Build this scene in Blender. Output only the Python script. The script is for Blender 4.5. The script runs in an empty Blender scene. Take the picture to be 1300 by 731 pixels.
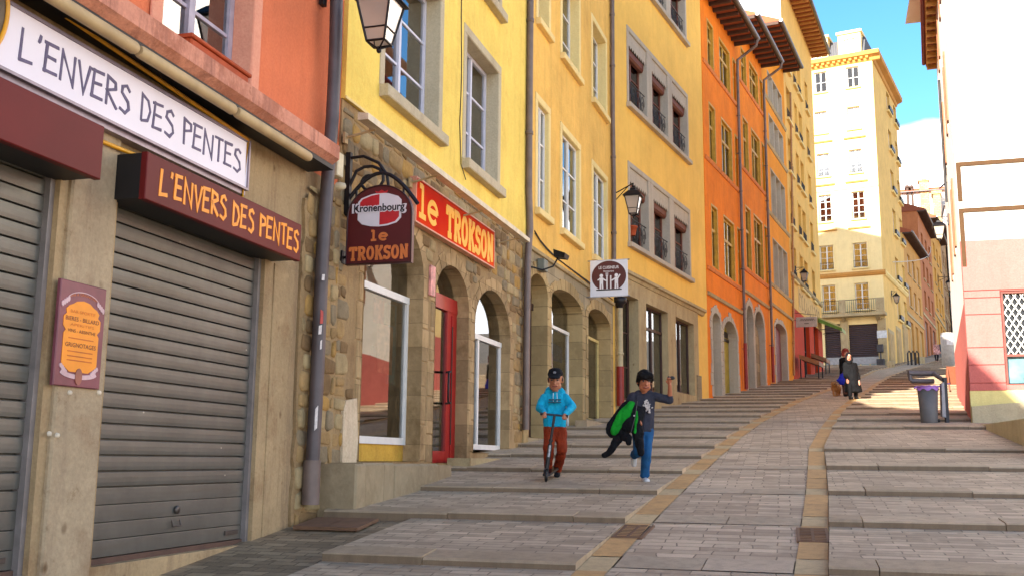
import bpy, bmesh, math, random
from mathutils import Matrix, Vector
from mathutils.geometry import tessellate_polygon, delaunay_2d_cdt
random.seed(7)
scn = bpy.context.scene
COL = scn.collection
# ------------------------------------------------------------------ survey of the place
# the photograph was surveyed as a 1300x731 picture: rays turn a sighted point into a point on a known wall plane
FOC = 1300.0; TILT = math.radians(9.5); ROLL = math.radians(0.53)
def ray(px, py):
    a = px-650.0; b = 365.5-py
    x = a*math.cos(ROLL)-b*math.sin(ROLL); y = a*math.sin(ROLL)+b*math.cos(ROLL)
    return Vector((x, FOC*math.cos(TILT)-y*math.sin(TILT), FOC*math.sin(TILT)+y*math.cos(TILT)))
PROF = [(-60,-8.5),(-10,-2.82),(0,-1.66),(9.85,-.52),(17.4,.26),(24.5,1.02),(33.3,1.97),(38.4,2.52),(43.6,3.14),(49.4,3.76),(60.3,5.05),(80.5,7.15),(92,8.5),(140,14.5),(220,26),(400,52)]
def gz(s):
    for (a, b), (c, d) in zip(PROF, PROF[1:]):
        if s <= c: return b+(d-b)*(s-a)/(c-a)
    return PROF[-1][1]
SH = math.radians(15); US = Vector((math.sin(SH), math.cos(SH), 0)); UW = Vector((math.cos(SH), -math.sin(SH), 0))
def ground_hit(px, py):
    r = ray(px, py); k = r.dot(US); t = 0.003
    while t < 0.3:
        if r.z*t < gz(k*t): return r*t
        t += 0.00005
    return r*t
def gnd(x, y): return gz(Vector((x, y, 0)).dot(US))

class Frame:
    """a wall plane: x along the wall (to the right as seen from outside), y into the building, z up"""
    def __init__(s, P, heading):
        s.P = Vector((P[0], P[1], 0)); s.th = math.radians(heading)
        s.d = Vector((math.sin(s.th), math.cos(s.th), 0)); s.n = Vector((math.cos(s.th), -math.sin(s.th), 0))
        s.M = Matrix.Translation(s.P) @ Matrix.Rotation(math.pi/2-s.th, 4, 'Z')
    def uz(s, px, py, out=0.0):
        r = ray(px, py); t = (s.P.dot(s.n)+out)/r.dot(s.n); q = r*t
        return (q-s.P).dot(s.d), q.z
    def u(s, px, py, out=0.0): return s.uz(px, py, out)[0]
    def z(s, px, py, out=0.0): return s.uz(px, py, out)[1]
    def w(s, u, y=0.0, z=0.0): return s.M @ Vector((u, y, z))
    def g(s, u, y=0.0):
        p = s.w(u, y); return gnd(p.x, p.y)
WORLD = Frame((0,0), 90)
GROUND = Frame((0,0), 105)      # x across the street (to the right), y up the street

# ------------------------------------------------------------------ materials
def lin(c): return tuple((x/255/12.92) if x/255 <= .04045 else ((x/255+.055)/1.055)**2.4 for x in c)
MATS = {}
class NT:
    def __init__(s, name):
        s.m = bpy.data.materials.new(name); s.m.use_nodes = True; s.t = s.m.node_tree
        s.b = s.t.nodes['Principled BSDF']; s.out = s.t.nodes['Material Output']; s._c = None
    def n(s, typ, **kw):
        n = s.t.nodes.new(typ)
        for k, v in kw.items():
            if k in n.inputs: n.inputs[k].default_value = v
            else: setattr(n, k, v)
        return n
    def l(s, a, b): s.t.links.new(a, b)
    def coord(s):
        if s._c is None: s._c = s.n('ShaderNodeTexCoord').outputs['Object']
        return s._c
    def mapped(s, sc=(1,1,1), rot=(0,0,0), loc=(0,0,0)):
        m = s.n('ShaderNodeMapping'); s.l(s.coord(), m.inputs[0]); m.inputs['Scale'].default_value = sc
        m.inputs['Rotation'].default_value = rot; m.inputs['Location'].default_value = loc; return m.outputs[0]
    def noise(s, scale, detail=4, sc=(1,1,1), rough=.6):
        n = s.n('ShaderNodeTexNoise'); n.inputs['Scale'].default_value = scale; n.inputs['Detail'].default_value = detail
        n.inputs['Roughness'].default_value = rough; s.l(s.mapped(sc), n.inputs['Vector']); return n.outputs['Fac']
    def ramp(s, fac, stops):
        r = s.n('ShaderNodeValToRGB'); e = r.color_ramp.elements
        while len(e) < len(stops): e.new(.5)
        for i, (p, c) in enumerate(stops):
            e[i].position = p; e[i].color = (c, c, c, 1) if isinstance(c, (int, float)) else tuple(c)+(1,)
        s.l(fac, r.inputs[0]); return r.outputs[0]
    def mix(s, fac, a, b, mode='MIX'):
        m = s.n('ShaderNodeMix', data_type='RGBA', blend_type=mode)
        for k, v in ((0, fac), (6, a), (7, b)):
            if hasattr(v, 'is_output') or hasattr(v, 'links'): s.l(v, m.inputs[k])
            else: m.inputs[k].default_value = v if isinstance(v, (int, float)) else tuple(v)+(1,)
        return m.outputs[2]
    def math(s, op, a, b=0.0):
        m = s.n('ShaderNodeMath', operation=op)
        for i, v in enumerate((a, b)):
            if hasattr(v, 'links'): s.l(v, m.inputs[i])
            else: m.inputs[i].default_value = v
        return m.outputs[0]
    def bump(s, h, strength=.3, dist=.02):
        b = s.n('ShaderNodeBump'); b.inputs['Strength'].default_value = strength; b.inputs['Distance'].default_value = dist
        s.l(h, b.inputs['Height']); s.l(b.outputs[0], s.b.inputs['Normal'])
    def col(s, c):
        if hasattr(c, 'links'): s.l(c, s.b.inputs['Base Color'])
        else: s.b.inputs['Base Color'].default_value = tuple(c)+(1,)
def sc3(c, k): return tuple(min(1, x*k) for x in c)
def plain(name, rgb, rough=.6, metal=0, var=.25, scale=6, bump=.0, spec=None):
    if name in MATS: return MATS[name]
    t = NT(name); c = lin(rgb); t.b.inputs['Roughness'].default_value = rough; t.b.inputs['Metallic'].default_value = metal
    if spec is not None: t.b.inputs['Specular IOR Level'].default_value = spec
    f = t.noise(scale, 5); t.col(t.mix(t.ramp(f, [(.3, 0), (.7, 1)]), sc3(c, 1-var), sc3(c, 1+var*.6)))
    if bump: t.bump(t.noise(scale*8, 4), bump, .01)
    MATS[name] = t.m; return t.m
def stucco(name, rgb, stain=.35, var=.14, rough=.9):
    if name in MATS: return MATS[name]
    t = NT(name); c = lin(rgb); t.b.inputs['Roughness'].default_value = rough; t.b.inputs['Specular IOR Level'].default_value = .25
    big = t.ramp(t.noise(.55, 6, (1,1,1.0), .65), [(.3, 0), (.7, 1)])
    base = t.mix(big, sc3(c, 1-var), sc3(c, 1+var*.7))
    patch = t.ramp(t.noise(1.7, 9, (1,1,.8), .72), [(.5, 0), (.68, 1)])
    base = t.mix(t.math('MULTIPLY', t.ramp(t.noise(5.5, 8, (1,1,1), .75), [(.52, 0), (.7, 1)]), stain*.55), base, sc3(c, 1.18))
    base = t.mix(t.math('MULTIPLY', patch, stain), base, (c[0]*.72, c[1]*.64, c[2]*.6))
    run = t.ramp(t.noise(1.0, 8, (4,4,.28), .75), [(.5, 0), (.72, 1)])
    base = t.mix(t.math('MULTIPLY', run, stain*.8), base, (c[0]*.55+.01, c[1]*.5+.01, c[2]*.5+.01))
    if stain >= .8:
        pit = t.n('ShaderNodeTexVoronoi'); pit.inputs['Scale'].default_value = 4.5; t.l(t.mapped((1,1,.7)), pit.inputs['Vector'])
        keep = t.ramp(t.noise(1.3, 2), [(.5, 0), (.56, .85)])
        base = t.mix(t.math('MULTIPLY', t.ramp(pit.outputs['Distance'], [(.07, 1), (.16, 0)]), keep), base, (c[0]*.3, c[1]*.22, c[2]*.16))
        base = t.mix(t.math('MULTIPLY', t.ramp(t.noise(6, 9, (1,1,1), .8), [(.58, 0), (.66, 1)]), .5), base, (c[0]*.5, c[1]*.42, c[2]*.34))
    fine = t.ramp(t.noise(40, 3), [(.3, .0), (.7, 1)])
    base = t.mix(.10, base, t.mix(fine, (0,0,0), (1,1,1)), 'OVERLAY')
    t.col(base); t.bump(t.math('ADD', t.noise(30, 6), t.math('MULTIPLY', t.noise(3, 5), 3.0)), .4, .016)
    MATS[name] = t.m; return t.m
def rubble(name='rubble_stone'):
    if name in MATS: return MATS[name]
    t = NT(name); t.b.inputs['Roughness'].default_value = .92; t.b.inputs['Specular IOR Level'].default_value = .2
    mp = t.mapped((1.5, 1.5, 2.7)); wob = t.n('ShaderNodeTexNoise'); wob.inputs['Scale'].default_value = .9; wob.inputs['Detail'].default_value = 2
    t.l(mp, wob.inputs['Vector'])
    add = t.n('ShaderNodeVectorMath', operation='ADD'); t.l(mp, add.inputs[0])
    sub = t.n('ShaderNodeVectorMath', operation='SCALE'); t.l(wob.outputs['Color'], sub.inputs[0]); sub.inputs['Scale'].default_value = .5; t.l(sub.outputs[0], add.inputs[1])
    v = t.n('ShaderNodeTexVoronoi', feature='DISTANCE_TO_EDGE'); v.inputs['Randomness'].default_value = .85; t.l(add.outputs[0], v.inputs['Vector'])
    vc = t.n('ShaderNodeTexVoronoi', feature='F1'); vc.inputs['Randomness'].default_value = .85; t.l(add.outputs[0], vc.inputs['Vector'])
    hue = t.n('ShaderNodeSeparateColor'); t.l(vc.outputs['Color'], hue.inputs[0])
    st = t.ramp(hue.outputs[0], [(0, lin((156,128,84))), (.25, lin((190,158,98))), (.45, lin((160,140,106))), (.62, lin((204,160,72))), (.8, lin((184,158,114))), (1, lin((132,106,72)))])
    st = t.mix(t.ramp(t.noise(7, 7), [(.3, 0), (.75, .75)]), st, lin((118,96,66)))
    st = t.mix(t.ramp(t.noise(1.1, 5), [(.45, 0), (.7, .5)]), st, lin((178,150,108)))
    mort = t.ramp(t.math('ADD', v.outputs['Distance'], t.math('MULTIPLY', t.noise(4, 5), .10)), [(.07, 1), (.17, 0)])
    t.col(t.mix(t.math('MULTIPLY', mort, .8), st, t.mix(t.ramp(t.noise(2.5, 6), [(.35, 0), (.65, 1)]), lin((142,118,84)), lin((198,170,124)))))
    h = t.math('ADD', t.ramp(v.outputs['Distance'], [(0, 0), (.14, 1)]), t.math('MULTIPLY', t.noise(14, 6), .7))
    t.bump(h, .5, .04); MATS[name] = t.m; return t.m
def ashlar(name, rgb, bw=.75, bh=.36, mortar=.008, var=.3, rough=.85, stain=.4):
    if name in MATS: return MATS[name]
    t = NT(name); c = lin(rgb); t.b.inputs['Roughness'].default_value = rough; t.b.inputs['Specular IOR Level'].default_value = .25
    br = t.n('ShaderNodeTexBrick'); t.l(t.mapped((1,1,1), (-math.pi/2,0,0)), br.inputs['Vector'])
    br.inputs['Scale'].default_value = 1; br.inputs['Brick Width'].default_value = bw; br.inputs['Row Height'].default_value = bh
    br.inputs['Mortar Size'].default_value = mortar; br.inputs['Color1'].default_value = sc3(c, 1-var)+(1,); br.inputs['Color2'].default_value = sc3(c, 1+var*.5)+(1,)
    br.inputs['Mortar'].default_value = sc3(c, .5)+(1,)
    base = t.mix(t.math('MULTIPLY', t.ramp(t.noise(2.2, 8, (1,1,.7), .7), [(.45, 0), (.75, 1)]), stain), br.outputs['Color'], (c[0]*.42, c[1]*.38, c[2]*.32))
    base = t.mix(t.math('MULTIPLY', t.ramp(t.noise(9, 6), [(.5, 0), (.8, 1)]), .4), base, sc3(c, 1.35))
    t.col(base); t.bump(t.math('ADD', t.math('MULTIPLY', br.outputs['Fac'], -1), t.math('MULTIPLY', t.noise(18, 6), .8)), .35, .02)
    MATS[name] = t.m; return t.m
def pavers(name, rgb1, rgb2, bw=.22, bh=.115, mortar=.006, rough=.8):
    if name in MATS: return MATS[name]
    t = NT(name); t.b.inputs['Roughness'].default_value = rough; t.b.inputs['Specular IOR Level'].default_value = .35
    br = t.n('ShaderNodeTexBrick'); br.inputs['Scale'].default_value = 1
    wn = t.n('ShaderNodeTexNoise'); wn.inputs['Scale'].default_value = 3.0; wn.inputs['Detail'].default_value = 3; t.l(t.mapped(), wn.inputs['Vector'])
    s0 = t.n('ShaderNodeVectorMath', operation='SUBTRACT'); t.l(wn.outputs['Color'], s0.inputs[0]); s0.inputs[1].default_value = (.5,.5,.5)
    s1 = t.n('ShaderNodeVectorMath', operation='MULTIPLY'); t.l(s0.outputs[0], s1.inputs[0]); s1.inputs[1].default_value = (.09,.022,0)
    s2 = t.n('ShaderNodeVectorMath', operation='ADD'); t.l(s1.outputs[0], s2.inputs[0]); t.l(t.mapped(), s2.inputs[1]); t.l(s2.outputs[0], br.inputs['Vector'])
    br.inputs['Brick Width'].default_value = bw; br.inputs['Row Height'].default_value = bh; br.inputs['Mortar Size'].default_value = mortar
    br.inputs['Bias'].default_value = -.1; br.offset_frequency = 2; br.offset = .37
    br.inputs['Color1'].default_value = lin(rgb1)+(1,); br.inputs['Color2'].default_value = lin(rgb2)+(1,); br.inputs['Mortar'].default_value = sc3(lin(rgb1), .48)+(1,)
    base = t.mix(t.ramp(t.noise(.9, 8, (1,1,1), .72), [(.38, 0), (.72, .6)]), br.outputs['Color'], sc3(lin(rgb1), .6))
    base = t.mix(t.ramp(t.noise(5, 7), [(.52, 0), (.75, .35)]), base, sc3(lin(rgb2), 1.3))
    base = t.mix(t.ramp(t.noise(120, 2), [(.35, .0), (.7, .22)]), base, sc3(lin(rgb1), .5))
    # a few dark gum spots
    vo = t.n('ShaderNodeTexVoronoi'); vo.inputs['Scale'].default_value = 2.6; t.l(t.mapped(), vo.inputs['Vector'])
    base = t.mix(t.ramp(vo.outputs['Distance'], [(.05, .55), (.08, 0)]), base, sc3(lin(rgb1), .35))
    t.col(base); t.bump(t.math('ADD', t.math('MULTIPLY', br.outputs['Fac'], -1.0), t.math('MULTIPLY', t.noise(45, 5), .6)), .45, .012)
    MATS[name] = t.m; return t.m
def granite(name, rgb, stri=True):
    if name in MATS: return MATS[name]
    t = NT(name); c = lin(rgb); t.b.inputs['Roughness'].default_value = .75
    base = t.mix(t.noise(90, 3), sc3(c, .7), sc3(c, 1.25))
    base = t.mix(t.ramp(t.noise(1.6, 6), [(.4, 0), (.75, .6)]), base, sc3(c, .62))
    dirt = t.ramp(t.noise(1.5, 6, (7,7,1)), [(.45, 0), (.7, .5)])
    base = t.mix(dirt, base, sc3(c, .5)); t.col(base)
    t.bump(t.noise(30, 4, (1,4,1)) if stri else t.noise(60, 4), .35, .01); MATS[name] = t.m; return t.m
def glass(name='window_glass', tint=(.84,.88,.86), boost=3.4):
    if name in MATS: return MATS[name]
    t = NT(name); t.t.nodes.remove(t.b)
    tr = t.n('ShaderNodeBsdfTransparent'); tr.inputs[0].default_value = tint+(1,)
    gl = t.n('ShaderNodeBsdfGlossy'); gl.inputs['Roughness'].default_value = .015; gl.inputs[0].default_value = (.95,.95,.95,1)
    bp = t.n('ShaderNodeBump'); bp.inputs['Strength'].default_value = .04; bp.inputs['Distance'].default_value = .02
    nz = t.n('ShaderNodeTexNoise'); nz.inputs['Scale'].default_value = 1.4; nz.inputs['Detail'].default_value = 1; t.l(t.coord(), nz.inputs['Vector'])
    t.l(nz.outputs['Fac'], bp.inputs['Height']); t.l(bp.outputs[0], gl.inputs['Normal'])
    fr = t.n('ShaderNodeFresnel'); fr.inputs['IOR'].default_value = boost
    mx = t.n('ShaderNodeMixShader'); t.l(fr.outputs[0], mx.inputs[0]); t.l(tr.outputs[0], mx.inputs[1]); t.l(gl.outputs[0], mx.inputs[2])
    t.l(mx.outputs[0], t.out.inputs[0]); MATS[name] = t.m; return t.m
def tiles(name, rgb):
    if name in MATS: return MATS[name]
    t = NT(name); c = lin(rgb); t.b.inputs['Roughness'].default_value = .9
    w = t.n('ShaderNodeTexWave'); w.inputs['Scale'].default_value = 2.2; w.inputs['Distortion'].default_value = .6; t.l(t.mapped(), w.inputs['Vector'])
    t.col(t.mix(w.outputs['Fac'], sc3(c, .6), t.mix(t.noise(4, 5), sc3(c, .8), sc3(c, 1.25)))); t.bump(w.outputs['Fac'], .5, .05)
    MATS[name] = t.m; return t.m
def shutter_mat(name, rgb):
    if name in MATS: return MATS[name]
    t = NT(name); c = lin(rgb); t.b.inputs['Roughness'].default_value = .48; t.b.inputs['Metallic'].default_value = .45
    base = t.mix(t.ramp(t.noise(1.4, 7, (1.3,1,1), .7), [(.3, 0), (.72, 1)]), sc3(c, .7), sc3(c, 1.15))
    base = t.mix(t.ramp(t.noise(2.0, 7, (.5,.5,9)), [(.5, 0), (.75, .45)]), base, (c[0]*.75, c[1]*.66, c[2]*.5))
    sp = t.n('ShaderNodeTexVoronoi'); sp.inputs['Scale'].default_value = 3.4; t.l(t.mapped((1,1,1.4)), sp.inputs['Vector'])
    base = t.mix(t.ramp(sp.outputs['Distance'], [(.025, .8), (.04, 0)]), base, (.45,.42,.36))
    base = t.mix(t.ramp(t.noise(.7, 3), [(.58, 0), (.68, .35)]), base, (c[0]*.5, c[1]*.52, c[2]*.6))
    t.col(base); t.bump(t.noise(9, 5, (1,1,3)), .12, .01); MATS[name] = t.m; return t.m

# ------------------------------------------------------------------ mesh builder
class MB:
    def __init__(s): s.v = []; s.f = []; s.mi = []; s.m = 0; s.smooth = set()
    def add(s, vs, fs, smooth=False):
        b = len(s.v); s.v += [tuple(v) for v in vs]
        for f in fs:
            if smooth: s.smooth.add(len(s.f))
            s.f.append(tuple(i+b for i in f)); s.mi.append(s.m)
    def quad(s, a, b, c, d): s.add([a, b, c, d], [(0,1,2,3)])
    def box(s, x0, x1, y0, y1, z0, z1):
        v = [(x, y, z) for z in (z0, z1) for y in (y0, y1) for x in (x0, x1)]
        s.add(v, [(0,2,3,1), (4,5,7,6), (0,1,5,4), (2,6,7,3), (0,4,6,2), (1,3,7,5)])
    def cbox(s, x0, x1, y0, y1, z0, z1, c=.01):
        """box with chamfered vertical and horizontal front edges"""
        c = min(c, (x1-x0)*.4, (z1-z0)*.4, (y1-y0)*.4)
        s.add([(x0,y1,z0),(x1,y1,z0),(x1,y1,z1),(x0,y1,z1),(x0,y0+c,z0),(x1,y0+c,z0),(x1,y0+c,z1),(x0,y0+c,z1),
               (x0+c,y0,z0+c),(x1-c,y0,z0+c),(x1-c,y0,z1-c),(x0+c,y0,z1-c)],
              [(3,2,1,0),(8,9,10,11),(4,5,9,8),(5,6,10,9),(6,7,11,10),(7,4,8,11),(0,1,5,4),(1,2,6,5),(2,3,7,6),(3,0,4,7)])
    def prism(s, poly, y0, y1):
        """polygon in (x, z) extruded along y"""
        n = len(poly); tri = tessellate_polygon([[Vector((p[0], p[1], 0)) for p in poly]])
        v = [(p[0], y0, p[1]) for p in poly]+[(p[0], y1, p[1]) for p in poly]
        f = [tuple(t) for t in tri]+[tuple(i+n for i in t) for t in tri]+[(i, (i+1) % n, (i+1) % n+n, i+n) for i in range(n)]
        s.add(v, f)
    def prism_x(s, poly, x0, x1):
        """polygon in (y, z) extruded along x"""
        n = len(poly); tri = tessellate_polygon([[Vector((p[0], p[1], 0)) for p in poly]])
        v = [(x0, p[0], p[1]) for p in poly]+[(x1, p[0], p[1]) for p in poly]
        f = [tuple(t) for t in tri]+[tuple(i+n for i in t) for t in tri]+[(i, (i+1) % n, (i+1) % n+n, i+n) for i in range(n)]
        s.add(v, f)
    def prism_z(s, poly, z0, z1):
        n = len(poly); tri = tessellate_polygon([[Vector((p[0], p[1], 0)) for p in poly]])
        v = [(p[0], p[1], z0) for p in poly]+[(p[0], p[1], z1) for p in poly]
        f = [tuple(t) for t in tri]+[tuple(i+n for i in t) for t in tri]+[(i, (i+1) % n, (i+1) % n+n, i+n) for i in range(n)]
        s.add(v, f)
    def tube(s, pts, r, n=8, rs=None, closed=False):
        pts = [Vector(p) for p in pts]; rings = []; ref = None; N = len(pts)
        for i, p in enumerate(pts):
            if closed: t = (pts[(i+1) % N]-pts[i-1]).normalized()
            else:
                a = pts[max(0, i-1)]; b = pts[min(N-1, i+1)]; t = (b-a).normalized()
            if ref is None:
                ref = Vector((0,0,1)) if abs(t.z) < .9 else Vector((1,0,0))
            x = t.cross(ref).normalized(); y = x.cross(t).normalized(); ref = y
            rr = rs[i] if rs else r
            rings.append([p+(x*math.cos(2*math.pi*k/n)+y*math.sin(2*math.pi*k/n))*rr for k in range(n)])
        v = [q for g in rings for q in g]; f = []
        for i in range(N if closed else N-1):
            j = (i+1) % N
            for k in range(n): f.append((i*n+k, i*n+(k+1) % n, j*n+(k+1) % n, j*n+k))
        s.add(v, f, True)
        if not closed: s.add(rings[0], [tuple(range(n))]); s.add(rings[-1], [tuple(range(n))])
    def lathe(s, prof, c=(0,0,0), n=16, axis='z'):
        v = []; f = []
        for r, z in prof:
            for k in range(n):
                a = 2*math.pi*k/n; x, y = r*math.cos(a), r*math.sin(a)
                p = (x, y, z) if axis == 'z' else ((z, x, y) if axis == 'x' else (x, z, y))
                v.append((c[0]+p[0], c[1]+p[1], c[2]+p[2]))
        for i in range(len(prof)-1):
            for k in range(n): f.append((i*n+k, i*n+(k+1) % n, (i+1)*n+(k+1) % n, (i+1)*n+k))
        s.add(v, f, True)
    def ball(s, c, r, n=12, m=8, sq=(1,1,1)):
        v = []; f = []
        for i in range(m+1):
            for k in range(n):
                a = math.pi*i/m; b = 2*math.pi*k/n
                v.append((c[0]+r*sq[0]*math.sin(a)*math.cos(b), c[1]+r*sq[1]*math.sin(a)*math.sin(b), c[2]+r*sq[2]*math.cos(a)))
        for i in range(m):
            for k in range(n): f.append((i*n+k, i*n+(k+1) % n, (i+1)*n+(k+1) % n, (i+1)*n+k))
        s.add(v, f, True)
    def ribbon(s, pts, wd, y0, y1):
        """flat stroke in the (x, z) plane, y0 front, y1 back, mitred joints"""
        P = [Vector((p[0], p[1])) for p in pts]; L = []; R = []
        for i, p in enumerate(P):
            a = P[max(0, i-1)]; b = P[min(len(P)-1, i+1)]
            if i in (0, len(P)-1): t = (b-a).normalized(); n = Vector((-t.y, t.x)); k = 1
            else:
                t1 = (p-a).normalized(); t2 = (b-p).normalized(); n1 = Vector((-t1.y, t1.x)); n2 = Vector((-t2.y, t2.x))
                n = (n1+n2); n = n.normalized() if n.length > 1e-4 else n1; k = 1/max(.45, n.dot(n1))
            L.append(p+n*wd*.5*k); R.append(p-n*wd*.5*k)
        v = []; f = []
        for l, r in zip(L, R): v += [(l.x, y0, l.y), (r.x, y0, r.y), (l.x, y1, l.y), (r.x, y1, r.y)]
        for i in range(len(P)-1):
            a, b = i*4, i*4+4
            f += [(a, a+1, b+1, b), (a, b, b+2, a+2), (a+1, a+3, b+3, b+1)]
        e = (len(P)-1)*4; f += [(0, 2, 3, 1), (e, e+1, e+3, e+2)]
        s.add(v, f)
    def mesh(s, name, mats, off):
        me = bpy.data.meshes.new(name)
        me.from_pydata([(x-off[0], y-off[1], z-off[2]) for x, y, z in s.v], [], s.f)
        for m in (mats if isinstance(mats, (list, tuple)) else [mats]): me.materials.append(m)
        for i, p in enumerate(me.polygons):
            p.material_index = min(s.mi[i], len(me.materials)-1); p.use_smooth = i in s.smooth
        me.update(); return me
ORG = {}
def props(o, label=None, cat=None, group=None, kind=None):
    for k, v in (('label', label), ('category', cat), ('group', group), ('kind', kind)):
        if v: o[k] = v
def thing(name, label, cat, fr, o=(0,0,0), group=None):
    e = bpy.data.objects.new(name, None); COL.objects.link(e); e.empty_display_size = .2
    e.matrix_world = fr.M @ Matrix.Translation(Vector(o)); ORG[e] = (fr, Vector(o)); props(e, label, cat, group); return e
def root(o):
    while o.parent: o = o.parent
    return o
def part(name, mb, mat, parent, label=None):
    o = bpy.data.objects.new(name, mb.mesh(name, mat, ORG[root(parent)][1])); COL.objects.link(o); o.parent = parent
    if label: o['label'] = label
    return o
def single(name, label, cat, fr, o, mb, mat, group=None, kind=None):
    ob = bpy.data.objects.new(name, mb.mesh(name, mat, o)); COL.objects.link(ob)
    ob.matrix_world = fr.M @ Matrix.Translation(Vector(o)); ORG[ob] = (fr, Vector(o)); props(ob, label, cat, group, kind); return ob
def struct(name, fr, mb, mat): return single(name, None, None, fr, (0,0,0), mb, mat, None, 'structure')
def copy_tree(o, parent=None):
    c = o.copy(); COL.objects.link(c)
    if parent: c.parent = parent
    for ch in list(o.children): copy_tree(ch, c)
    return c
# ---- lettering
_tc = {}
def text_geo(txt, offset=0.0):
    k = (txt, offset)
    if k in _tc: return _tc[k]
    cu = bpy.data.curves.new('t', 'FONT'); cu.body = txt; cu.size = 1; cu.offset = offset; cu.resolution_u = 3; cu.fill_mode = 'FRONT'
    ob = bpy.data.objects.new('t', cu); COL.objects.link(ob); bpy.context.view_layer.update()
    me = bpy.data.meshes.new_from_object(ob.evaluated_get(bpy.context.evaluated_depsgraph_get()))
    v = [(p.co.x, p.co.y) for p in me.vertices]; f = [tuple(p.vertices) for p in me.polygons]
    bpy.data.objects.remove(ob); bpy.data.curves.remove(cu); bpy.data.meshes.remove(me); _tc[k] = (v, f); return v, f
def put_text(mb, txt, u0, u1, z0, z1, y, offset=0.0, shear=0, warp=None):
    v, f = text_geo(txt, offset)
    xs = [p[0] for p in v]; ys = [p[1] for p in v]; a, b, c, d = min(xs), max(xs), min(ys), max(ys); o = []
    for p in v:
        x = u0+(p[0]-a)/(b-a)*(u1-u0); z = z0+(p[1]-c)/(d-c)*(z1-z0)
        if warp: z += warp((x-u0)/(u1-u0))
        o.append((x, y, z))
    mb.add(o, f)
HAND = {'L': (.5, [[(0.04,1),(0,0),(.5,.06)]]), "'": (.15, [[(.08,1.05),(.03,.8)]]),
 'E': (.5, [[(.04,1),(0,0)],[(-.06,.95),(.5,.97)],[(0,.52),(.42,.54)],[(-.06,.02),(.48,.05)]]),
 'N': (.55, [[(0,0),(.02,1),(.52,.02),(.54,1)]]), 'V': (.5, [[(0,1),(.27,0),(.52,1.02)]]),
 'R': (.5, [[(.02,0),(0,1),(.4,.88),(.42,.68),(.02,.5),(.52,0)]]),
 'S': (.46, [[(.46,.86),(.3,1),(.08,.92),(.05,.7),(.4,.46),(.46,.2),(.28,0),(0,.1)]]),
 'D': (.5, [[(0,0),(.02,1),(.35,.86),(.5,.5),(.35,.12),(0,.02)]]), 'P': (.45, [[(.02,0),(0,1),(.42,.9),(.43,.64),(.02,.5)]]),
 'T': (.52, [[(.27,0),(.26,1)],[(0,.96),(.54,1)]]), ' ': (.3, [])}
def arc(cx, cz, rx, rz, a0, a1, n=14): return [(cx+rx*math.cos(math.radians(a0+(a1-a0)*i/n)), cz+rz*math.sin(math.radians(a0+(a1-a0)*i/n))) for i in range(n+1)]
SLAB = {'T': (.74, [[(.37,0),(.37,.96)],[(0,.91),(.74,.91)],[(.17,.05),(.57,.05)],[(.07,.95),(.07,.68)],[(.67,.95),(.67,.68)]]),
 'R': (.76, [[(.16,0),(.16,.97)],[(0,.92),(.42,.92)]+arc(.42,.70,.2,.22,80,-90,8)+[(.16,.48)],[(.38,.48),(.6,.07),(.78,.07)],[(0,.05),(.34,.05)]]),
 'O': (.72, [arc(.36,.5,.27,.43,90,450,22)]),
 'K': (.76, [[(.16,0),(.16,1)],[(.66,.9),(.2,.42)],[(.34,.56),(.62,.07)],[(.46,.94),(.76,.94)],[(.46,.06),(.78,.06)],[(0,.05),(.32,.05)],[(0,.95),(.32,.95)]]),
 'S': (.62, [arc(.31,.71,.21,.21,20,270,10)[0:1]+arc(.31,.71,.22,.21,35,255,10)+arc(.31,.285,.23,.22,75,-145,10),[(.53,.98),(.53,.72)],[(.07,.02),(.07,.28)]]),
 'N': (.8, [[(.16,0),(.16,.97)],[(.13,.96),(.64,.04)],[(.64,.03),(.64,1)],[(0,.05),(.32,.05)],[(0,.95),(.2,.95)],[(.48,.95),(.8,.95)]]),
 'l': (.42, [[(.2,0),(.2,1)],[(.02,.05),(.4,.05)],[(.03,.94),(.2,.94)]]),
 'e': (.66, [arc(.33,.35,.26,.31,0,318,18)+[],[(.08,.37),(.58,.37)]]), ' ': (.5, [])}
def strokes(mb, font, txt, u0, u1, z0, z1, y, wd, jit=0.0, twice=False, gap=.16, thick=.004, scatter=0.0, rnd=None):
    rnd = rnd or random.Random(3); tot = sum(font[c][0]+gap for c in txt)-gap; kx = (u1-u0)/tot; kz = z1-z0; x = 0; n = 0
    for c in txt:
        w, ps = font[c]; dz = rnd.uniform(-scatter, scatter)*kz
        for rep in range(2 if twice else 1):
            for p in ps:
                pp = [(u0+(x+a+rnd.uniform(-jit, jit))*kx, z0+(b+rnd.uniform(-jit, jit))*kz+dz) for a, b in p]
                off = (n % 9)*.00025; n += 1
                mb.ribbon(pp, wd, y-thick-off, y)
        x += w+gap
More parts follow.
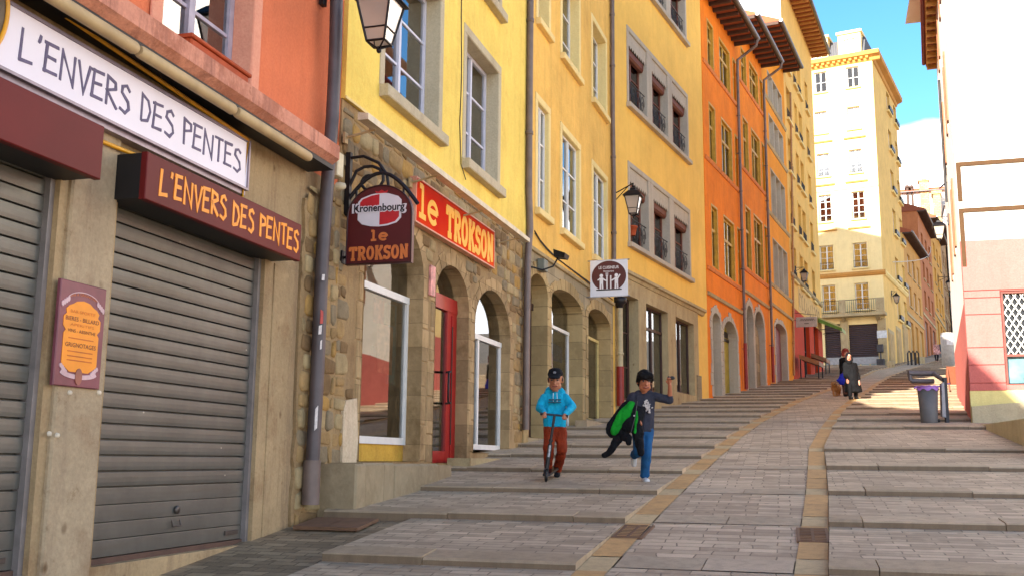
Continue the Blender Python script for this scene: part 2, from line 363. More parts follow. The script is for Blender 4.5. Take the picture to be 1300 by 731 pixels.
# ------------------------------------------------------------------ facade kit
def arch_poly(u0, u1, z0, zs, za, n=14):
    """opening with a segmental or round head: springing zs, apex za (ccw)"""
    c = (u0+u1)/2; hw = (u1-u0)/2; r = za-zs
    return [(u0, z0), (u1, z0)]+[(c+hw*math.cos(math.pi*i/n), zs+r*math.sin(math.pi*i/n)) for i in range(n+1)]
def rect(u0, u1, z0, z1): return [(u0, z0), (u1, z0), (u1, z1), (u0, z1)]
def sheet(mb, outer, holes, y, flip=False):
    P = []; Ed = []
    for q in [outer]+list(holes):
        b = len(P); P += [Vector(p) for p in q]; Ed += [(b+i, b+(i+1) % len(q)) for i in range(len(q))]
    flat, _, tri, _, _, _ = delaunay_2d_cdt(P, Ed, [], 0, 1e-5); vs = [(p.x, y, p.y) for p in flat]; fs = []
    def inside(x, z, q):
        r = False
        for (ax, az), (bx, bz) in zip(q, list(q[1:])+[q[0]]):
            if (az > z) != (bz > z) and x < ax+(z-az)*(bx-ax)/(bz-az): r = not r
        return r
    for t in tri:
        a, b, c = (flat[i] for i in t); cx, cz = (a.x+b.x+c.x)/3, (a.y+b.y+c.y)/3
        if not inside(cx, cz, outer) or any(inside(cx, cz, h) for h in holes): continue
        ar = (b.x-a.x)*(c.y-a.y)-(c.x-a.x)*(b.y-a.y)
        fs.append(tuple(t) if (ar > 0) != flip else (t[0], t[2], t[1]))
    mb.add(vs, fs)
def reveal(mb, h, y0, y1):
    n = len(h)
    for i in range(n):
        a, b = h[i], h[(i+1) % n]
        mb.quad((a[0], y0, a[1]), (b[0], y0, b[1]), (b[0], y1, b[1]), (a[0], y1, a[1]))
def body(mb, u0, u1, z0, z1, depth, y0=0.0):
    mb.quad((u0,depth,z0),(u0,y0,z0),(u0,y0,z1),(u0,depth,z1)); mb.quad((u1,y0,z0),(u1,depth,z0),(u1,depth,z1),(u1,y0,z1))
    mb.quad((u1,depth,z0),(u0,depth,z0),(u0,depth,z1),(u1,depth,z1)); mb.quad((u0,y0,z1),(u1,y0,z1),(u1,depth,z1),(u0,depth,z1))
def holes_inset(h, d):
    xs = [p[0] for p in h]; zs = [p[1] for p in h]; cx = (min(xs)+max(xs))/2; cz = (min(zs)+max(zs))/2; w = max(xs)-min(xs); hh = max(zs)-min(zs)
    return [(cx+(x-cx)*(w-2*d)/w, cz+(z-cz)*(hh-2*d)/hh) for x, z in h]
def window(par, r, dep, mat_frame, mull=1, bars=2, fw=.06, curtain=None, sill=None, sur=None, sur_w=.12, sur_out=.03, gl=None, sill_h=.12, sill_out=.1, lintel=None, railing=None, name='window', dark=None, shutters=None):
    u0, u1, z0, z1 = r; m = MB()
    y0, y1 = dep, dep+.06
    m.box(u0, u0+fw, y0, y1, z0, z1); m.box(u1-fw, u1, y0, y1, z0, z1)
    m.box(u0+fw, u1-fw, y0+.002, y1-.002, z0, z0+fw*1.3); m.box(u0+fw, u1-fw, y0+.002, y1-.002, z1-fw, z1)
    xs = [u0+(u1-u0)*(i+1)/(mull+1) for i in range(mull)]
    for x in xs: m.box(x-fw*.6, x+fw*.6, y0-.012, y1-.004, z0+fw, z1-fw)
    ed = [u0+fw]+xs+[u1-fw]
    for i in range(bars):
        z = z0+(z1-z0)*(i+1)/(bars+1)
        for a, b in zip(ed, ed[1:]): m.box(a+.005, b-.005, y0+.012, y1-.012, z-.016, z+.016)
    w = part(name, m, mat_frame, par)
    p = MB(); p.box(u0+.01, u1-.01, y0+.03, y0+.036, z0+.01, z1-.01); part('pane', p, gl or glass(), w)
    if curtain:
        c = MB(); n = 18
        spans = {'full': [(u0+.03, u1-.03)], 'right': [(u0+(u1-u0)*.5, u1-.03)], 'sides': [(u0+.03, u0+(u1-u0)*.3), (u1-(u1-u0)*.3, u1-.03)], 'left': [(u0+.03, u0+(u1-u0)*.55)]}[curtain]
        for a, b in spans:
            vs = []
            for i in range(n+1): 
                x = a+(b-a)*i/n; yy = y1+.10+.025*math.sin(i*1.9); vs += [(x, yy, z0+.02), (x, yy, z1-.02)]
            c.add(vs, [(2*i, 2*i+2, 2*i+3, 2*i+1) for i in range(n)], True)
        part('curtain', c, plain('curtain_cloth', (222,214,196), .9, var=.12), w)
    if sill:
        s = MB(); s.cbox(u0-sur_w*.9, u1+sur_w*.9, -sill_out, .02, z0-sill_h, z0-.002, .012); part('sill', s, sill, w)
    if sur:
        s = MB(); a = sur_out
        s.box(u0+.0005, u0+.006, -a+.012, dep-.002, z0, z1); s.box(u1-.006, u1-.0005, -a+.012, dep-.002, z0, z1); s.box(u0+.006, u1-.006, -a+.012, dep-.003, z1-.006, z1-.0005); s.box(u0+.006, u1-.006, -a+.012, dep-.003, z0+.0005, z0+.006)
        s.cbox(u0-sur_w, u0, -a, .01, z0, z1, .008); s.cbox(u1, u1+sur_w, -a, .01, z0, z1, .008); s.cbox(u0-sur_w, u1+sur_w, -a, .01, z1+.002, z1+sur_w*1.1, .008)
        part('surround', s, sur, w)
    if lintel:
        fringe(w, u0, u1, z1, lintel)
    if railing: rail(w, u0, u1, z0, railing)
    if shutters:
        s = MB(); hw = (u1-u0)*.5
        for a, b in ((u0-hw-.02, u0-.02), (u1+.02, u1+hw+.02)): s.cbox(a, b, -.05, .0, z0, z1, .01)
        part('shutter', s, shutters, w)
    return w
def fringe(par, u0, u1, z1, mat):
    """scalloped metal pelmet under the lintel with the rolled wooden blind below it"""
    n = 9; h = .34; pts = [(u0+.004, z1-.004), (u0+.004, z1-h)]
    for i in range(n):
        a = u0+(u1-u0)*(i+.5)/n; b = u0+(u1-u0)*(i+1)/n; pts += [(a, z1-h-.10), (min(b, u1-.004), z1-h)]
    pts += [(u1-.004, z1-.004)]
    m = MB(); m.prism(pts, .012, .022); part('pelmet', m, mat, par)
    b = MB(); b.cbox(u0+.02, u1-.02, .06, .2, z1-.62, z1-.36, .05); part('rolled_blind', b, plain('blind_wood', (104,52,32), .7), par)
def rail(par, u0, u1, z0, kind):
    m = MB(); h = kind.get('h', .75); y = kind.get('y', .03); r = .011
    for z in (z0+.08, z0+h): m.tube([(u0+.01, y, z), (u1-.01, y, z)], r*1.3, 6)
    n = max(3, int((u1-u0)/.13))
    if kind.get('scroll'):
        k = max(2, int((u1-u0)/.34)); w = (u1-u0)/k
        for i in range(k):
            c = u0+w*(i+.5); q = [(c+math.cos(t*.45)*w*.42*(1-t/26), y, z0+.08+(h-.08)*.5+math.sin(t*.45)*(h-.1)*.45*(1-t/26)) for t in range(24)]
            m.tube(q, r*.8, 5); m.tube([(u0+w*i+.01, y, z0+.08), (u0+w*i+.01, y, z0+h)], r, 5)
    else:
        for i in range(n+1):
            x = u0+.02+(u1-u0-.04)*i/n; m.tube([(x, y, z0+.05), (x, y, z0+h)], r*.8, 5)
    part('railing', m, plain('wrought_iron', (38,32,32), .5, .3), par)
def eaves(par, fr, u0, u1, zt, out, depth, rise=.42, mat_r=None, mat_w=None, gut=None, thick=.16, back=None):
    m = MB(); zz = zt; e = zt-out*rise*.35; bk = depth if back is None else back
    m.prism_x([(-out, e), (-out, e+thick), (bk*.5, e+thick+(bk*.5+out)*rise), (bk, e+thick+(bk*.5+out)*rise*.2), (bk, e), ], u0, u1)
    r = part('roof', m, mat_r, par)
    w = MB(); n = max(3, int((u1-u0)/.55))
    for i in range(n+1):
        x = u0+.06+(u1-u0-.12)*i/n; w.box(x-.05, x+.05, -out+.05, .03, e-.13, e-.004)
    w.box(u0, u1, -out-.0, -out+.035, e-.05, e-.003)
    part('rafters', w, mat_w, r)
    g = MB(); g.tube([(u0, -out-.07, e+.03), (u1, -out-.07, e+.03)], .085, 10); part('gutter', g, gut, r)
    return r
def downpipe(name, label, fr, pts, r, mat, boot=None, group='downpipes on the left house fronts', out=.12):
    """pts are (px, py) sightings on the wall, or ready (u, y, z)"""
    q = []
    for p in pts:
        if len(p) == 2: u, z = fr.uz(p[0], p[1], out); q.append((u, -out, z))
        else: q.append(p)
    o = q[-1]; t = thing(name, label, 'downpipe', fr, o, group)
    m = MB(); m.tube(q, r, 12)
    part('pipe', m, mat, t)
    L = [Vector(p) for p in q]
    for a, b in zip(L, L[1:]):
        d = (b-a).length; k = int(d/1.6)
        for i in range(1, k+1):
            c = MB(); p = a+(b-a)*(i/(k+1)); c.lathe([(r*1.02, -.035), (r*1.22, -.03), (r*1.22, .03), (r*1.02, .035)], p, 12)
            c.box(p.x-.012, p.x+.012, p.y, p.y+out, p.z-.012, p.z+.012); part('collar', c, mat, t)
    if boot:
        b = MB(); e = L[-1]; b.tube([e+Vector((0,0,boot[0])), e], r*1.25, 12); part('boot', b, boot[1], t)
    return t
def lantern(name, label, fr, c, s, arm=None, group='wall lanterns', lit=False, post=None):
    """four-sided tapering street lantern; c = centre of the glass at its widest (top) edge, s = total height of the glass"""
    x, y, z = c; t = thing(name, label, 'lantern', fr, c, group); ir = plain('lantern_iron', (26,22,24), .45, .4, var=.2)
    wt, wb = s*.42, s*.22
    f = MB()
    tp = [(x-wt, y-wt, z), (x+wt, y-wt, z), (x+wt, y+wt, z), (x-wt, y+wt, z)]; bt = [(x-wb, y-wb, z-s), (x+wb, y-wb, z-s), (x+wb, y+wb, z-s), (x-wb, y+wb, z-s)]
    for i in range(4):
        j = (i+1) % 4; f.tube([tp[i], bt[i]], s*.03, 6); f.tube([tp[i], tp[j]], s*.032, 6); f.tube([bt[i], bt[j]], s*.03, 6)
        lo = [tuple(tp[k][q]*.3+bt[k][q]*.7 for q in range(3)) for k in (i, j)]; f.tube(lo, s*.02, 6)
        f.tube([bt[i], (x, y, z-s*1.14)], s*.022, 6)
    f.ball((x, y, z-s*1.18), s*.06); fr_o = part('frame', f, ir, t)
    g = MB()
    for i in range(4):
        j = (i+1) % 4; ins = lambda p: (x+(p[0]-x)*.97, y+(p[1]-y)*.97, p[2])
        g.quad(ins(tp[i]), ins(tp[j]), ins(bt[j]), ins(bt[i]))
    tr = NT('lantern_glass') if 'lantern_glass' not in MATS else None
    if tr:
        tr.col((.62,.5,.4)); tr.b.inputs['Roughness'].default_value = .25; tr.b.inputs['Transmission Weight'].default_value = .35; tr.b.inputs['Alpha'].default_value = .93; MATS['lantern_glass'] = tr.m
    part('glass', g, MATS['lantern_glass'], fr_o)
    h = MB(); k = wt*1.25
    rings = [(k, z+.0), (k*.96, z+s*.05), (wt*.62, z+s*.32), (wt*.42, z+s*.36), (wt*.38, z+s*.46), (wt*.1, z+s*.56)]
    v = []; fc = []
    for rr, zz in rings: v += [(x-rr, y-rr, zz), (x+rr, y-rr, zz), (x+rr, y+rr, zz), (x-rr, y+rr, zz)]
    for i in range(len(rings)-1):
        for q in range(4): fc.append((i*4+q, i*4+(q+1) % 4, i*4+4+(q+1) % 4, i*4+4+q))
    fc += [(0,3,2,1), tuple(len(v)-4+q for q in range(4))]
    h.add(v, fc); h.ball((x, y, z+s*.6), s*.07); part('hood', h, ir, t)
    if arm:
        a = MB(); top = z+s*.56
        q = [(x, y, top)]
        a.tube([(x, y, top), (x, y, top+s*.22), (arm[0], arm[1], top+s*.25)], s*.035, 8)
        a.tube([(arm[0], arm[1], top-s*.25), (x*.45+arm[0]*.55, y*.45+arm[1]*.55, top+s*.02), (x*.75+arm[0]*.25, y*.75+arm[1]*.25, top+s*.22)], s*.028, 6)
        a.box(arm[0]-.04, arm[0]+.04, min(arm[1], arm[1])-.03, arm[1]+.02, top-s*.45, top+s*.45); part('bracket', a, ir, t)
    return t
# ------------------------------------------------------------------ materials of the place
YELLOW = stucco('yellow_stucco', (238,206,102), .5); OCHRE = stucco('ochre_stucco', (230,182,92), .5, .2); GOLD = stucco('gold_stucco', (238,190,92), .3)
ORANGE = stucco('orange_stucco', (234,126,20), .5, .2); ORANGE2 = stucco('deep_orange_stucco', (230,130,22), .5, .2); AMBER = stucco('amber_stucco', (230,146,26), .35, .16)
PALE = stucco('pale_yellow_stucco', (234,184,96), .3); SALMON = stucco('salmon_stucco', (214,118,78), .3, .1); SALMON_D = stucco('salmon_band', (206,142,116), 1.8, .3)
CREAM = stucco('cream_stucco', (240,214,152), .25, .1); CREAM_SHADED = stucco('cream_stucco_shaded', (224,182,104), .5, .14); OCHRETRIM = stucco('ochre_trim', (196,142,74), .3); WHITE = stucco('white_render', (238,234,224), .12, .06)  # big cream house: one paint, front toned for sun, side for shade
PINK = stucco('pink_render', (196,108,100), .25, .1); RED = stucco('red_paint_render', (196,66,30), .4, .2); SHADEDTRIM = stucco('shaded_trim', (82,58,36), .3)
STONE = stucco('smooth_stone', (178,158,118), .9, .2); STONE_L = stucco('pale_stone', (172,152,122), 1.1, .25); GREYSTONE = stucco('grey_stone', (182,172,154), .5, .14); LILAC = stucco('lilac_grey_trim', (180,168,150), .4)
CONC = stucco('weathered_cement', (166,142,106), 1.3, .28); CREAMTRIM = stucco('cream_trim', (232,206,140), .3, .1); SILLG = stucco('greige_sill', (190,176,146), .5, .14); BEIGE = stucco('beige_plinth', (206,190,146), .5, .14)
RUB = rubble(); ASH = ashlar('arcade_ashlar', (176,150,104), .8, .37, .007); ASHG = ashlar('grey_ashlar', (158,142,112), .7, .36, .007)
SLATE = tiles('roof_slates', (96,96,100)); TILE = tiles('clay_roof_tiles', (172,92,58))
WOODD = plain('dark_rafters', (78,56,44), .8); ZINC = plain('zinc_gutter', (122,118,120), .5, .5); PIPEG = plain('downpipe_grey', (116,100,92), .55, .25, var=.3, scale=3); PIPEP = plain('downpipe_purple', (84,74,74), .5, .15, var=.3, scale=3)
REDP = plain('red_downpipe', (140,32,24), .5); WHITEP = plain('white_window_paint', (226,222,214), .45, var=.08); DARKP = plain('dark_window_paint', (66,40,30), .55); OLIVE = plain('olive_window_paint', (190,146,44), .6); BROWNP = plain('brown_window_paint', (120,66,46), .6)
IRON = plain('black_iron', (28,24,26), .5, .3); STEEL = plain('galvanised', (150,148,150), .4, .8); MAROON = plain('maroon_sign_paint', (100,24,22), .5, var=.2, scale=1.5, spec=.2); DKRED = plain('dark_red_sign_paint', (84,20,22), .4, var=.12); BLACKP = plain('black_paint', (20,18,20), .55)
OLIVEGLASS = glass('olive_window_glass', (.5,.44,.2), 1.4); DARKGLASS = glass('dark_window_glass', (.35,.33,.3), 1.6); GLASS = glass()
BIGRED = plain('red_door_paint', (160,22,22), .35, var=.15); ORTXT = plain('orange_lettering', (246,150,24), .5, var=.1); YETXT = plain('yellow_lettering', (246,176,40), .5, var=.08); INK = plain('ink_lettering', (92,82,112), .6, var=.25, scale=20)
WHITESIGN = plain('white_sign_panel', (226,218,226), .4, var=.05, scale=1.2); YTRIM = plain('yellow_neon_trim', (232,164,30), .4); SOFFIT = plain('cream_moulding', (188,162,118), .7, var=.2, scale=4)
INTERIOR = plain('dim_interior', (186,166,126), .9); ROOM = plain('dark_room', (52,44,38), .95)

def fieldstone(name, rgb):
    t = NT(name); c = lin(rgb); t.b.inputs['Roughness'].default_value = .92; t.b.inputs['Specular IOR Level'].default_value = .2
    base = t.mix(t.ramp(t.noise(5, 8, (1,1,1), .75), [(.3, 0), (.7, 1)]), sc3(c, .68), sc3(c, 1.2))
    base = t.mix(t.ramp(t.noise(1.4, 6), [(.5, 0), (.7, .45)]), base, lin((112,92,66))); base = t.mix(t.ramp(t.noise(13, 6), [(.6, 0), (.75, .5)]), base, sc3(c, .45))
    t.col(base); t.bump(t.noise(12, 7), .6, .03); return t.m
FIELD = [fieldstone('field_stone_'+n, c) for n, c in (('tan', (160,130,86)), ('ochre', (172,134,74)), ('grey', (136,120,94)), ('brown', (124,98,66)), ('pale', (168,146,106)))]
MORTAR = stucco('lime_mortar', (156,130,92), 1.0, .25)
def stones(par, u0, u1, z0, z1, holes, seed, y=0.0, pad=.17):
    """coursed rubble: irregular stones standing a little proud of the mortar, as one facing"""
    rnd = random.Random(seed); m = MB(); z = z0
    boxes = [(min(p[0] for p in h)-pad, max(p[0] for p in h)+pad, min(p[1] for p in h)-.05, max(p[1] for p in h)+pad) for h in holes]
    while z < z1-.08:
        hgt = min(rnd.uniform(.11, .25), z1-z); u = u0+rnd.uniform(-.2, 0)
        while u < u1-.06:
            w = rnd.uniform(.13, .42); a, b = max(u, u0), min(u+w, u1); u += w
            if b-a < .07: continue
            cx, cz = (a+b)/2, z+hgt/2
            if any(a < B[1] and b > B[0] and z < B[3] and z+hgt > B[2] for B in boxes):
                # beside an arch: keep stones that clear the round head
                ok = True
                for h, B in zip(holes, boxes):
                    if a < B[1] and b > B[0] and z < B[3] and z+hgt > B[2]:
                        hc = (B[0]+B[1])/2; hw = (B[1]-B[0])/2; ztop = B[3]; zs_ = ztop-hw*1.0
                        for q in ((a, z), (b, z), (a, z+hgt), (b, z+hgt), (cx, cz)):
                            if q[1] < zs_ and abs(q[0]-hc) < hw: ok = False
                            if q[1] >= zs_ and ((q[0]-hc)/hw)**2+((q[1]-zs_)/max(.05, ztop-zs_))**2 < 1: ok = False
                if not ok: continue
            g = rnd.uniform(.006, .018); out = rnd.uniform(.006, .026); j = lambda s: rnd.uniform(-s, s); hw, hh = (b-a)/2-g, hgt/2-g; k = min(hw, hh)*.42
            ring = [(-hw+k, -hh), (hw-k, -hh), (hw, -hh+k), (hw, hh-k), (hw-k, hh), (-hw+k, hh), (-hw, hh-k), (-hw, -hh+k)]
            ring = [(cx+x+j(.016), cz+q+j(.016)) for x, q in ring]; m.m = rnd.choices(range(5), (4, 2, 3, 2, 3))[0]
            v = [(x, y, q) for x, q in ring]+[(cx+(x-cx)*.95, y-out*.7, cz+(q-cz)*.93) for x, q in ring]+[(cx+(x-cx)*.78, y-out+j(.003), cz+(q-cz)*.74) for x, q in ring]
            m.add(v, [(i+8*r, (i+1) % 8+8*r, (i+1) % 8+8*r+8, i+8*r+8) for r in (0, 1) for i in range(8)]+[tuple(range(16, 24))], True)
        z += hgt
    return part('stone_facing', m, FIELD, par)
# ------------------------------------------------------------------ chain of the left house fronts
HEAD = [15.4, 16.5, 17.9, 25.5, 25.2, 24.8, 24.3, 24.0]
CUT = [(415,640), (668,565), (779,528), (900,506), (944.5,497), (979,488), (1008,482), (1046,470)]
FR = []; LEN = []; cur = (-4.82, 0.0)
for h, c in zip(HEAD, CUT):
    f = Frame(cur, h); u = f.u(*c); FR.append(f); LEN.append(u); p = f.w(u); cur = (p.x, p.y)
F1, F2, F3, F4, F5, F6, F7, F8 = FR      # bar with shutters, stone bar, arcade house, triple-window house, three orange houses, pale tall house
def R(fr, x0, y1, x1, y0):               # opening sighted at its top left (x0, y1) and bottom right (x1, y0)
    u0, z1 = fr.uz(x0, y1); u1, z0 = fr.uz(x1, y0); return [u0, u1, z0, z1]
def RL(fr, x0, y1, y0, x1):              # top and bottom both sighted on the left edge
    u0, z1 = fr.uz(x0, y1); return [u0, fr.u(x1, (y0+y1)/2), fr.z(x0, y0), z1]
def house(name, label, cat, fr, u0, u1, zb, zt, holes, mat, dep=.25, depth=9, group='left row of houses', wall_z0=None):
    t = thing(name, label, cat, fr, ((u0+u1)/2, 0, fr.g((u0+u1)/2)), group); m = MB()
    sheet(m, rect(u0, u1, zb, zt), holes, 0)
    for h in holes: reveal(m, h, 0, dep)
    body(m, u0, u1, zb, zt, depth); part('wall', m, mat, t); return t
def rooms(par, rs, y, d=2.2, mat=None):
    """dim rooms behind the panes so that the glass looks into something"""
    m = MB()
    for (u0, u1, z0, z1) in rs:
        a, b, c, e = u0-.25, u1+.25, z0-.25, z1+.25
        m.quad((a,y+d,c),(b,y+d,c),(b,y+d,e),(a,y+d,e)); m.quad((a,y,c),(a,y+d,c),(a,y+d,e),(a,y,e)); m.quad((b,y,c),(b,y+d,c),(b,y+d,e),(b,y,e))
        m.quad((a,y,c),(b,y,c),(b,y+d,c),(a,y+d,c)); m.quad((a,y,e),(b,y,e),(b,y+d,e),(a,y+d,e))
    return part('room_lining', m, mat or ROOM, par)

# ================= house 1: shuttered bar, salmon above
uL = F1.u(60, 480); shR = [F1.u(133, 480), F1.u(327.5, 520)]; zb1 = F1.z(322, 689); zt1 = F1.z(336, 340)+.25
pilL = F1.u(70, 480); ledge_z = F1.z(428, 209, .35); ledge_t = F1.z(430, 187, .35); U1 = LEN[0]
lshut = [-1.2, F1.u(56, 480), zb1, zt1]; rsh = [shR[0], shR[1], zb1, zt1]
wA = [F1.u(203, 60), F1.u(318, 95), ledge_t+.02, ledge_t+2.1]
w1s = [wA] + [[wA[0]-k*3.0, wA[1]-k*3.0, wA[2], wA[3]] for k in (1, 2)]
up = [[r[0], r[1], r[2]+3.3, r[3]+3.0] for r in w1s]
t = thing('bar_house', 'salmon house with a closed shuttered bar below at the left edge', 'house', F1, (U1*.5, 0, F1.g(U1*.5)), 'left row of houses')
m = MB(); hs = [rect(*lshut), rect(*rsh)]
sheet(m, rect(-7, U1, -2.6, ledge_z), hs, 0)
for h in hs: reveal(m, h, 0, .3)
body(m, -7, U1, -2.6, ledge_z, 9); part('wall', m, CONC, t)
m = MB(); hh = [rect(*r) for r in w1s+up]; sheet(m, [(-7, ledge_z+.002), (U1, ledge_z+.002), (U1, 9.0), (4.5, 11.1), (-7, 11.1)], hh, .02)
for h in hh: reveal(m, h, .02, .3)
body(m, -7, U1, ledge_z+.002, 9.0, 9, .02); m.add([(U1,.02,9.0),(4.5,.02,11.1),(-7,.02,11.1),(-7,9,11.1),(4.5,9,11.1),(U1,9,9.0)], [(0,1,4,5),(1,2,3,4)]); part('upper_wall', m, SALMON, t)
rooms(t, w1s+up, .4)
m = MB(); m.prism_x([(.0, ledge_z), (-.30, ledge_z), (-.37, ledge_z+.05), (-.37, ledge_t), (0, ledge_t+.08)], -7, F1.u(431, 198, .37)); part('ledge', m, SALMON_D, t)
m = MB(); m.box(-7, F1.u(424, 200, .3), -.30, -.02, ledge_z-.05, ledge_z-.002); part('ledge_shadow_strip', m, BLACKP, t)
for r in w1s+up:
    window(t, r, .20, plain('lilac_window_paint', (176,166,178), .5), 1, 2, .075, curtain='left', sur=stucco('pale_salmon_trim', (218,150,122), .2), sur_w=.14, sur_out=.012)
# flower box and coping on the window
m = MB(); bz = F1.z(311, 106, .34); bt_ = F1.z(316, 94, .34); a, b = F1.u(244, 45, .34), F1.u(316, 98, .34); m.cbox(a, b, -.34, -.06, bz, bt_-.03, .012); m.cbox(a-.02, b+.02, -.36, -.04, bt_-.03, bt_, .008)
single('window_box', 'empty terracotta planter trough on the ledge under the salmon wall window', 'planter', F1, (a, -.2, bz), m, plain('terracotta', (172,74,34), .8, var=.2))
# rubble strip between the bar and the pipe, smooth pier next to the shutter
m = MB(); q0, q1 = F1.u(373, 500), U1
random.seed(5); z = -1.6; pts = []
while z < ledge_z-.1: pts.append((q0+random.uniform(-.035, .03), z)); z += random.choice((.09, .22, .3))
m.prism(pts+[(q1, ledge_z-.1), (q1, -1.6)], -.035, -.001); part('stone_pier', m, MORTAR, t); stones(t, q0+.02, q1-.02, -1.3, ledge_z-.15, [], 4, -.036)
m = MB(); m.cbox(F1.u(340, 500), q0-.03, -.012, 0, -1.6, F1.z(350, 335), .004); part('smooth_pier', m, CONC, t)
# pale pillar between the shutters
m = MB(); m.cbox(lshut[1]+.08, rsh[0]-.045, -.035, .0, -2.2, zt1+.5, .015); part('pillar', m, STONE_L, t)
def roller(fr, r, label, name='roller_shutter', marks=True, y=.09, pitch=.112, mat=None, out=.0):
    u0, u1, z0, z1 = r; t = thing(name, label, 'shutter', fr, ((u0+u1)/2, y, z0), 'roller shutters of the closed bar' if marks else None)
    sm = mat or shutter_mat('shutter_steel', (106,104,96)); m = MB(); z = z0+.04; i = 0
    prof = []
    while z < z1:
        p = pitch if i > 3 else pitch*1.08
        bulge = .014 if i > 3 else .006
        gp = .012 if i > 3 else .006; prof += [(y+.045, z), (y+.045, z+gp), (y-bulge*.35, z+gp+.001), (y-bulge*.6, z+p*.35), (y-bulge*.65, z+p*.65), (y-bulge*.5, z+p-.004), (y-bulge*.3, z+p-.0005)]
        z += p; i += 1
    v = [(x, a, b) for a, b in prof for x in (u0+.02, u1-.02)]
    m.add(v, [(2*k, 2*k+1, 2*k+3, 2*k+2) for k in range(len(prof)-1)]); part('slats', m, sm, t)
    m = MB(); m.box(u0+.02, u1-.02, y-.018, y+.02, z0, z0+.04); part('bottom_rail', m, plain('rusty_rail', (92,66,52), .8), t)
    for a, b in ((u0-.0, u0+.045), (u1-.045, u1)):
        m = MB(); m.box(a+.001, b-.001, y-.05, y+.04, z0-.0, z1); part('guide_rail', m, plain('guide_grey', (140,132,128), .5, .4), t)
    if marks:
        cu = (u0+u1)/2; m = MB(); m.lathe([(0,.0),(.032,0),(.032,-.012),(0,-.012)], (cu+.02, y-.012, z0+pitch*3.0), 14, 'y'); lk = plain('dull_lock', (92,84,78), .5, .6); part('lock', m, lk, t); m = MB(); m.tube([(cu-.05, y-.02, z0+pitch*2.3), (cu-.05, y-.03, z0+pitch*1.9), (cu+.06, y-.03, z0+pitch*1.9), (cu+.06, y-.02, z0+pitch*2.3)], .007, 6)
        part('handle', m, lk, t); m = MB(); m.cbox(u1-.32, u1-.12, y-.022, y, z0+pitch*.8, z0+pitch*1.12, .002); part('maker_plate', m, lk, t)
    return t
roller(F1, rsh, 'grey slatted roller shutter below the maroon box with orange lettering')
roller(F1, lshut, 'grey slatted roller shutter cut by the left picture edge, left of the pillar')
def solve_out(fr, front, wall):
    uw = fr.u(*wall); lo, hi = 0, 2.0
    for _ in range(40):
        mid = (lo+hi)/2
        if fr.u(front[0], front[1], mid) > uw: lo = mid
        else: hi = mid
    return (lo+hi)/2
# ---- white fascia sign
o = .12; a0, a1 = F1.u(-140, 60, o), F1.u(314, 210, o); zt_, zb_ = F1.z(315, 182, o), F1.z(312, 239, o)
t = thing('fascia_sign', 'long white sign board with sketchy purple capital letters above both shutters', 'sign', F1, ((a0+a1)/2, 0, zb_), 'signs of the shuttered bar')
m = MB(); m.box(a0, a1, -o, -.01, zb_, zt_); part('panel', m, WHITESIGN, t)
m = MB()
for z in (zb_-.02, zt_): m.box(a0, a1+.02, -o-.015, -.005, z, z+.02)
m.box(a1, a1+.02, -o-.015, -.005, zb_, zt_); m.box(a0, a1+.02, -o+.02, -.004, zb_-.06, zb_-.02); part('frame', m, plain('brushed_grey', (136,124,134), .4, .5), t)
m = MB(); tl, tr = F1.u(26, 55, o), F1.u(305, 205, o); hb, ht = F1.z(303, 222, o), F1.z(303, 192, o)
hb2, ht2 = F1.z(27, 72, o), F1.z(30, 33, o)
strokes(m, HAND, "L'ENVERS DES PENTES", tl, tr, (hb+hb2)/2, (ht+ht2)/2, -o, .020, .025, True, .17, .003, .05, random.Random(11)); part('lettering', m, INK, t)
m = MB()
def yt(p, r=.013): m.tube(p, r, 6)
ny0, ny1 = F1.uz(98, 31, .13), F1.uz(315, 178, .13); yt([(a0, -.13, ny0[1]+(ny1[1]-ny0[1])*(a0-ny0[0])/(ny1[0]-ny0[0])), (ny1[0], -.13, ny1[1]), (ny1[0], -.10, zb_-.10), (F1.u(130, 170, .05), -.05, zb_-.14)], .016); part('neon_trim', m, YTRIM, t)
m = MB(); cx, cz = F1.uz(-24, 12, o+.03); cx = F1.u(10, 20, o+.03)-.42
m.lathe([(0, -o-.02), (.42, -o-.02), (.42, -o-.001)], (cx, 0, (zt_+zb_)/2+.12), 40, 'y'); d = part('round_badge', m, plain('badge_grey', (112,104,92), .5, var=.4, scale=9), t)
m = MB(); m.tube([(cx+.425*math.cos(k*math.pi/24), -o-.02, (zt_+zb_)/2+.12+.425*math.sin(k*math.pi/24)) for k in range(48)], .016, 6, closed=True); part('badge_rim', m, YTRIM, d)
# cream cylindrical mouldings under the ledge
m = MB(); zz = (F1.z(174, 62, .30)+F1.z(297, 142, .30))/2
for a, b in ((-6, F1.u(40,0,.30)), (F1.u(40,0,.30)+.05, F1.u(172, 65, .30)), (F1.u(176, 65, .30), F1.u(296, 148, .30)), (F1.u(300, 150, .30), F1.u(392, 210, .30))):
    m.tube([(a, -.30, zz), (a+.02, -.30, zz), (b-.02, -.30, zz), (b, -.30, zz)], .046, 12, [.038, .046, .046, .038])
single('light_tubes', 'row of cream tube covers under the salmon ledge above the white sign', 'tube covers', F1, (2, -.30, zz), m, SOFFIT)
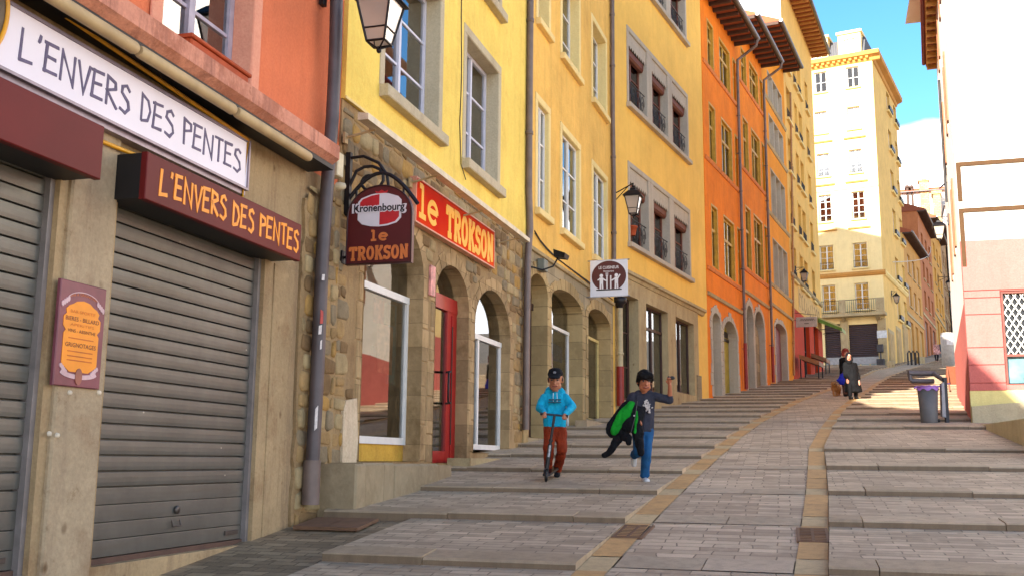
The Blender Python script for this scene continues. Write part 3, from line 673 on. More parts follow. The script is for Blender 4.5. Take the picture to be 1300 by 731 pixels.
# ---- maroon shutter boxes
ob = solve_out(F1, (186, 220), (142, 215)); ob = max(.28, min(.6, ob))
def shutter_box(label, u0, u1, z0, z1, text):
    t = thing('shutter_box', label, 'sign box', F1, ((u0+u1)/2, 0, z0), 'signs of the shuttered bar')
    m = MB(); m.cbox(u0, u1, -ob, -ob+.05, z0, z1, .006); part('front_panel', m, MAROON, t)
    m = MB(); m.box(u0+.004, u1-.004, -ob+.05, .05, z0+.012, z1-.006); part('casing', m, BLACKP, t)
    if text:
        m = MB(); strokes(m, HAND, text, u0+.17, u1-.06, z0+(z1-z0)*.24, z1-(z1-z0)*.22, -ob, .026, .02, True, .17, .003, .05, random.Random(4)); part('lettering', m, ORTXT, t)
    return t
bx0, bx1 = F1.u(186, 220, ob), F1.u(382, 310, ob); bz0 = (F1.z(380, 332, ob)+F1.z(183, 252, ob))/2; bz1 = (F1.z(384, 288, ob)+F1.z(190, 191, ob))/2
shutter_box('maroon box with orange capital letters above the right roller shutter', bx0, bx1, bz0, bz1, "L'ENVERS DES PENTES")
cx0 = F1.u(131, 190, ob); shutter_box('plain maroon box above the left roller shutter, no letters in view', cx0-3.4, cx0, (F1.z(130,228,ob)+bz0)/2, (F1.z(132,156,ob)+bz1)/2, None)
# ---- menu plaque on the pillar
pu0, pz1 = F1.uz(78, 353, .06); pu1, pz0 = F1.uz(126, 494, .06)
t = thing('menu_plaque', 'purple and orange drinks plaque with scalloped panel on the pale pillar', 'sign', F1, ((pu0+pu1)/2, 0, pz0), 'signs of the shuttered bar')
m = MB(); m.cbox(pu0, pu1, -.062, -.036, pz0, pz1, .006); part('board', m, plain('plaque_purple', (122,62,72), .45), t)
W = pu1-pu0; H = pz1-pz0; cu = (pu0+pu1)/2
pan = []
for s_, z_ in ((-.36,.20),(-.38,.22),(-.38,.50),(-.34,.53),(-.40,.57),(-.40,.66),(-.34,.69),(-.36,.73),(-.30,.765),(-.22,.785),(-.14,.815),(0,.83)): pan.append((s_, z_))
poly = [(cu+s_*W, pz0+z_*H) for s_, z_ in pan]+[(cu-s_*W, pz0+z_*H) for s_, z_ in pan[::-1][1:]]+[(cu+.2*W, pz0+.14*H), (cu-.2*W, pz0+.14*H)]
m = MB(); m.prism(poly, -.0655, -.062); part('orange_panel', m, plain('plaque_orange', (240,146,22), .5, var=.1), t)
m = MB(); pale = plain('plaque_pale', (204,170,172), .5)
m.ribbon([(cu+W*.36*math.cos(math.radians(a)), pz0+H*.80+H*.11*math.sin(math.radians(a))) for a in range(20, 161, 10)], .006, -.065, -.062)
part('arched_line', m, pale, t); m = MB(); m.ribbon([(cu+W*.38*math.cos(math.radians(a)), pz0+H*.15+H*.055*math.sin(math.radians(a))) for a in range(190, 351, 10)], .030, -.0665, -.062)
part('ribbon', m, pale, t)
for sx in (-1, 1):
    m = MB()
    for k in range(4): m.prism([(cu+sx*W*(.32+.04*k)+.012*math.cos(q), pz0+H*(.825-.018*k)+.02*math.sin(q)) for q in [i*math.pi/4 for i in range(8)]], -.0665-.0003*k, -.062); m.prism([(cu+sx*W*(.28+.035*k)+.014*math.cos(q), pz0+H*(.135+.018*k)+.016*math.sin(q)) for q in [i*math.pi/4 for i in range(8)]], -.0675-.0003*k, -.062)
    part('ornament', m, pale, t)
m = MB(); m.prism([(cu+.034*math.cos(i*math.pi/10), pz0+H*.10+.055*math.sin(i*math.pi/10)) for i in range(20)], -.070, -.0625); part('emblem', m, plain('plaque_brown', (150,88,70), .5), t)
dk = MB(); lt = MB()
for txt, z_, h_, w_, d in (('BAR SPORTIF', .70, .030, .54, 0), ('BIERES - BILLARD', .625, .040, .72, 1), ('APERITIFS', .575, .026, .52, 0), ('VINS - ABSINTHE', .515, .032, .60, 1), ('GRIGNOTAGES', .375, .042, .66, 1)):
    put_text(dk if d else lt, txt, cu-W*w_/2, cu+W*w_/2, pz0+H*z_, pz0+H*(z_+h_), -.0668, .004)
for q_ in (.46, .335, .29, .25): lt.ribbon([(cu-W*.27, pz0+H*q_), (cu+W*.27, pz0+H*q_)], .008, -.0668, -.0655)
put_text(lt, 'BAR A GRIGNOTER', cu-W*.3, cu+W*.3, pz0+H*.845, pz0+H*.87, -.0645, 0, 0, lambda q: H*.03*math.sin(q*math.pi))
part('dark_lettering', dk, plain('plaque_ink', (96,40,34), .6), t); part('light_lettering', lt, plain('plaque_rust', (204,106,24), .6), t)
# small fixings on the pillar and wall
m = MB(); q = [(88, 498), (125, 498), (62, 550), (72, 552)]
for px, py in q:
    u, z = F1.uz(px, py, .036); m.lathe([(0,-.05),(.014,-.05),(.018,-.036)], (u, 0, z), 10, 'y')
single('wall_studs', 'few pale screw heads left in the pale pillar below the plaque', 'screw heads', F1, (F1.u(90, 500), -.04, F1.z(90, 500)), m, plain('chalky', (214,200,176), .8))
# ---- downpipe between the bar house and the stone bar
downpipe('downpipe', 'dark purple downpipe with worn stickers between the salmon house and stone bar', F1, [(428,-40),(426,60),(422,150),(415,240),(409,330),(403,470),(396,600),(394,640)], .068, PIPEP, (.42, PIPEG), out=.13)
m = MB(); su, sz = F1.uz(410, 352, .20)
pp = [((411,352),.05,.035), ((407,418),.055,.05), ((408,437),.03,.05), ((402,530),.05,.12)]
for (px, py), a, b in pp:
    u, z = F1.uz(px, py, .21); m.prism([(u-a*.6,z-b),(u+a*.5,z-b*.8),(u+a*.6,z+b),(u-a*.5,z+b*.7)], -.207, -.203)
single('sticker', 'torn white stickers peeling on the purple downpipe', 'stickers', F1, (su, -.205, sz), m, plain('sticker_white', (206,200,196), .7, var=.35, scale=30))
m = MB(); u, z = F1.uz(409, 402, .21); m.prism([(u-.03,z-.07),(u+.03,z-.06),(u+.026,z+.06),(u-.03,z+.07)], -.208, -.203)
single('sticker', 'small red sticker on the purple downpipe', 'sticker', F1, (u, -.205, z), m, plain('sticker_red', (170,60,54), .7, var=.35, scale=30))
m = MB()
for dx in (0, .035, .06): 
    m.tube([(U1-.20-dx+.02*math.sin(i*1.3+dx*90), .005-.012, ledge_t+.1+i*.3) for i in range(21)], .008, 5)
single('wall_cable', 'bundle of loose black cables running down the salmon wall beside the downpipe', 'cable', F1, (U1-.2, 0, ledge_t+.1), m, BLACKP)

# ================= house 2: stone bar with yellow stucco above
L2 = LEN[1]; zs0 = (F2.z(430, 137)+F2.z(597, 238))/2
win2 = [F2.u(461, 360), F2.u(535.5, 400), F2.z(452, 585), F2.z(536, 352), F2.z(536, 352)+.62]
winp = arch_poly(win2[0], win2[1], win2[2], win2[3], win2[4])
dr2 = [F2.u(549.5, 480), F2.u(593.5, 440), F2.z(549, 587), F2.z(594, 395), F2.z(575, 338)]
drp = arch_poly(*dr2)
wc2 = [F2.u(601, 470), F2.u(646.5, 440), F2.z(601, 574), F2.z(647, 428), F2.z(622, 367)]
wcp = arch_poly(*wc2)
uA = [F2.u(484, 90), F2.u(554, 110), F2.z(484, 112), F2.z(484, 112)+1.95]; uB = [F2.u(588.5, 120), F2.u(629.5, 150), F2.z(588.5, 205), F2.z(588.5, 43)]
uA[3] = uA[2]+(uB[3]-uB[2])
wins = [uA, uB]+[[a, b, c+3.0, min(8.35, d+2.6)] for a, b, c, d in (uA, uB)]
t = thing('stone_bar_house', 'bright yellow house over a rubble stone bar front with a red door', 'house', F2, (L2/2, 0, F2.g(L2/2)), 'left row of houses')
m = MB(); hs = [winp, drp, wcp]; sheet(m, rect(0, L2, -1.8, zs0), hs, 0)
for h in hs: reveal(m, h, 0, .34)
body(m, 0, L2, -1.8, zs0, 9); part('wall', m, MORTAR, t); stones(t, .02, L2-.30, -1.1, zs0-.03, hs, 8)
m = MB(); hh = [rect(*r) for r in wins]; sheet(m, rect(0, L2-.02, zs0+.002, 8.55), hh, -.035)
for h in hh: reveal(m, h, -.035, .3)
m.quad((0,-.035,zs0+.002),(L2-.02,-.035,zs0+.002),(L2-.02,0,zs0+.002),(0,0,zs0+.002)); body(m, 0, L2-.02, zs0+.002, 8.55, 9, -.035); part('upper_wall', m, YELLOW, t)
m = MB(); m.box(0, L2-.02, -.05, -.034, zs0-.002, zs0+.03); part('drip_edge', m, CREAMTRIM, t)
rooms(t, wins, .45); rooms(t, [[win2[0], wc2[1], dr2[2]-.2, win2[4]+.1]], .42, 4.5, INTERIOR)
for r in wins: window(t, r, .17, plain('violet_white_paint', (206,204,216), .4, var=.08), 1, 2, .055, curtain='right', sill=SILLG, sur=SILLG, sur_w=.13, sur_out=.05, sill_h=.15, sill_out=.16)
# dressed stone around the arches, in blocks
def voussoirs(par, p, wd, mat, out=.025, z0=None):
    (a0, b0, zz0, zsp, zap) = p; m = MB(); c = (a0+b0)/2; hw = (b0-a0)/2; r = zap-zsp; n = 11; g = .02
    rnd = random.Random(int(a0*100))
    for i in range(n):
        t0, t1 = math.pi*i/n+.012, math.pi*(i+1)/n-.012; ww = wd*(1.25 if i == n//2 else 1)+rnd.uniform(-.02, .02)
        ww *= rnd.uniform(.8, 1.3); q = [(c+hw*math.cos(t0), zsp+r*math.sin(t0)), (c+(hw+ww)*math.cos(t0), zsp+(r+ww)*math.sin(t0)), (c+(hw+ww)*math.cos(t1), zsp+(r+ww)*math.sin(t1)), (c+hw*math.cos(t1), zsp+r*math.sin(t1))]
        m.prism(q, -out, .10)
    for sx, e in ((-1, a0), (1, b0)):
        z = zz0 if z0 is None else z0; k = 0
        while z < zsp-.02:
            h = min(rnd.uniform(.3, .5), zsp-z); w_ = wd*rnd.uniform(.65, 1.5); x0, x1 = (e-w_, e) if sx < 0 else (e, e+w_)
            m.cbox(x0, x1, -out-rnd.uniform(0, .006), .12, z+.006, z+h-.006, .012); z += h
    reveal(m, arch_poly(a0+.005, b0-.005, zz0, zsp, zap-.005), -.015, .32)
    return part('dressed_stone', m, mat, par)
DRESS = ashlar('worn_dressed_stone', (170,142,102), .42, .31, .004, .35, .9, 1.1)
for p in (win2, dr2, wc2): voussoirs(t, p, .17, DRESS, .010)
m = MB(); m.box(L2-.28, L2+.01, -.03, .02, -1.4, zs0-.02); part('quoin', m, ASH, t)
def arched_glazing(par, p, dep, frame, zt, mull, fw=.05, inner=None, bottom=.0, pane=None, name='window', bars=()):
    """frame filling an arched opening: a transom at zt, mullions below, a fanlight above"""
    a0, b0, z0, zsp, zap = p; m = MB(); y0, y1 = dep, dep+.07
    z0 = z0+bottom
    m.box(a0, a0+fw, y0, y1, z0, zt); m.box(b0-fw, b0, y0, y1, z0, zt); m.box(a0+fw, b0-fw, y0+.002, y1-.002, z0, z0+fw*1.3); m.box(a0+.01, b0-.01, y0-.01, y1-.001, zt, zt+fw*1.3)
    for f in mull: x = a0+(b0-a0)*f; m.box(x-fw*.55, x+fw*.55, y0+.004, y1-.003, z0+fw, zt)
    for z in bars: m.box(a0+fw, b0-fw, y0+.006, y1-.006, z-.02, z+.02)
    w = part(name, m, frame, par)
    q = MB(); q.prism(arch_poly(a0+.004, b0-.004, z0+.01, zsp, zap-.004), y0+.03, y0+.036); part('pane', q, pane or GLASS, w); return w
m = MB(); pa = [(433,520),(436,508),(450,505),(451,560),(447,612),(438,610),(431,585)]; m.prism([F2.uz(*p) for p in pa], -.032, -.001); part('plaster_patch', m, stucco('pale_plaster', (206,186,156), .8, .2), t)
# big window with pale film, posters and the yellow boarded stall riser
zst = F2.z(521, 388, -.2); w = arched_glazing(t, win2, .18, WHITEP, zst, (), .065, bottom=F2.z(455, 562, -.2)-win2[2])
m = MB(); m.box(win2[0]+.01, win2[1]-.01, .21, .25, win2[2], win2[2]+F2.z(455, 562, -.2)-win2[2]); part('boarded_riser', m, stucco('yellow_boards', (206,162,66), .8, .2), t)
m = MB(); zb = win2[2]+.4
m.box(win2[1]-.36, win2[1]-.12, .30, .31, F2.z(520, 490, -.2), zst-.03); part('glass_shelf', m, plain('pale_blue_blind', (150,178,176), .5), w)
for k, (px0, px1, py0, py1, c) in enumerate(((474,487,378,410,(214,120,90)), (487,501,386,412,(190,170,130)), (480,499,412,474,(236,176,140)), (472,478,438,452,(70,92,84)))):
    m = MB(); m.box(F2.u(px0, 430, -.22), F2.u(px1, 430, -.22), .222, .226, F2.z((px0+px1)/2, py1, -.22), F2.z((px0+px1)/2, py0, -.22)); po = part('poster', m, plain('poster_%d' % k, c, .6, var=.5, scale=14), w)
# red door
zdt = F2.z(579, 402, -.25); a0, b0 = dr2[0], dr2[1]; y = .17
m = MB(); m.box(a0, a0+.10, y, y+.07, dr2[2], zdt); m.box(b0-.40, b0, y, y+.07, dr2[2], zdt); m.box(a0+.10, b0-.40, y+.002, y+.068, dr2[2], dr2[2]+.16); m.box(a0+.005, b0-.005, y-.01, y+.069, zdt, zdt+.20)
m.box(b0-.24, b0-.21, y-.015, y, dr2[2]+.06, zdt-.04)
d = part('door', m, BIGRED, t)
m = MB(); m.prism(arch_poly(a0+.004, b0-.004, dr2[2]+.02, dr2[3], dr2[4]-.004), y+.03, y+.036); part('pane', m, GLASS, d)
m = MB(); m.box(b0-.245, b0-.205, y-.013, y-.0155, dr2[2]+.25, zdt-.2); part('dark_slot', m, BLACKP, d)
m = MB(); hx = b0-.46; hz = F2.z(565, 492, -.2); m.tube([(hx+.06, y, hz-.22), (hx-.02, y-.09, hz-.22), (hx-.10, y-.09, hz-.20), (hx-.10, y-.09, hz+.20), (hx-.02, y-.09, hz+.22), (hx+.06, y, hz+.22)], .016, 8); part('handle', m, BLACKP, d)
m = MB()
for z_, h_ in ((zdt-.5, .36), (zdt-.92, .34)): m.box(a0+.10, a0+.36, y+.024, y+.028, z_, z_+h_)
part('notice', m, plain('paper_white', (206,196,190), .8, var=.2, scale=9), d)
# right glazed opening
zct = F2.z(634, 442, -.2); w = arched_glazing(t, wc2, .14, WHITEP, zct, (.36,), .06, bottom=.05)
m = MB(); m.box(wc2[0]+.08, wc2[1]-.05, .6, .61, wc2[2]+.1, wc2[2]+1.2); part('inner_screen', m, plain('inner_green', (120,124,88), .7), w)
# threshold blocks, stoop
g0, g1 = F2.u(449, 600, .42), F2.u(570, 590, .42); st = F2.z(470, 587, .42)
m = MB(); x0 = F2.u(500, 600, .42); rnd = random.Random(3)
ed = [g0+.25, x0, g1]; m.cbox(g0, g0+.24, -.45, -.002, -1.3, st-.01, .02)
m.cbox(g0+.245, x0-.004, -.43, -.002, -1.3, st, .025); m.cbox(x0+.004, F2.u(557, 590, .42)-.005, -.425, -.002, -1.2, st-.012, .025)
m.prism_z([(F2.u(557, 590, .42), -.40), (g1+.25, -.36), (g1+.30, -.002), (F2.u(557, 590, .42), -.002)], -1.2, st-.03)
single('stone_stoop', 'worn stone stoop below the big bar window and red door', 'stoop', F2, ((g0+g1)/2, -.2, -.6), m, ashlar('stoop_stone', (160,142,112), 1.3, .9, .004, .2, .9, .7))
m = MB(); a, b = F2.u(594, 585, .3), F2.u(662, 566, .3); zz = F2.z(600, 583, .3); m.prism_z([(a, -.34), (b, -.30), (b, -.002), (a, -.002)], -1.0, zz+.02)
single('stone_sill_step', 'low stone step below the white framed glass door', 'step', F2, ((a+b)/2, -.15, zz-.3), m, STONE)
# ---- light trough (long pale beam on brackets)
bo = .42; b0_, b1_ = F2.u(462, 147, bo), F2.u(669, 306, bo); bz = (F2.z(462, 147, bo)+F2.z(669, 306, bo))/2
t = thing('light_trough', 'long pale metal light trough on brackets under the yellow wall', 'light trough', F2, ((b0_+b1_)/2, -.2, bz))
m = MB(); m.prism_x([(-bo-.05, bz-.035), (-bo+.07, bz-.035), (-bo+.07, bz+.05), (-bo-.05, bz+.03)], b0_, b1_); part('trough', m, plain('aged_white_metal', (206,190,160), .45, .1), t)
for k in range(4):
    x = b0_+.35+(b1_-b0_-.7)*k/3; m = MB(); m.tube([(x, -bo+.02, bz-.03), (x+.0, -.03, bz-.10)], .014, 6); m.box(x-.04, x+.04, -.06, -.034, bz-.16, bz-.04); part('bracket', m, SOFFIT, t)
# ---- flat red sign
so = .10; s0, s1 = F2.u(528, 255, so), F2.u(627, 315, so); z1_ = (F2.z(528, 228, so)+F2.z(627, 293.5, so))/2; z0_ = (F2.z(528, 282.5, so)+F2.z(627, 338, so))/2
t = thing('wall_sign', 'orange red board with yellow slab letters on the stone wall over the arches', 'sign', F2, ((s0+s1)/2, 0, z0_), 'signs of the stone bar')
m = MB(); m.box(s0, s1, -so, -.02, z0_, z1_)
def signred():
    q = NT('orange_red_panel'); q.b.inputs['Roughness'].default_value = .7; q.b.inputs['Specular IOR Level'].default_value = .05
    q.col(q.mix(q.ramp(q.noise(.9, 2), [(.35, 0), (.65, 1)]), lin((196,24,8)), lin((226,72,10)))); return q.m
part('panel', m, signred(), t)
m = MB()
for z in (z0_-.02, z1_): m.box(s0-.02, s1+.02, -so-.012, -.018, z, z+.02)
for x in (s0-.02, s1): m.box(x, x+.02, -so-.011, -.019, z0_, z1_)
part('frame', m, plain('pale_frame', (220,150,120), .5), t)
m = MB(); sw = (s1-s0)
strokes(m, SLAB, 'le', s0+.10, s0+sw*.245, z0_+(z1_-z0_)*.15, z0_+(z1_-z0_)*.93, -so, .075, gap=.06)
strokes(m, SLAB, 'TROKSON', s0+sw*.34, s1-.05, z0_+(z1_-z0_)*.10, z0_+(z1_-z0_)*.86, -so, .092, gap=.10); part('lettering', m, YETXT, t)
# ---- projecting arched sign, plane at right angles to the wall
sp = F2.u(437, 240); PS = Frame(F2.w(sp).xy, HEAD[1]+90+0.0)   # x runs out from the wall
e0, e1 = PS.u(441.5, 290), PS.u(524.5, 290); zb_ = (PS.z(441, 338)+PS.z(524, 333))/2; zt_ = PS.z(483, 236); zsh = (PS.z(444, 275)+PS.z(524, 270))/2-.02
t = thing('hanging_sign', 'dark red arched pub sign hanging from a scrolled iron bracket', 'sign', PS, ((e0+e1)/2, 0, zb_), 'signs of the stone bar')
def arched(e0, e1, z0, zs_, za): return arch_poly(e0, e1, z0, zs_, za, 20)
m = MB(); m.prism(arched(e0, e1, zb_, zsh, zt_), -.03, .03); part('panel', m, DKRED, t)
m = MB(); ol = arched(e0+.008, e1-.008, zb_+.008, zsh, zt_-.008); m.tube([(a, -.03, b) for a, b in ol], .010, 6, closed=True); part('rim', m, plain('dark_rim', (52,12,14), .5), t)
W = e1-e0; cu = (e0+e1)/2
m = MB(); f = lambda px, py: PS.uz(px, py)
strokes(m, SLAB, 'le', cu-W*.12, cu+W*.14, PS.z(483, 306), PS.z(483, 293), -.03, .024, gap=.14)
strokes(m, SLAB, 'TROKSON', e0+W*.06, e1-W*.05, PS.z(483, 330), PS.z(483, 313), -.03, .029, gap=.12); part('lettering', m, plain('dull_orange_lettering', (206,112,52), .5), t)
# red and white quartered badge with a name across it
cz = PS.z(485, 267); hw = W*.31; hh = (PS.z(485, 247)-PS.z(485, 287))/2
def shield(k): return [(cu+k*hw*x, cz+k*hh*z) for x, z in ((-1,-.55),(-.8,-.82),(-.4,-.96),(0,-1),(.4,-.96),(.8,-.82),(1,-.55),(1,.5),(.85,.72),(.4,.92),(0,1),(-.4,.92),(-.85,.72),(-1,.5))]
m = MB(); m.prism(shield(1.07), -.033, -.029); part('badge', m, plain('badge_white', (214,204,206), .5, var=.05), t)
m = MB(); s_ = shield(.97)
m.prism([(cu-.97*hw, cz+.02), (cu-.004, cz+.02), (cu-.004, cz+.97*hh), (cu-.4*hw, cz+.90*hh), (cu-.84*hw, cz+.70*hh), (cu-.97*hw, cz+.5*hh)], -.035, -.0325)
m.prism([(cu+.004, cz-.97*hh), (cu+.4*hw, cz-.93*hh), (cu+.78*hw, cz-.8*hh), (cu+.97*hw, cz-.52*hh), (cu+.97*hw, cz-.0), (cu+.004, cz-.0)], -.035, -.0325)
m.prism([(cu+x*hw*.32+.02, cz+hh*(1.02+z*.22)) for x, z in ((-.8,0),(.8,0),(1,.8),(.5,.4),(0,1),(-.5,.4),(-1,.8))], -.0365, -.0325); part('badge_quarters', m, plain('badge_red', (186,28,34), .5), t)
m = MB(); put_text(m, 'Kronenbourg', cu-W*.42, cu+W*.415, cz-hh*.34, cz+hh*.44, -.0385, .075); part('lettering_outline', m, plain('badge_white2', (216,206,208), .5, var=.05), t)
m = MB(); put_text(m, 'Kronenbourg', cu-W*.39, cu+W*.385, cz-hh*.26, cz+hh*.36, -.0400, .028); part('badge_lettering', m, plain('badge_black', (28,18,20), .5), t)
# iron bracket
m = MB(); bt, bb = PS.z(438, 195), PS.z(438, 272)
m.box(e0*0+.02, .075, -.03, .03, bb, bt); az = zt_+.10
ar = [(cu-W*.60+W*1.16*i/16, 0, zsh+.06+(az-zsh-.02)*math.sin(math.pi*(.04+.92*i/16))) for i in range(17)]
m.tube([(.05, 0, zsh+.03)]+ar, .022, 8)
for i in (3, 13): m.tube([ar[i], (ar[i][0], 0, ar[i][2]-.20)], .013, 6)
c0 = (.30, bt-.33); sp_ = [(c0[0]+(.05+.011*k)*math.cos(k*.5+1.2), 0, c0[1]+(.05+.0085*k)*math.sin(k*.5+1.2)) for k in range(16)]
m.tube(sp_+[(.06, 0, bt-.38)], .018, 8)
m.tube([(.06, 0, bt-.06), (.22, 0, bt-.05), (.40, 0, bt-.14), (.50, 0, bt-.28), (.52, 0, bt-.40)], .018, 8)
m.tube([(.0, .0, PS.z(438, 327)), (e0+.01, 0, PS.z(438, 327))], .016, 6); m.box(.0, .03, -.05, .05, PS.z(438, 335), PS.z(438, 319)); part('bracket', m, IRON, t)
# lamp, alarm box, small sign, cables on house 2
sx, sy = 483, 4; d = 9.9; rr = ray(sx, sy); P = rr*(d/rr.y); lu = (P-F2.P).dot(F2.d); lo = -(P-F2.P).dot(F2.n)
lantern('wall_lantern', 'black four-sided lantern on the yellow wall at the top of the picture', F2, (lu, lo, P.z), .44, (lu, -.04))
m = MB(); u, z = F2.uz(430, 212, .1); m.cbox(u-.10, u+.04, -.14, -.003, z-.12, z+.14, .01); m.lathe([(0,-.20),(.03,-.19),(.045,-.14),(.045,-.10)], (u-.02, 0, z-.22), 12, 'y')
single('alarm_box', 'small cream alarm box beside the iron bracket of the pub sign', 'alarm box', F2, (u, -.07, z), m, plain('cream_plastic', (212,196,160), .5))
m = MB(); u, z = F2.uz(549.5, 356, .04); m.cbox(u-.05, u+.12, -.035, -.003, z-.2, z+.2, .004)
single('small_wall_sign', 'small white and red plate on the stone left of the red door arch', 'sign', F2, (u, -.02, z), m, plain('plate_pink', (222,150,140), .5, var=.6, scale=7), 'signs of the stone bar')
m = MB(); x = F2.u(581, 120); m.tube([(x+.03*math.sin(i*.7), -.045, 8.3-i*.25) for i in range(15)]+[(x+.06, -.05, uB[2]-.12), (x+.25, -.06, uB[2]-.30)], .007, 5)
single('wall_cable', 'thin dark cable running down the yellow wall between its two windows', 'cable', F2, (x, -.045, 6), m, BLACKP)
downpipe('downpipe', 'grey downpipe between the bright yellow house and the ochre arcade house', F2, [(674,-45),(672.5,100),(671.5,240),(673,290),(670,330),(668.5,440),(667.5,545)], .06, PIPEG, out=.10)
# ================= house 3: ochre arcade house
L3 = LEN[2]; zl3 = F3.z(740, 362)+.05
dD = [F3.u(670.5, 460), F3.u(694, 440), F3.z(690, 556), F3.z(694, 378), F3.z(684, 349)]
wE = [F3.u(699, 460), F3.u(738.5, 440), F3.z(720, 549), F3.z(739, 400), F3.z(717, 369)]
wF = [F3.u(746, 470), F3.u(774.5, 460), F3.z(757, 533), F3.z(775, 419), F3.z(759, 393)]
a1 = [F3.u(679.5, 200), F3.u(693.5, 200)]; a2 = [F3.u(711, 220), F3.u(733, 230)]; a3 = [F3.u(751, 270), F3.u(768, 280)]
zb1_ = (F3.z(711, 284)+F3.z(751, 330))/2; zt1_ = (F3.z(711, 158)+F3.z(751, 218))/2
zb2_ = (F3.z(711, 71)+F3.z(751, 125))/2; zt2_ = zb2_+(zt1_-zb1_)*.93
wins3 = [[a[0], a[1], zb1_, zt1_] for a in (a1, a2, a3)]; wins3b = [[a[0], a[1], zb2_, zt2_] for a in (a1, a2, a3)]
TOP3 = 13.6
t = thing('arcade_house', 'ochre house with tall white framed windows over three stone arches', 'house', F3, (L3/2, 0, F3.g(L3/2)), 'left row of houses')
m = MB(); hs = [arch_poly(*p) for p in (dD, wE, wF)]; sheet(m, rect(0, L3, -1.0, zl3), hs, 0)
for h in hs: reveal(m, h, 0, .40)
body(m, 0, L3, -1.0, zl3, 9); part('wall', m, ASHG, t)
m = MB(); hh = [rect(*r) for r in wins3+wins3b]; sheet(m, rect(0, L3, zl3+.002, TOP3), hh, -.03)
for h in hh: reveal(m, h, -.03, .3)
m.quad((0,-.03,zl3+.002),(L3,-.03,zl3+.002),(L3,0,zl3+.002),(0,0,zl3+.002)); body(m, 0, L3, zl3+.002, TOP3, 9, -.03); part('upper_wall', m, OCHRE, t)
rooms(t, wins3+wins3b, .45); rooms(t, [[wE[0], wF[1], wE[2], wE[4]+.1]], .45, 3.5, INTERIOR)
for r in wins3: window(t, r, .03, WHITEP, 1, 2, .05, curtain='sides', sill=CREAMTRIM, sur=CREAMTRIM, sur_w=.13, sur_out=.055, sill_h=.13, sill_out=.14)
for r in wins3b: window(t, r, .16, WHITEP, 1, 2, .05, curtain='full', sill=CREAMTRIM, sur=CREAMTRIM, sur_w=.13, sur_out=.055, sill_h=.13, sill_out=.14)
for p in (dD, wE, wF): voussoirs(t, p, .2, ASH, .02)
m = MB(); z = zl3
m.prism_x([(0, z-.06), (-.05, z-.05), (-.07, z), (-.031, z+.03), (-.0, z+.03)], 0.02, L3); part('string_course', m, STONE, t)
m = MB(); m.prism(arch_poly(dD[0]+.003, dD[1]-.003, dD[2], dD[3], dD[4]), .30, .34); d = part('door', m, plain('dark_brown_door', (58,32,24), .5), t)
m = MB(); zz = F3.z(690, 387); m.box(dD[0], dD[1], .26, .30, zz-.06, zz+.06); m.box((dD[0]+dD[1])/2-.03, (dD[0]+dD[1])/2+.03, .27, .30, dD[2], zz-.06); part('transom', m, plain('dark_brown_door', (58,32,24)), d)
w = arched_glazing(t, wE, .28, WHITEP, F3.z(738, 432, -.25), (.40,), .05)
m = MB(); m.box(wE[0]+.3, wE[1]-.25, .36, .37, F3.z(722, 462, -.3), F3.z(722, 442, -.3)); part('poster', m, plain('blue_poster', (86,110,160), .6, var=.5, scale=9), w)
m = MB(); m.lathe([(0,.352),(.19,.352),(.19,.36)], ((wE[0]+wE[1])/2+.05, 0, F3.z(722, 458, -.3)-.12), 20, 'y'); part('round_sticker', m, plain('red_sticker', (206,40,44), .5), w)
w = arched_glazing(t, wF, .28, plain('yellowish_paint', (214,190,120), .5), F3.z(774, 442, -.25), (.52,), .05)
m = MB(); m.box(wF[0]+.12, wF[0]+.45, .33, .335, F3.z(750, 486, -.3), F3.z(750, 466, -.3)); part('notice', m, plain('notice_paper', (226,206,150), .7), w)
m = MB(); a, b = F3.u(742, 530, .2), F3.u(779, 520, .2); zz = F3.z(750, 536, .2); m.prism_z([(a, -.25), (b, -.25), (b, -.002), (a, -.002)], zz-.8, zz+.03)
single('doorstep', 'low pale doorstep below the narrow cream glazed arch', 'step', F3, ((a+b)/2, -.12, zz-.4), m, STONE_L)
downpipe('downpipe', 'slim dark grey downpipe between the ochre arcade house and the golden house', F3, [(777,-45),(778,150),(779.5,250),(779.5,342)], .055, PIPEG, out=.10)
# spotlight and junction box
t = thing('floodlight', 'black floodlight on a curved arm above the brown arched door', 'floodlight', F3, F3.w(0).to_tuple() if False else (F3.u(688, 335), 0, F3.z(688, 340)), None)
u, z = F3.uz(712, 327, .5); m = MB(); m.add([(u-.16,-.62,z+.05),(u+.16,-.62,z+.05),(u+.16,-.40,z+.13),(u-.16,-.40,z+.13),(u-.13,-.60,z-.03),(u+.13,-.60,z-.03),(u+.12,-.40,z+.0),(u-.12,-.40,z+.0)], [(0,1,2,3),(4,7,6,5),(0,4,5,1),(1,5,6,2),(2,6,7,3),(3,7,4,0)]); part('lamp_head', m, BLACKP, t)
m = MB(); m.tube([(u, -.45, z), (u-.02, -.36, z-.16), (u-.15, -.20, z-.24), (u-.3, -.02, z-.20)], .016, 6); part('arm', m, IRON, t)
u, z = F3.uz(688, 338, .08); m = MB(); m.cbox(u-.13, u+.13, -.16, -.032, z-.10, z+.12, .01); part('ballast_box', m, plain('grey_green_box', (116,120,108), .5), t)
m = MB(); u2 = F3.u(676, 330); m.tube([(u2, -.04, zl3+.32), (u2+.3, -.05, zl3+.22), (u2+.8, -.045, zl3+.16), (u2+1.6, -.045, zl3+.1), (L3-.2, -.045, zl3+.06)], .012, 5); m.tube([(u2, -.045, zl3+.28), (u2+.35, -.06, zl3+.17), (u2+.9, -.05, zl3+.12), (L3-.6, -.05, zl3+.0)], .009, 5)
single('wall_cable', 'black cables sagging along the ochre wall above the three arches', 'cable', F3, (u2, -.04, zl3+.3), m, BLACKP)

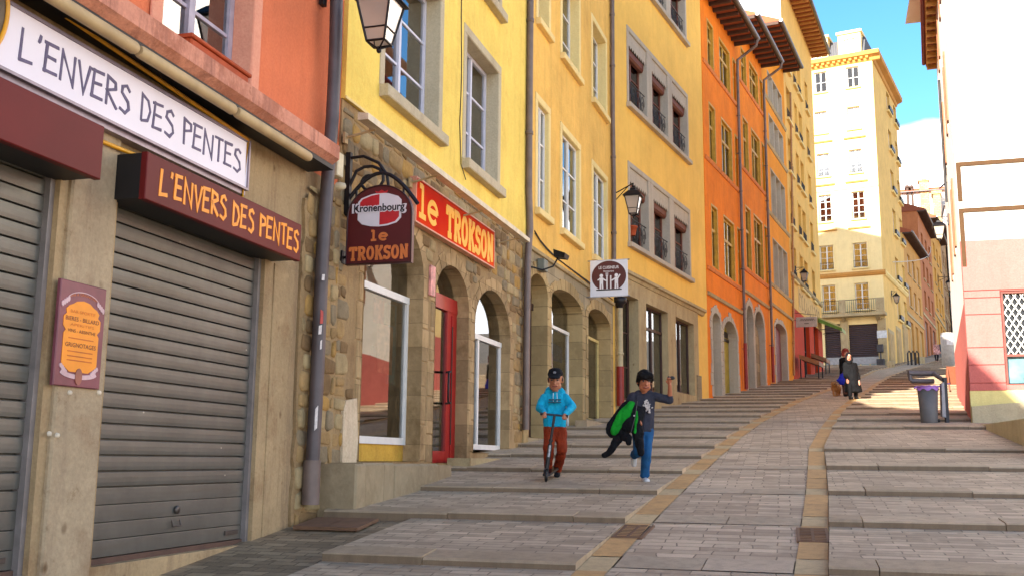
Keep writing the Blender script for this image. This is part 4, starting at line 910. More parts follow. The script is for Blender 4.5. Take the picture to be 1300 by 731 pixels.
# ================= house 4: golden house with groups of three windows
L4 = LEN[3]; zc4 = (F4.z(812, 361)+F4.z(890, 395))/2
c1 = [F4.u(799, 260), F4.u(822.5, 262)]; c2 = [F4.u(829, 280), F4.u(849.5, 290)]; c3 = [F4.u(855.3, 300), F4.u(874.5, 300)]
zA0 = (F4.z(798, 310)+F4.z(877, 352))/2; zA1 = (F4.z(799, 214)+F4.z(855.5, 255))/2
zB0 = (F4.z(797, 135.5)+F4.z(877, 204))/2; zB1 = zB0+(zA1-zA0); zC0 = (F4.z(822, 0)+F4.z(873, 59))/2 if False else F4.z(873, 58); zC1 = zC0+(zA1-zA0)
g4 = [[c[0], c[1], a, b] for a, b in ((zA0, zA1), (zB0, zB1), (zC0, zC1)) for c in (c1, c2, c3)]
dG = [F4.u(783, 450), F4.u(809, 440), F4.z(800, 509), F4.z(809, 381)]
wH = [F4.u(818.8, 440), F4.u(846.5, 440), F4.z(830, 502), F4.z(819, 386)]; wI = [F4.u(856.5, 440), F4.u(879.5, 440), F4.z(858, 497), F4.z(856.5, 400.5)]
zg = (dG[3]+wH[3]+wI[3])/3
for q in (dG, wH, wI): q[3] = zg
TOP4 = 17.6
t = thing('golden_house', 'golden yellow house with groups of three brown windows over a shop', 'house', F4, (L4/2, 0, F4.g(L4/2)), 'left row of houses')
m = MB(); shopL, shopR = F4.u(781, 440), F4.u(885, 440)
hs = [rect(*dG), rect(*wH), rect(*wI)]; allh = hs+[rect(*r) for r in g4]
sheet(m, rect(0, L4, .2, TOP4), allh, 0)
for r in g4: reveal(m, rect(*r), 0, .32)
body(m, 0, L4, .2, TOP4, 9); part('wall', m, GOLD, t)
rooms(t, g4, .45); rooms(t, [[wH[0], wI[1], wH[2]-.2, zg]], .40, 3.0, INTERIOR)
m = MB(); sheet(m, rect(shopL, shopR, .2, zc4-.02), [rect(a-.0, b+.0, c-.0, d+.0) for a, b, c, d in (dG, wH, wI)], -.045)
for h in hs: reveal(m, h, -.045, .32)
m.quad((shopR,-.045,.2),(shopR,0,.2),(shopR,0,zc4-.02),(shopR,-.045,zc4-.02)); m.quad((shopL,-.045,.2),(shopL,0,.2),(shopL,0,zc4-.02),(shopL,-.045,zc4-.02)); part('shop_front', m, STONE, t)
m = MB(); m.prism_x([(0, zc4-.1), (-.07, zc4-.08), (-.10, zc4), (-.16, zc4+.02), (-.16, zc4+.10), (0, zc4+.16)], 0.02, F4.u(891, 395)); part('cornice', m, STONE, t)
m = MB(); m.cbox(shopR-.30, shopR+.14, -.09, -.002, .2, F4.z(880, 475), .015); part('corner_stone', m, ASHG, t)
for r in g4:
    window(t, [r[0], r[1], r[2], r[3]], .21, BROWNP, 1, 1, .06, sur=None, lintel=LILAC, railing={'h': .72, 'y': .06, 'scroll': 1}, gl=DARKGLASS)
for a, b in ((zA0, zA1), (zB0, zB1), (zC0, zC1)):
    m = MB(); x0, x1 = c1[0]-.12, c3[1]+.12
    m.cbox(x0-.05, x1+.05, -.13, -.002, a-.13, a-.004, .012)
    for p, q in ((x0, c1[0]), (c1[1], c2[0]), (c2[1], c3[0]), (c3[1], x1)): m.cbox(p+.001, q-.001, -.03, .02, a, b, .006)
    m.cbox(x0, x1, -.03, .02, b+.002, b+.13, .006)
    for c in (c1, c2, c3): m.box(c[0]+.0005, c[0]+.008, -.02, .208, a+.008, b-.008); m.box(c[1]-.008, c[1]-.0005, -.02, .208, a+.008, b-.008); m.box(c[0]+.0005, c[1]-.0005, -.02, .207, b-.008, b-.0005); m.box(c[0]+.0005, c[1]-.0005, -.02, .207, a+.0005, a+.008)
    part('window_surround', m, LILAC, t)
w = window(t, dG, .22, DARKP, 1, 2, .08, gl=DARKGLASS, name='shop_door')
w = window(t, wH, .14, DARKP, 1, 0, .05, name='shop_window'); m = MB(); zz = F4.z(845, 426, -.15); m.box(wH[0], wH[1], .13, .2, zz-.03, zz+.04); part('transom', m, DARKP, w)
m = MB()
for k, (px, py, s_) in enumerate(((828, 452, .16), (838, 446, .14))): u, z = F4.uz(px, py, -.35); m.prism([(u-s_,z-.4),(u+s_*.9,z-.42),(u+s_*.5,z+.35),(u,z+.75),(u-s_*.6,z+.3)], .42, .47)
part('hanging_clothes', m, plain('bright_clothes', (206,74,70), .8, var=.8, scale=2.2), w)
w = window(t, wI, .14, DARKP, 1, 0, .05, name='shop_window'); m = MB()
for k in range(5): z = wI[2]+.25+k*.42; m.box(wI[0]+.62, wI[1]-.12, .22, .24, z, z+.28)
part('postcards', m, plain('card_prints', (150,140,130), .6, var=.7, scale=12), w)
m = MB(); m.box(wI[0]+.08, wI[0]+.5, .3, .31, wI[2]+.3, wI[2]+2.2); part('red_panel', m, plain('red_print', (196,70,66), .6, var=.5, scale=8), w)
m = MB()
for r, a in ((g4[0], 0),): u, z = F4.uz(806, 293, .1); m.lathe([(.09,z-.13),(.13,z+.08),(.15,z+.08),(.15,z+.12),(0,z+.11)], (u, -.02, 0), 14)
single('flower_pot', 'terracotta flower pot hooked on the railing behind the lantern of the golden house', 'flower pot', F4, (u, -.02, z), m, plain('terracotta', (172,74,34)))
u = F4.u(787, 430, .12); zt_ = F4.z(787, 384, .12); zb_ = F4.z(789, 515, .12)
t = downpipe('downpipe', 'pale downpipe with a funnel head and red boot at the golden shop door', F4, [(u,-.12,zt_),(u,-.12,zb_)], .075, plain('pale_pipe', (186,168,128), .6), (.95, REDP), out=.12)
m = MB(); m.lathe([(.08,zt_-.14),(.10,zt_-.06),(.17,zt_),(.17,zt_+.12),(.0,zt_+.12)], (u, -.12, 0), 14); part('funnel_head', m, IRON, t)
# hanging banner of the restaurant, at right angles to the wall
hp = F3.u(744.5, 350); q = Frame(F3.w(hp).xy, HEAD[2]+90)
e0, e1 = q.u(749.5, 350), q.u(797, 350); z0, z1 = q.z(773, 376.5), q.z(773, 330)
t = thing('hanging_banner', 'white square banner with a brown disc and two small white figures', 'sign', q, ((e0+e1)/2, 0, z0), None)
m = MB(); m.box(e0, e1, -.012, .012, z0, z1); part('banner', m, plain('banner_white', (226,224,226), .6, var=.06), t)
W = e1-e0; H = z1-z0; cu = e0+W*.5; cz = z0+H*.55
m = MB(); m.prism([(cu+W*.46*math.cos(i*math.pi/20), cz+H*.42*math.sin(i*math.pi/20)) for i in range(40) if math.sin(i*math.pi/20) > -.84], -.016, -.0125); part('brown_disc', m, plain('disc_brown', (84,30,24), .5, var=.1), t)
wl = plain('print_white', (232,228,226), .6, var=.04); m = MB(); put_text(m, 'LE CUISINEUR', cu-W*.27, cu+W*.27, cz+H*.20, cz+H*.28, -.0185, .012); put_text(m, 'Restaurant', cu-W*.14, cu+W*.14, cz+H*.115, cz+H*.165, -.0185, .01); part('lettering', m, wl, t)
m = MB()
def fig(cx, s):
    z = cz-H*.34
    m.prism([(cx+.05*W*math.cos(k*.785), z+H*.36+.05*H*math.sin(k*.785)) for k in range(8)], -.0190, -.016)
    m.prism([(cx-.045*W, z+H*.14), (cx+.045*W, z+H*.14), (cx+.05*W, z+H*.31), (cx-.05*W, z+H*.31)], -.0186, -.016)
    for k in (-1, 1): m.prism([(cx+k*.03*W-.02*W, z), (cx+k*.03*W+.024*W, z), (cx+k*.025*W+.02*W, z+H*.15), (cx+k*.025*W-.02*W, z+H*.15)], -.0182-.0002*k, -.016)
    m.ribbon([(cx+s*.03*W, z+H*.28), (cx+s*.13*W, z+H*.22)], .02*W+.012, -.0194, -.016); m.ribbon([(cx-s*.04*W, z+H*.28), (cx-s*.10*W, z+H*(.24 if s > 0 else .38))], .018*W+.01, -.0196, -.016)
    m.ribbon([(cx+s*.15*W, z+.0), (cx+s*.15*W, z+H*.36)], .035*W, -.0200, -.016)
fig(cu-.20*W, 1); fig(cu+.20*W, -1)
for k in (-1, 0, 1): m.ribbon([(cu-.05*W+k*.022*W, cz+H*.0), (cu-.05*W+k*.026*W, cz+H*.10)], .012*W, -.0204-.0002*k, -.016)
part('figures', m, wl, t)
m = MB(); m.box(cu-W*.34, cu+W*.34, -.0166, -.0128, cz-H*.375, cz-H*.345); part('ground_line', m, BLACKP, t)
m = MB()
for z in (z0+.01, z1-.01): m.tube([(0, 0, z), (e1+.04, 0, z)], .014, 6)
part('rods', m, STEEL, t)
# wall lantern of the golden house
d = F4.P.y-1.1; rr = ray(804, 250); P = rr*(d/rr.y); f = F3; lu = (P-f.P).dot(f.d); lo = -(P-f.P).dot(f.n); au = f.u(777, 236)
lantern('wall_lantern', 'black lantern on a bracket in front of the lower triple window of the golden house', F3, (lu, lo, P.z), .42, (au, -.03))

# ================= houses 5 to 7: orange houses with projecting eaves
def grid(fr, rows): return [RL(fr, *q) for q in rows]
def orange(fr, L, label, name, mat, wins, olive, topp, arches, belt, frame, gl, zband, stone, uneven=None, depth=9):
    zt = fr.z(*topp); t = thing(name, label, 'house', fr, (L/2, 0, fr.g(L/2)), 'left row of houses')
    hs = [rect(*r) for r in wins]; ha = [arch_poly(*p) if len(p) == 5 else rect(*p) for p in arches]
    m = MB(); sheet(m, rect(0, L, zband, zt), hs, -.02)
    for h in hs: reveal(m, h, -.02, .28)
    body(m, 0, L, zband, zt, depth, -.02); m.quad((0,-.02,zband),(L,-.02,zband),(L,0,zband),(0,0,zband)); part('upper_wall', m, mat, t)
    m = MB(); sheet(m, rect(0, L, fr.g(0)-1.2, zband-.002), ha, 0)
    for h in ha: reveal(m, h, 0, .38)
    body(m, 0, L, fr.g(0)-1.2, zband-.002, depth); part('wall', m, mat, t)
    rooms(t, wins, .42)
    for p in arches:
        if len(p) == 5: voussoirs(t, p, .2, stone, .03, z0=p[2])
    m = MB(); b = belt; m.prism_x([(0, b-.05), (-.07, b-.03), (-.10, b+.06), (0, b+.10)], 0.03, L-.03); part('string_course', m, STONE, t)
    eaves(t, fr, 0, L, zt, .85, depth, .40, TILE, WOODD, ZINC, thick=.09); return t
# house 5
z5 = {}
def rows5(fr, cols, lv):
    out = []
    for (y0, y1) in lv:
        for (x0, x1, n) in cols: out.append([fr.u(x0, 330), fr.u(x1, 330), y0, y1, n])
    return out
def lev(fr, ptop, pbot): return (fr.z(*pbot), fr.z(*ptop))
lv5 = [lev(F5, (903.5, 262), (903.5, 338)), lev(F5, (901, 134), (901, 201)), lev(F5, (896, 25), (896, 78))]
cols5 = [(904, 911, 0), (919.5, 932, 1), (936.5, 941.5, 0)]
r5 = rows5(F5, cols5, lv5)
sp5 = [F5.u(905, 470), F5.u(915, 460), F5.z(905, 503), F5.z(905, 408), F5.z(908, 397)]
d5 = [F5.u(919, 470), F5.u(936, 460), F5.z(919, 501), F5.z(919, 425), F5.z(927, 408)]
e5 = [F5.u(939.5, 460), F5.u(943.3, 460), F5.z(941, 497), F5.z(941, 415)]
bz5 = (F5.z(900, 374)+F5.z(942, 398))/2
t5 = orange(F5, LEN[4], 'orange house nearest the golden house with olive framed windows', 'orange_house', ORANGE, [r[:4] for r in r5], 0, (937, 60), [sp5, d5], bz5, OLIVE, OLIVEGLASS, bz5-.06, GREYSTONE)
def olive_windows(t, fr, rs, L):
    for r in rs:
        window(t, r[:4], .06, OLIVE, r[4], 0, .075, gl=OLIVEGLASS, sur=OLIVE, sur_w=.07, sur_out=.03)
        m = MB(); zz = r[2]+(r[3]-r[2])*.63; m.box(r[0], r[1], .045, .12, zz-.05, zz+.05); part('transom', m, OLIVE, t)
    for z in sorted({r[2] for r in rs}):
        m = MB(); m.prism_x([(0, z-.22), (-.06, z-.2), (-.09, z-.1), (0, z-.08)], .05, L-.05); part('sill_course', m, plain('orange_sill', (206,120,52), .85), t)
olive_windows(t5, F5, r5, LEN[4])
m = MB(); m.prism(arch_poly(d5[0]+.003, d5[1]-.003, d5[2], d5[3], d5[4]), .3, .35); dd = part('door', m, plain('yellow_green_door', (160,142,44), .6), t5); m = MB(); m.box(d5[0], d5[1], .27, .3, d5[3]-.06, d5[3]+.04); m.box(d5[0]+.1, d5[1]-.1, .292, .299, d5[3]+.08, d5[3]+.3); part('transom', m, IRON, dd)
m = MB(); m.prism(arch_poly(sp5[0]+.003, sp5[1]-.003, sp5[2], sp5[3], sp5[4]), .28, .34); part('blocked_arch', m, ASHG, t5)
# house 6
lv6 = [lev(F6, (947.5, 264), (947.5, 339)), lev(F6, (945, 153), (945, 213)), lev(F6, (941, 63), (941, 102))]
cols6 = [(947.5, 953.5, 0), (958, 968.3, 1), (971, 974.5, 0)]
r6 = rows5(F6, cols6, lv6)
sp6 = [F6.u(948.5, 460), F6.u(957.2, 460), F6.z(949, 495), F6.z(949, 405), F6.z(953, 389)]
d6 = [F6.u(959, 460), F6.u(971, 460), F6.z(960, 493), F6.z(960, 415), F6.z(966, 397)]
bz6 = (F6.z(946, 372)+F6.z(976, 391))/2
t6 = orange(F6, LEN[5], 'middle orange house between two hooked downpipes', 'orange_house', ORANGE2, [r[:4] for r in r6], 0, (969, 86), [sp6, d6], bz6, OLIVE, OLIVEGLASS, bz6-.06, GREYSTONE)
olive_windows(t6, F6, r6, LEN[5])
for p in (sp6, d6): m = MB(); m.prism(arch_poly(p[0]+.003, p[1]-.003, p[2], p[3]-.5, p[4]-.5 if p[4]-.5 > p[3]-.45 else p[3]-.4), .2, .34); part('blocked_arch', m, ASHG, t6)
# house 7
lv7 = [lev(F7, (977.5, 300), (977.5, 356)), lev(F7, (977, 214), (977, 268)), lev(F7, (975.5, 146), (975.5, 181)), lev(F7, (972.5, 89), (972.5, 122))]
q0, q1 = F7.u(980, 300), F7.u(998.8, 330); r7 = [[q0+(q1-q0)*k/3+.05, q0+(q1-q0)*(k+1)/3-.05, a, b] for a, b in lv7 for k in range(3)]
d7 = [F7.u(985, 460), F7.u(999, 460), F7.z(986, 487), F7.z(999, 425), F7.z(991, 412)]
bz7 = (F7.z(979, 388)+F7.z(1004, 404))/2
t7 = orange(F7, LEN[6], 'narrow amber house with grey banks of windows right of the orange houses', 'amber_house', AMBER, r7, 0, (1002, 104), [d7], bz7, GREYSTONE, GLASS, bz7-.06, GREYSTONE)
for r in r7: window(t7, r, .14, GREYSTONE, 0, 1, .06, sur=GREYSTONE, sur_w=.05, sur_out=.035, curtain='left', gl=glass('dull_glass', (.8,.8,.76), 1.45))
for a, b in lv7: m = MB(); m.prism_x([(0, a-.22), (-.06, a-.2), (-.10, a-.08), (0, a-.05)], .05, LEN[6]-.05); part('sill_course', m, STONE, t7)
m = MB(); m.prism(arch_poly(d7[0]+.003, d7[1]-.003, d7[2], d7[3], d7[4]), .25, .34); part('door', m, plain('dull_red_door', (120,52,44), .6), t7)
# hooked downpipes
def hooked(fr, u, zt, label, gut_u, zb_px, rz):
    zb = fr.g(u)+.1; q = [(gut_u, -.92, zt-.12), (gut_u-.1, -.88, zt-.42), (u+.2, -.45, zt-.55), (u, -.14, zt-.85), (u, -.12, zt-1.6), (u, -.12, zb)]
    return downpipe('downpipe', label, fr, q, .055, PIPEG, (rz-zb, REDP), out=.12)
hooked(F5, LEN[4]-.12, F5.z(937, 60), 'downpipe with a red lower half between the two orange houses', LEN[4]-.1, 497, F5.z(945, 437))
hooked(F6, LEN[5]-.12, F6.z(969, 86), 'downpipe with a red lower half between the orange and amber houses', LEN[5]-.1, 490, F6.z(977, 440))
downpipe('downpipe', 'thin pale downpipe between the amber house and the pale tall house', F7, [(1003.5, 118), (1005.5, 240), (1008, 476)], .05, plain('ochre_pipe', (170,120,66), .6), out=.08)

# ================= house 8: tall pale house at the crossing
L8 = LEN[7]; TOP8 = F8.z(1037, 86)
col8 = [(1005.3, 1010.5), (1015.3, 1018.8), (1020.6, 1024.6), (1030.0, 1033.2)]
fl = [F8.z(1009, 331, 0)+k*(F8.z(1009, 265)-F8.z(1009, 331)) for k in range(0, 5)]
zf0 = F8.z(1009, 357); step = F8.z(1008.5, 291)-F8.z(1009, 357); hh8 = F8.z(1009, 316)-F8.z(1009, 357)
w8 = [[F8.u(a, 330), F8.u(b, 330), zf0+k*step, zf0+k*step+hh8] for k in range(6) for a, b in col8 if zf0+k*step+hh8 < TOP8-.4]
zb8 = (F8.z(1009, 352)+F8.z(1044, 386))/2-.15; zs8 = F8.z(1010, 392)
dr8 = [[F8.u(1021.5, 440), F8.u(1028.5, 440), F8.z(1022, 478), F8.z(1022, 407)], [F8.u(1034, 440), F8.u(1039.5, 440), F8.z(1036, 474), F8.z(1036, 415)]]
t = thing('pale_tall_house', 'tall pale yellow house with a red painted shop base at the crossing', 'house', F8, (L8/2, 0, F8.g(L8/2)), 'left row of houses')
m = MB(); hs = [rect(*r) for r in w8]; sheet(m, rect(0, L8, zs8, TOP8), hs, 0)
for h in hs: reveal(m, h, 0, .3)
body(m, 0, L8, zs8, TOP8, 12); part('upper_wall', m, PALE, t)
m = MB(); hs = [rect(*r) for r in dr8]; sheet(m, rect(0, L8, 2.4, zs8-.002), hs, .01)
for h in hs: reveal(m, h, .01, .3)
body(m, 0, L8, 2.4, zs8-.002, 12, .01); part('wall', m, RED, t)
rooms(t, w8, .4)
for r in w8: window(t, r, .2, WHITEP, 1, 2, .05, sill=CREAMTRIM, sur=PALE, sur_w=.10, sur_out=.02, sill_out=.14, railing={'h': .5, 'y': -.03})
m = MB(); m.prism_x([(0, zb8-.06), (-.10, zb8-.03), (-.14, zb8+.08), (0, zb8+.14)], .02, L8); part('string_course', m, STONE, t)
for r in dr8: window(t, r, .2, plain('dark_green_paint', (50,44,36), .6), 1, 1, .09, gl=DARKGLASS, name='shop_door')
m = MB(); pu = [F8.u(1014, 380, .02), F8.u(1041, 400, .02)]; m.box(pu[0], pu[1], -.012, -.001, zs8+.1, zb8-.25); sgn = part('painted_sign_band', m, plain('faded_band', (214,170,92), .8, var=.25, scale=3), t)
m = MB()
for k in range(9): x = pu[0]+.5+(pu[1]-pu[0]-1)*k/8; z = (zs8+zb8)/2-.1; m.ribbon(arc(x, z, .28, .36, 30+k*40, 250+k*40, 8), .09, -.016-.0002*k, -.0125)
part('faded_ornament', m, plain('faded_ochre', (150,104,50), .8), sgn)
m = MB(); m.quad((-.006,0,TOP8-11),(-.006,12,TOP8-11),(-.006,12,TOP8),(-.006,0,TOP8)); m.add([(-.006,0,TOP8),(-.006,12,TOP8),(-.006,12,TOP8+1.2),(-.006,6,TOP8+2.6)], [(0,1,2,3)]); part('sunlit_flank', m, WHITE, t)  # white sheet over the pale flank, sunlight put into its colour
eaves(t, F8, 0, L8+.4, TOP8, .95, 12, .36, TILE, plain('pale_rafters', (196,140,72), .8), ZINC)
# projecting board, awning, lantern, easels in front of the pale tall house
q = Frame(F8.w(F8.u(1008, 408)+.05).xy, HEAD[7]+90); e0, e1 = q.u(1010.5, 408), q.u(1037, 408)
t = thing('hanging_sign', 'grey white rectangular board hanging out from the red shop base', 'sign', q, ((e0+e1)/2, 0, q.z(1024, 414)))
m = MB(); m.box(e0, e1, -.03, .03, q.z(1024, 414.5), q.z(1024, 402)); part('board', m, plain('weathered_board', (176,170,160), .6, var=.2, scale=5), t)
m = MB(); zz = q.z(1024, 408); H = q.z(1024, 402)-q.z(1024, 414.5); 
for k in range(8): x = e0+.18+(e1-e0-.36)*k/7.6; m.ribbon([(x, zz+H*.08), (x+.07, zz+H*.28), (x+.13, zz+H*.1)], .03, -.034-.0002*k, -.0305)
m.ribbon([(e0+(e1-e0)*.4, zz-H*.18), (e0+(e1-e0)*.62, zz-H*.18)], .05, -.034, -.0305); part('faded_lettering', m, plain('faded_ink', (112,104,100), .7), t)
m = MB(); m.tube([(0, 0, zz+H*.2), (e0, 0, zz+H*.2)], .02, 6); m.tube([(0, 0, q.z(1024, 396)), (e1, 0, q.z(1024, 400))], .012, 6); part('arm', m, IRON, t)
a0, b0 = F8.u(1038, 412), L8+.1; zz = F8.z(1040, 411); m = MB(); n = 10
t = thing('awning', 'faded green striped awning over the shop door at the crossing', 'awning', F8, ((a0+b0)/2, -.4, zz))
m.m = 0
for k in range(n):
    x0, x1 = a0+(b0-a0)*k/n, a0+(b0-a0)*(k+1)/n; m.m = k % 2; m.add([(x0,-.05,zz+.30),(x1,-.05,zz+.30),(x1,-1.25,zz-.30),(x0,-1.25,zz-.30),(x1,-1.27,zz-.52),(x0,-1.27,zz-.52)], [(0,1,2,3),(3,2,4,5)])
m.m = 0; m.add([(a0,-.05,zz+.30),(a0,-1.25,zz-.30),(a0,-1.27,zz-.52),(a0,-.05,zz+.02)], [(0,1,2,3)]); m.m = 1; m.add([(a0-.004,-.05,zz+.33),(a0-.004,-1.27,zz-.28),(a0-.004,-1.27,zz-.36),(a0-.004,-.05,zz+.24)], [(0,1,2,3)])
part('canvas', m, [plain('awning_green', (104,136,50), .8), plain('awning_pale', (206,196,130), .8)], t)
m = MB()
for x in (a0+.05, b0-.05): m.tube([(x, -.02, zz-.4), (x, -1.2, zz-.33)], .02, 6)
part('awning_arm', m, IRON, t)
rr = ray(1021, 347); d = F8.P.y+1.2; P = rr*(d/rr.y); lu = (P-F8.P).dot(F8.d); lo = -(P-F8.P).dot(F8.n)
lantern('wall_lantern', 'small black lantern on the pale tall house above the hanging grey board', F8, (lu, lo, P.z), .38, (lu, -.03))
def easel(fr, px, py, label):
    r = ground_hit(px, py); u = (r-fr.P).dot(fr.d); o = -(r-fr.P).dot(fr.n); z = gnd(r.x, r.y)
    t = thing('display_table', label, 'display table', fr, (u, o, z), 'slanted display tables outside the red shop')
    m = MB(); m.add([(u-.8,o-.45,z+.78),(u+.8,o-.45,z+.78),(u+.8,o+.45,z+1.12),(u-.8,o+.45,z+1.12),(u-.8,o-.45,z+.58),(u+.8,o-.45,z+.58),(u+.8,o+.45,z+.92),(u-.8,o+.45,z+.92)], [(0,1,2,3),(7,6,5,4),(0,4,5,1),(1,5,6,2),(2,6,7,3),(3,7,4,0)]); part('tray', m, plain('tray_wood', (150,104,66), .7), t)
    m = MB()
    for k in range(5): x = u-.72+.3*k; y_ = o-.35; m.add([(x,y_,z+.775),(x+.24,y_,z+.775),(x+.24,y_+.6,z+1.04),(x,y_+.6,z+1.04)], [(0,1,2,3)])
    part('prints', m, plain('tray_prints', (146,130,112), .7, var=.6, scale=5), t)
    for dx in (-.72, .72):
        for dy, h in ((-.4, .68), (.4, 1.04)): m = MB(); gg = fr.g(u+dx, o+dy); m.tube([(u+dx, o+dy, gg), (u+dx, o+dy, z+h)], .03, 6); part('leg', m, IRON, t)
easel(F8, 1031, 481, 'slanted display table nearest the corner of the red shop'); easel(F8, 1041, 475, 'slanted display table farther up, under the green awning')
# ================= big cream house across the crossing
r = ray(1127, 465); C = r*(76/r.y); LB = 17.0
hd = math.radians(119.1); FB = Frame((C.x-LB*math.sin(hd), C.y-LB*math.cos(hd)), 119.1); FS = Frame((C.x, C.y), 28.6); LS = FS.u(1154.6, 452)
rows = [(86,110),(136.7,163),(191,218.5),(244,277),(309,339),(359.7,392)]; colpx = [(1075,1090),(1077,1091),(1078,1094.7),(1081,1098.4),(1082.4,1102),(1084.6,1104)]
colpx1 = [(1035,1047.5),(1036,1048),(1038,1052),(1040,1055),(1042.6,1056),(1045,1060)]
fw_ = []; lv = []
ua = sum(FB.u(a, 250) for a, b in colpx[2:4])/2; 
for (y0, y1), (x0, x1), (l0, l1) in zip(rows, colpx, colpx1):
    u0, z1 = FB.uz(x0, y0); u1, z0 = FB.uz(x1, y1); lv.append((z0, z1)); w_ = max(.95, min(1.25, u1-u0)); c_ = (u0+u1)/2
    k0, k1 = FB.u(l0, y0), FB.u(l1, y1); fw_.append((c_-w_/2, c_+w_/2, z0, z1)); c2_ = (k0+k1)/2; fw_.append((c2_-w_/2, c2_+w_/2, z0, z1)); fw_.append((c2_-w_/2-3.6, c2_+w_/2-3.6, z0, z1))
su = [(FS.u(1136.3, 330), FS.u(1140, 330)), (FS.u(1145.3, 345), FS.u(1148.6, 345))]
sw_ = [(a, b, z0, z1) for a, b in su for z0, z1 in lv]
TOPB = FB.z(1112, 68); zB0 = 5.2; zsg = FB.z(1100, 398)-.1
gs = [[FB.u(1077.6, 430), FB.u(1114.6, 430), FB.z(1095, 467), FB.z(1095, 411)], [FB.u(1047, 430), FB.u(1067.5, 430), FB.z(1060, 468), FB.z(1060, 411)]]
t = thing('corner_apartment_house', 'big cream six storey house with a mansard attic facing down the street', 'apartment house', FB, (LB, 0, FB.g(LB)), None)
m = MB(); hs = [rect(*r) for r in fw_]+[rect(*r) for r in gs]
sheet(m, rect(0, LB, zB0, TOPB), hs, 0)
for h in hs: reveal(m, h, 0, .35)
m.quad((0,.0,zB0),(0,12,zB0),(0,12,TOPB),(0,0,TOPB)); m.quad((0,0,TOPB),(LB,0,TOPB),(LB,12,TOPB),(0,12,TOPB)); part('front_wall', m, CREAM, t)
def xf(mb, fa, fb):
    """bring geometry drawn on wall fa into the coordinates of wall fb"""
    M = fb.M.inverted() @ fa.M; mb.v = [tuple(M @ Vector(v)) for v in mb.v]; return mb
m = MB(); hs = [rect(*r) for r in sw_]; sheet(m, rect(0, LS, zB0, TOPB), hs, 0)
for h in hs: reveal(m, h, 0, .3)
m.quad((LS,0,zB0),(LS,16,zB0),(LS,16,TOPB),(LS,0,TOPB)); part('side_wall', xf(m, FS, FB), CREAM_SHADED, t)
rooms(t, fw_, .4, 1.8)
for i, r in enumerate(fw_):
    k = i//3
    window(t, r, .2, WHITEP, 1, 3 if k > 1 else 1, .07, sill=CREAMTRIM, sill_out=.16, sill_h=.12, curtain='sides' if k > 2 else None, railing={'h': .55, 'y': -.04} if 1 < k < 5 else None, gl=DARKGLASS if k == 0 else GLASS, sur=CREAM if k > 0 else None, sur_w=.12, sur_out=.03)
    if 0 < k < 4: m = MB(); m.cbox(r[0]-.35, r[1]+.35, -.14, -.002, r[2]-.78, r[2]-.66, .02); part('ledge', m, OCHRETRIM, t)
for i, r in enumerate(sw_):
    # windows of the side wall, drawn on it and brought over
    m = MB(); u0, u1, z0, z1 = r
    for a, b in ((u0, u0+.09), (u1-.09, u1), ((u0+u1)/2-.04, (u0+u1)/2+.04)): m.box(a, b, .2, .26, z0, z1)
    for z in (z0, (z0+z1)/2, z1-.09): m.box(u0, u1, .205, .255, z, z+.08)
    w = part('window', xf(m, FS, FB), WHITEP, t); m = MB(); m.box(u0, u1, .23, .24, z0, z1); part('pane', xf(m, FS, FB), DARKGLASS, w)
    m = MB(); m.cbox(u0-.15, u1+.15, -.2, 0, z0-.16, z0, .02); part('sill', xf(m, FS, FB), CREAMTRIM, w)
    m = MB(); m.box(u0-.02, u1+.02, -.26, -.1, z0+.02, z0+.35); part('window_box', xf(m, FS, FB), IRON, w)
m = MB(); prof = [(0, TOPB-.55), (-.10, TOPB-.5), (-.18, TOPB-.3), (-.55, TOPB-.15), (-.6, TOPB+.15), (0, TOPB+.2)]
m.prism_x(prof, 0, LB+.6)
for k in range(40): x = .2+k*(LB-.2)/40; m.box(x, x+.2, -.42, -.15, TOPB-.36, TOPB-.18)
part('cornice', m, OCHRETRIM, t)
m = MB(); m.prism_x(prof, 0, LS); part('side_cornice', xf(m, FS, FB), OCHRETRIM, t)
zst_ = (FB.z(1100, 347)); m = MB(); m.prism_x([(0, zst_-.2), (-.12, zst_-.15), (-.22, zst_), (-.22, zst_+.14), (0, zst_+.2)], 0, LB+.2); part('string_course', m, OCHRETRIM, t)
m = MB(); m.prism_x([(0, zst_-.2), (-.12, zst_-.15), (-.22, zst_), (-.22, zst_+.14), (0, zst_+.2)], 0, LS); part('side_string_course', xf(m, FS, FB), CREAMTRIM, t)
zs2 = FB.z(1100, 238); m = MB(); m.box(0, LB, -.06, -.001, zs2, zs2+.12); part('string_course', m, CREAMTRIM, t)
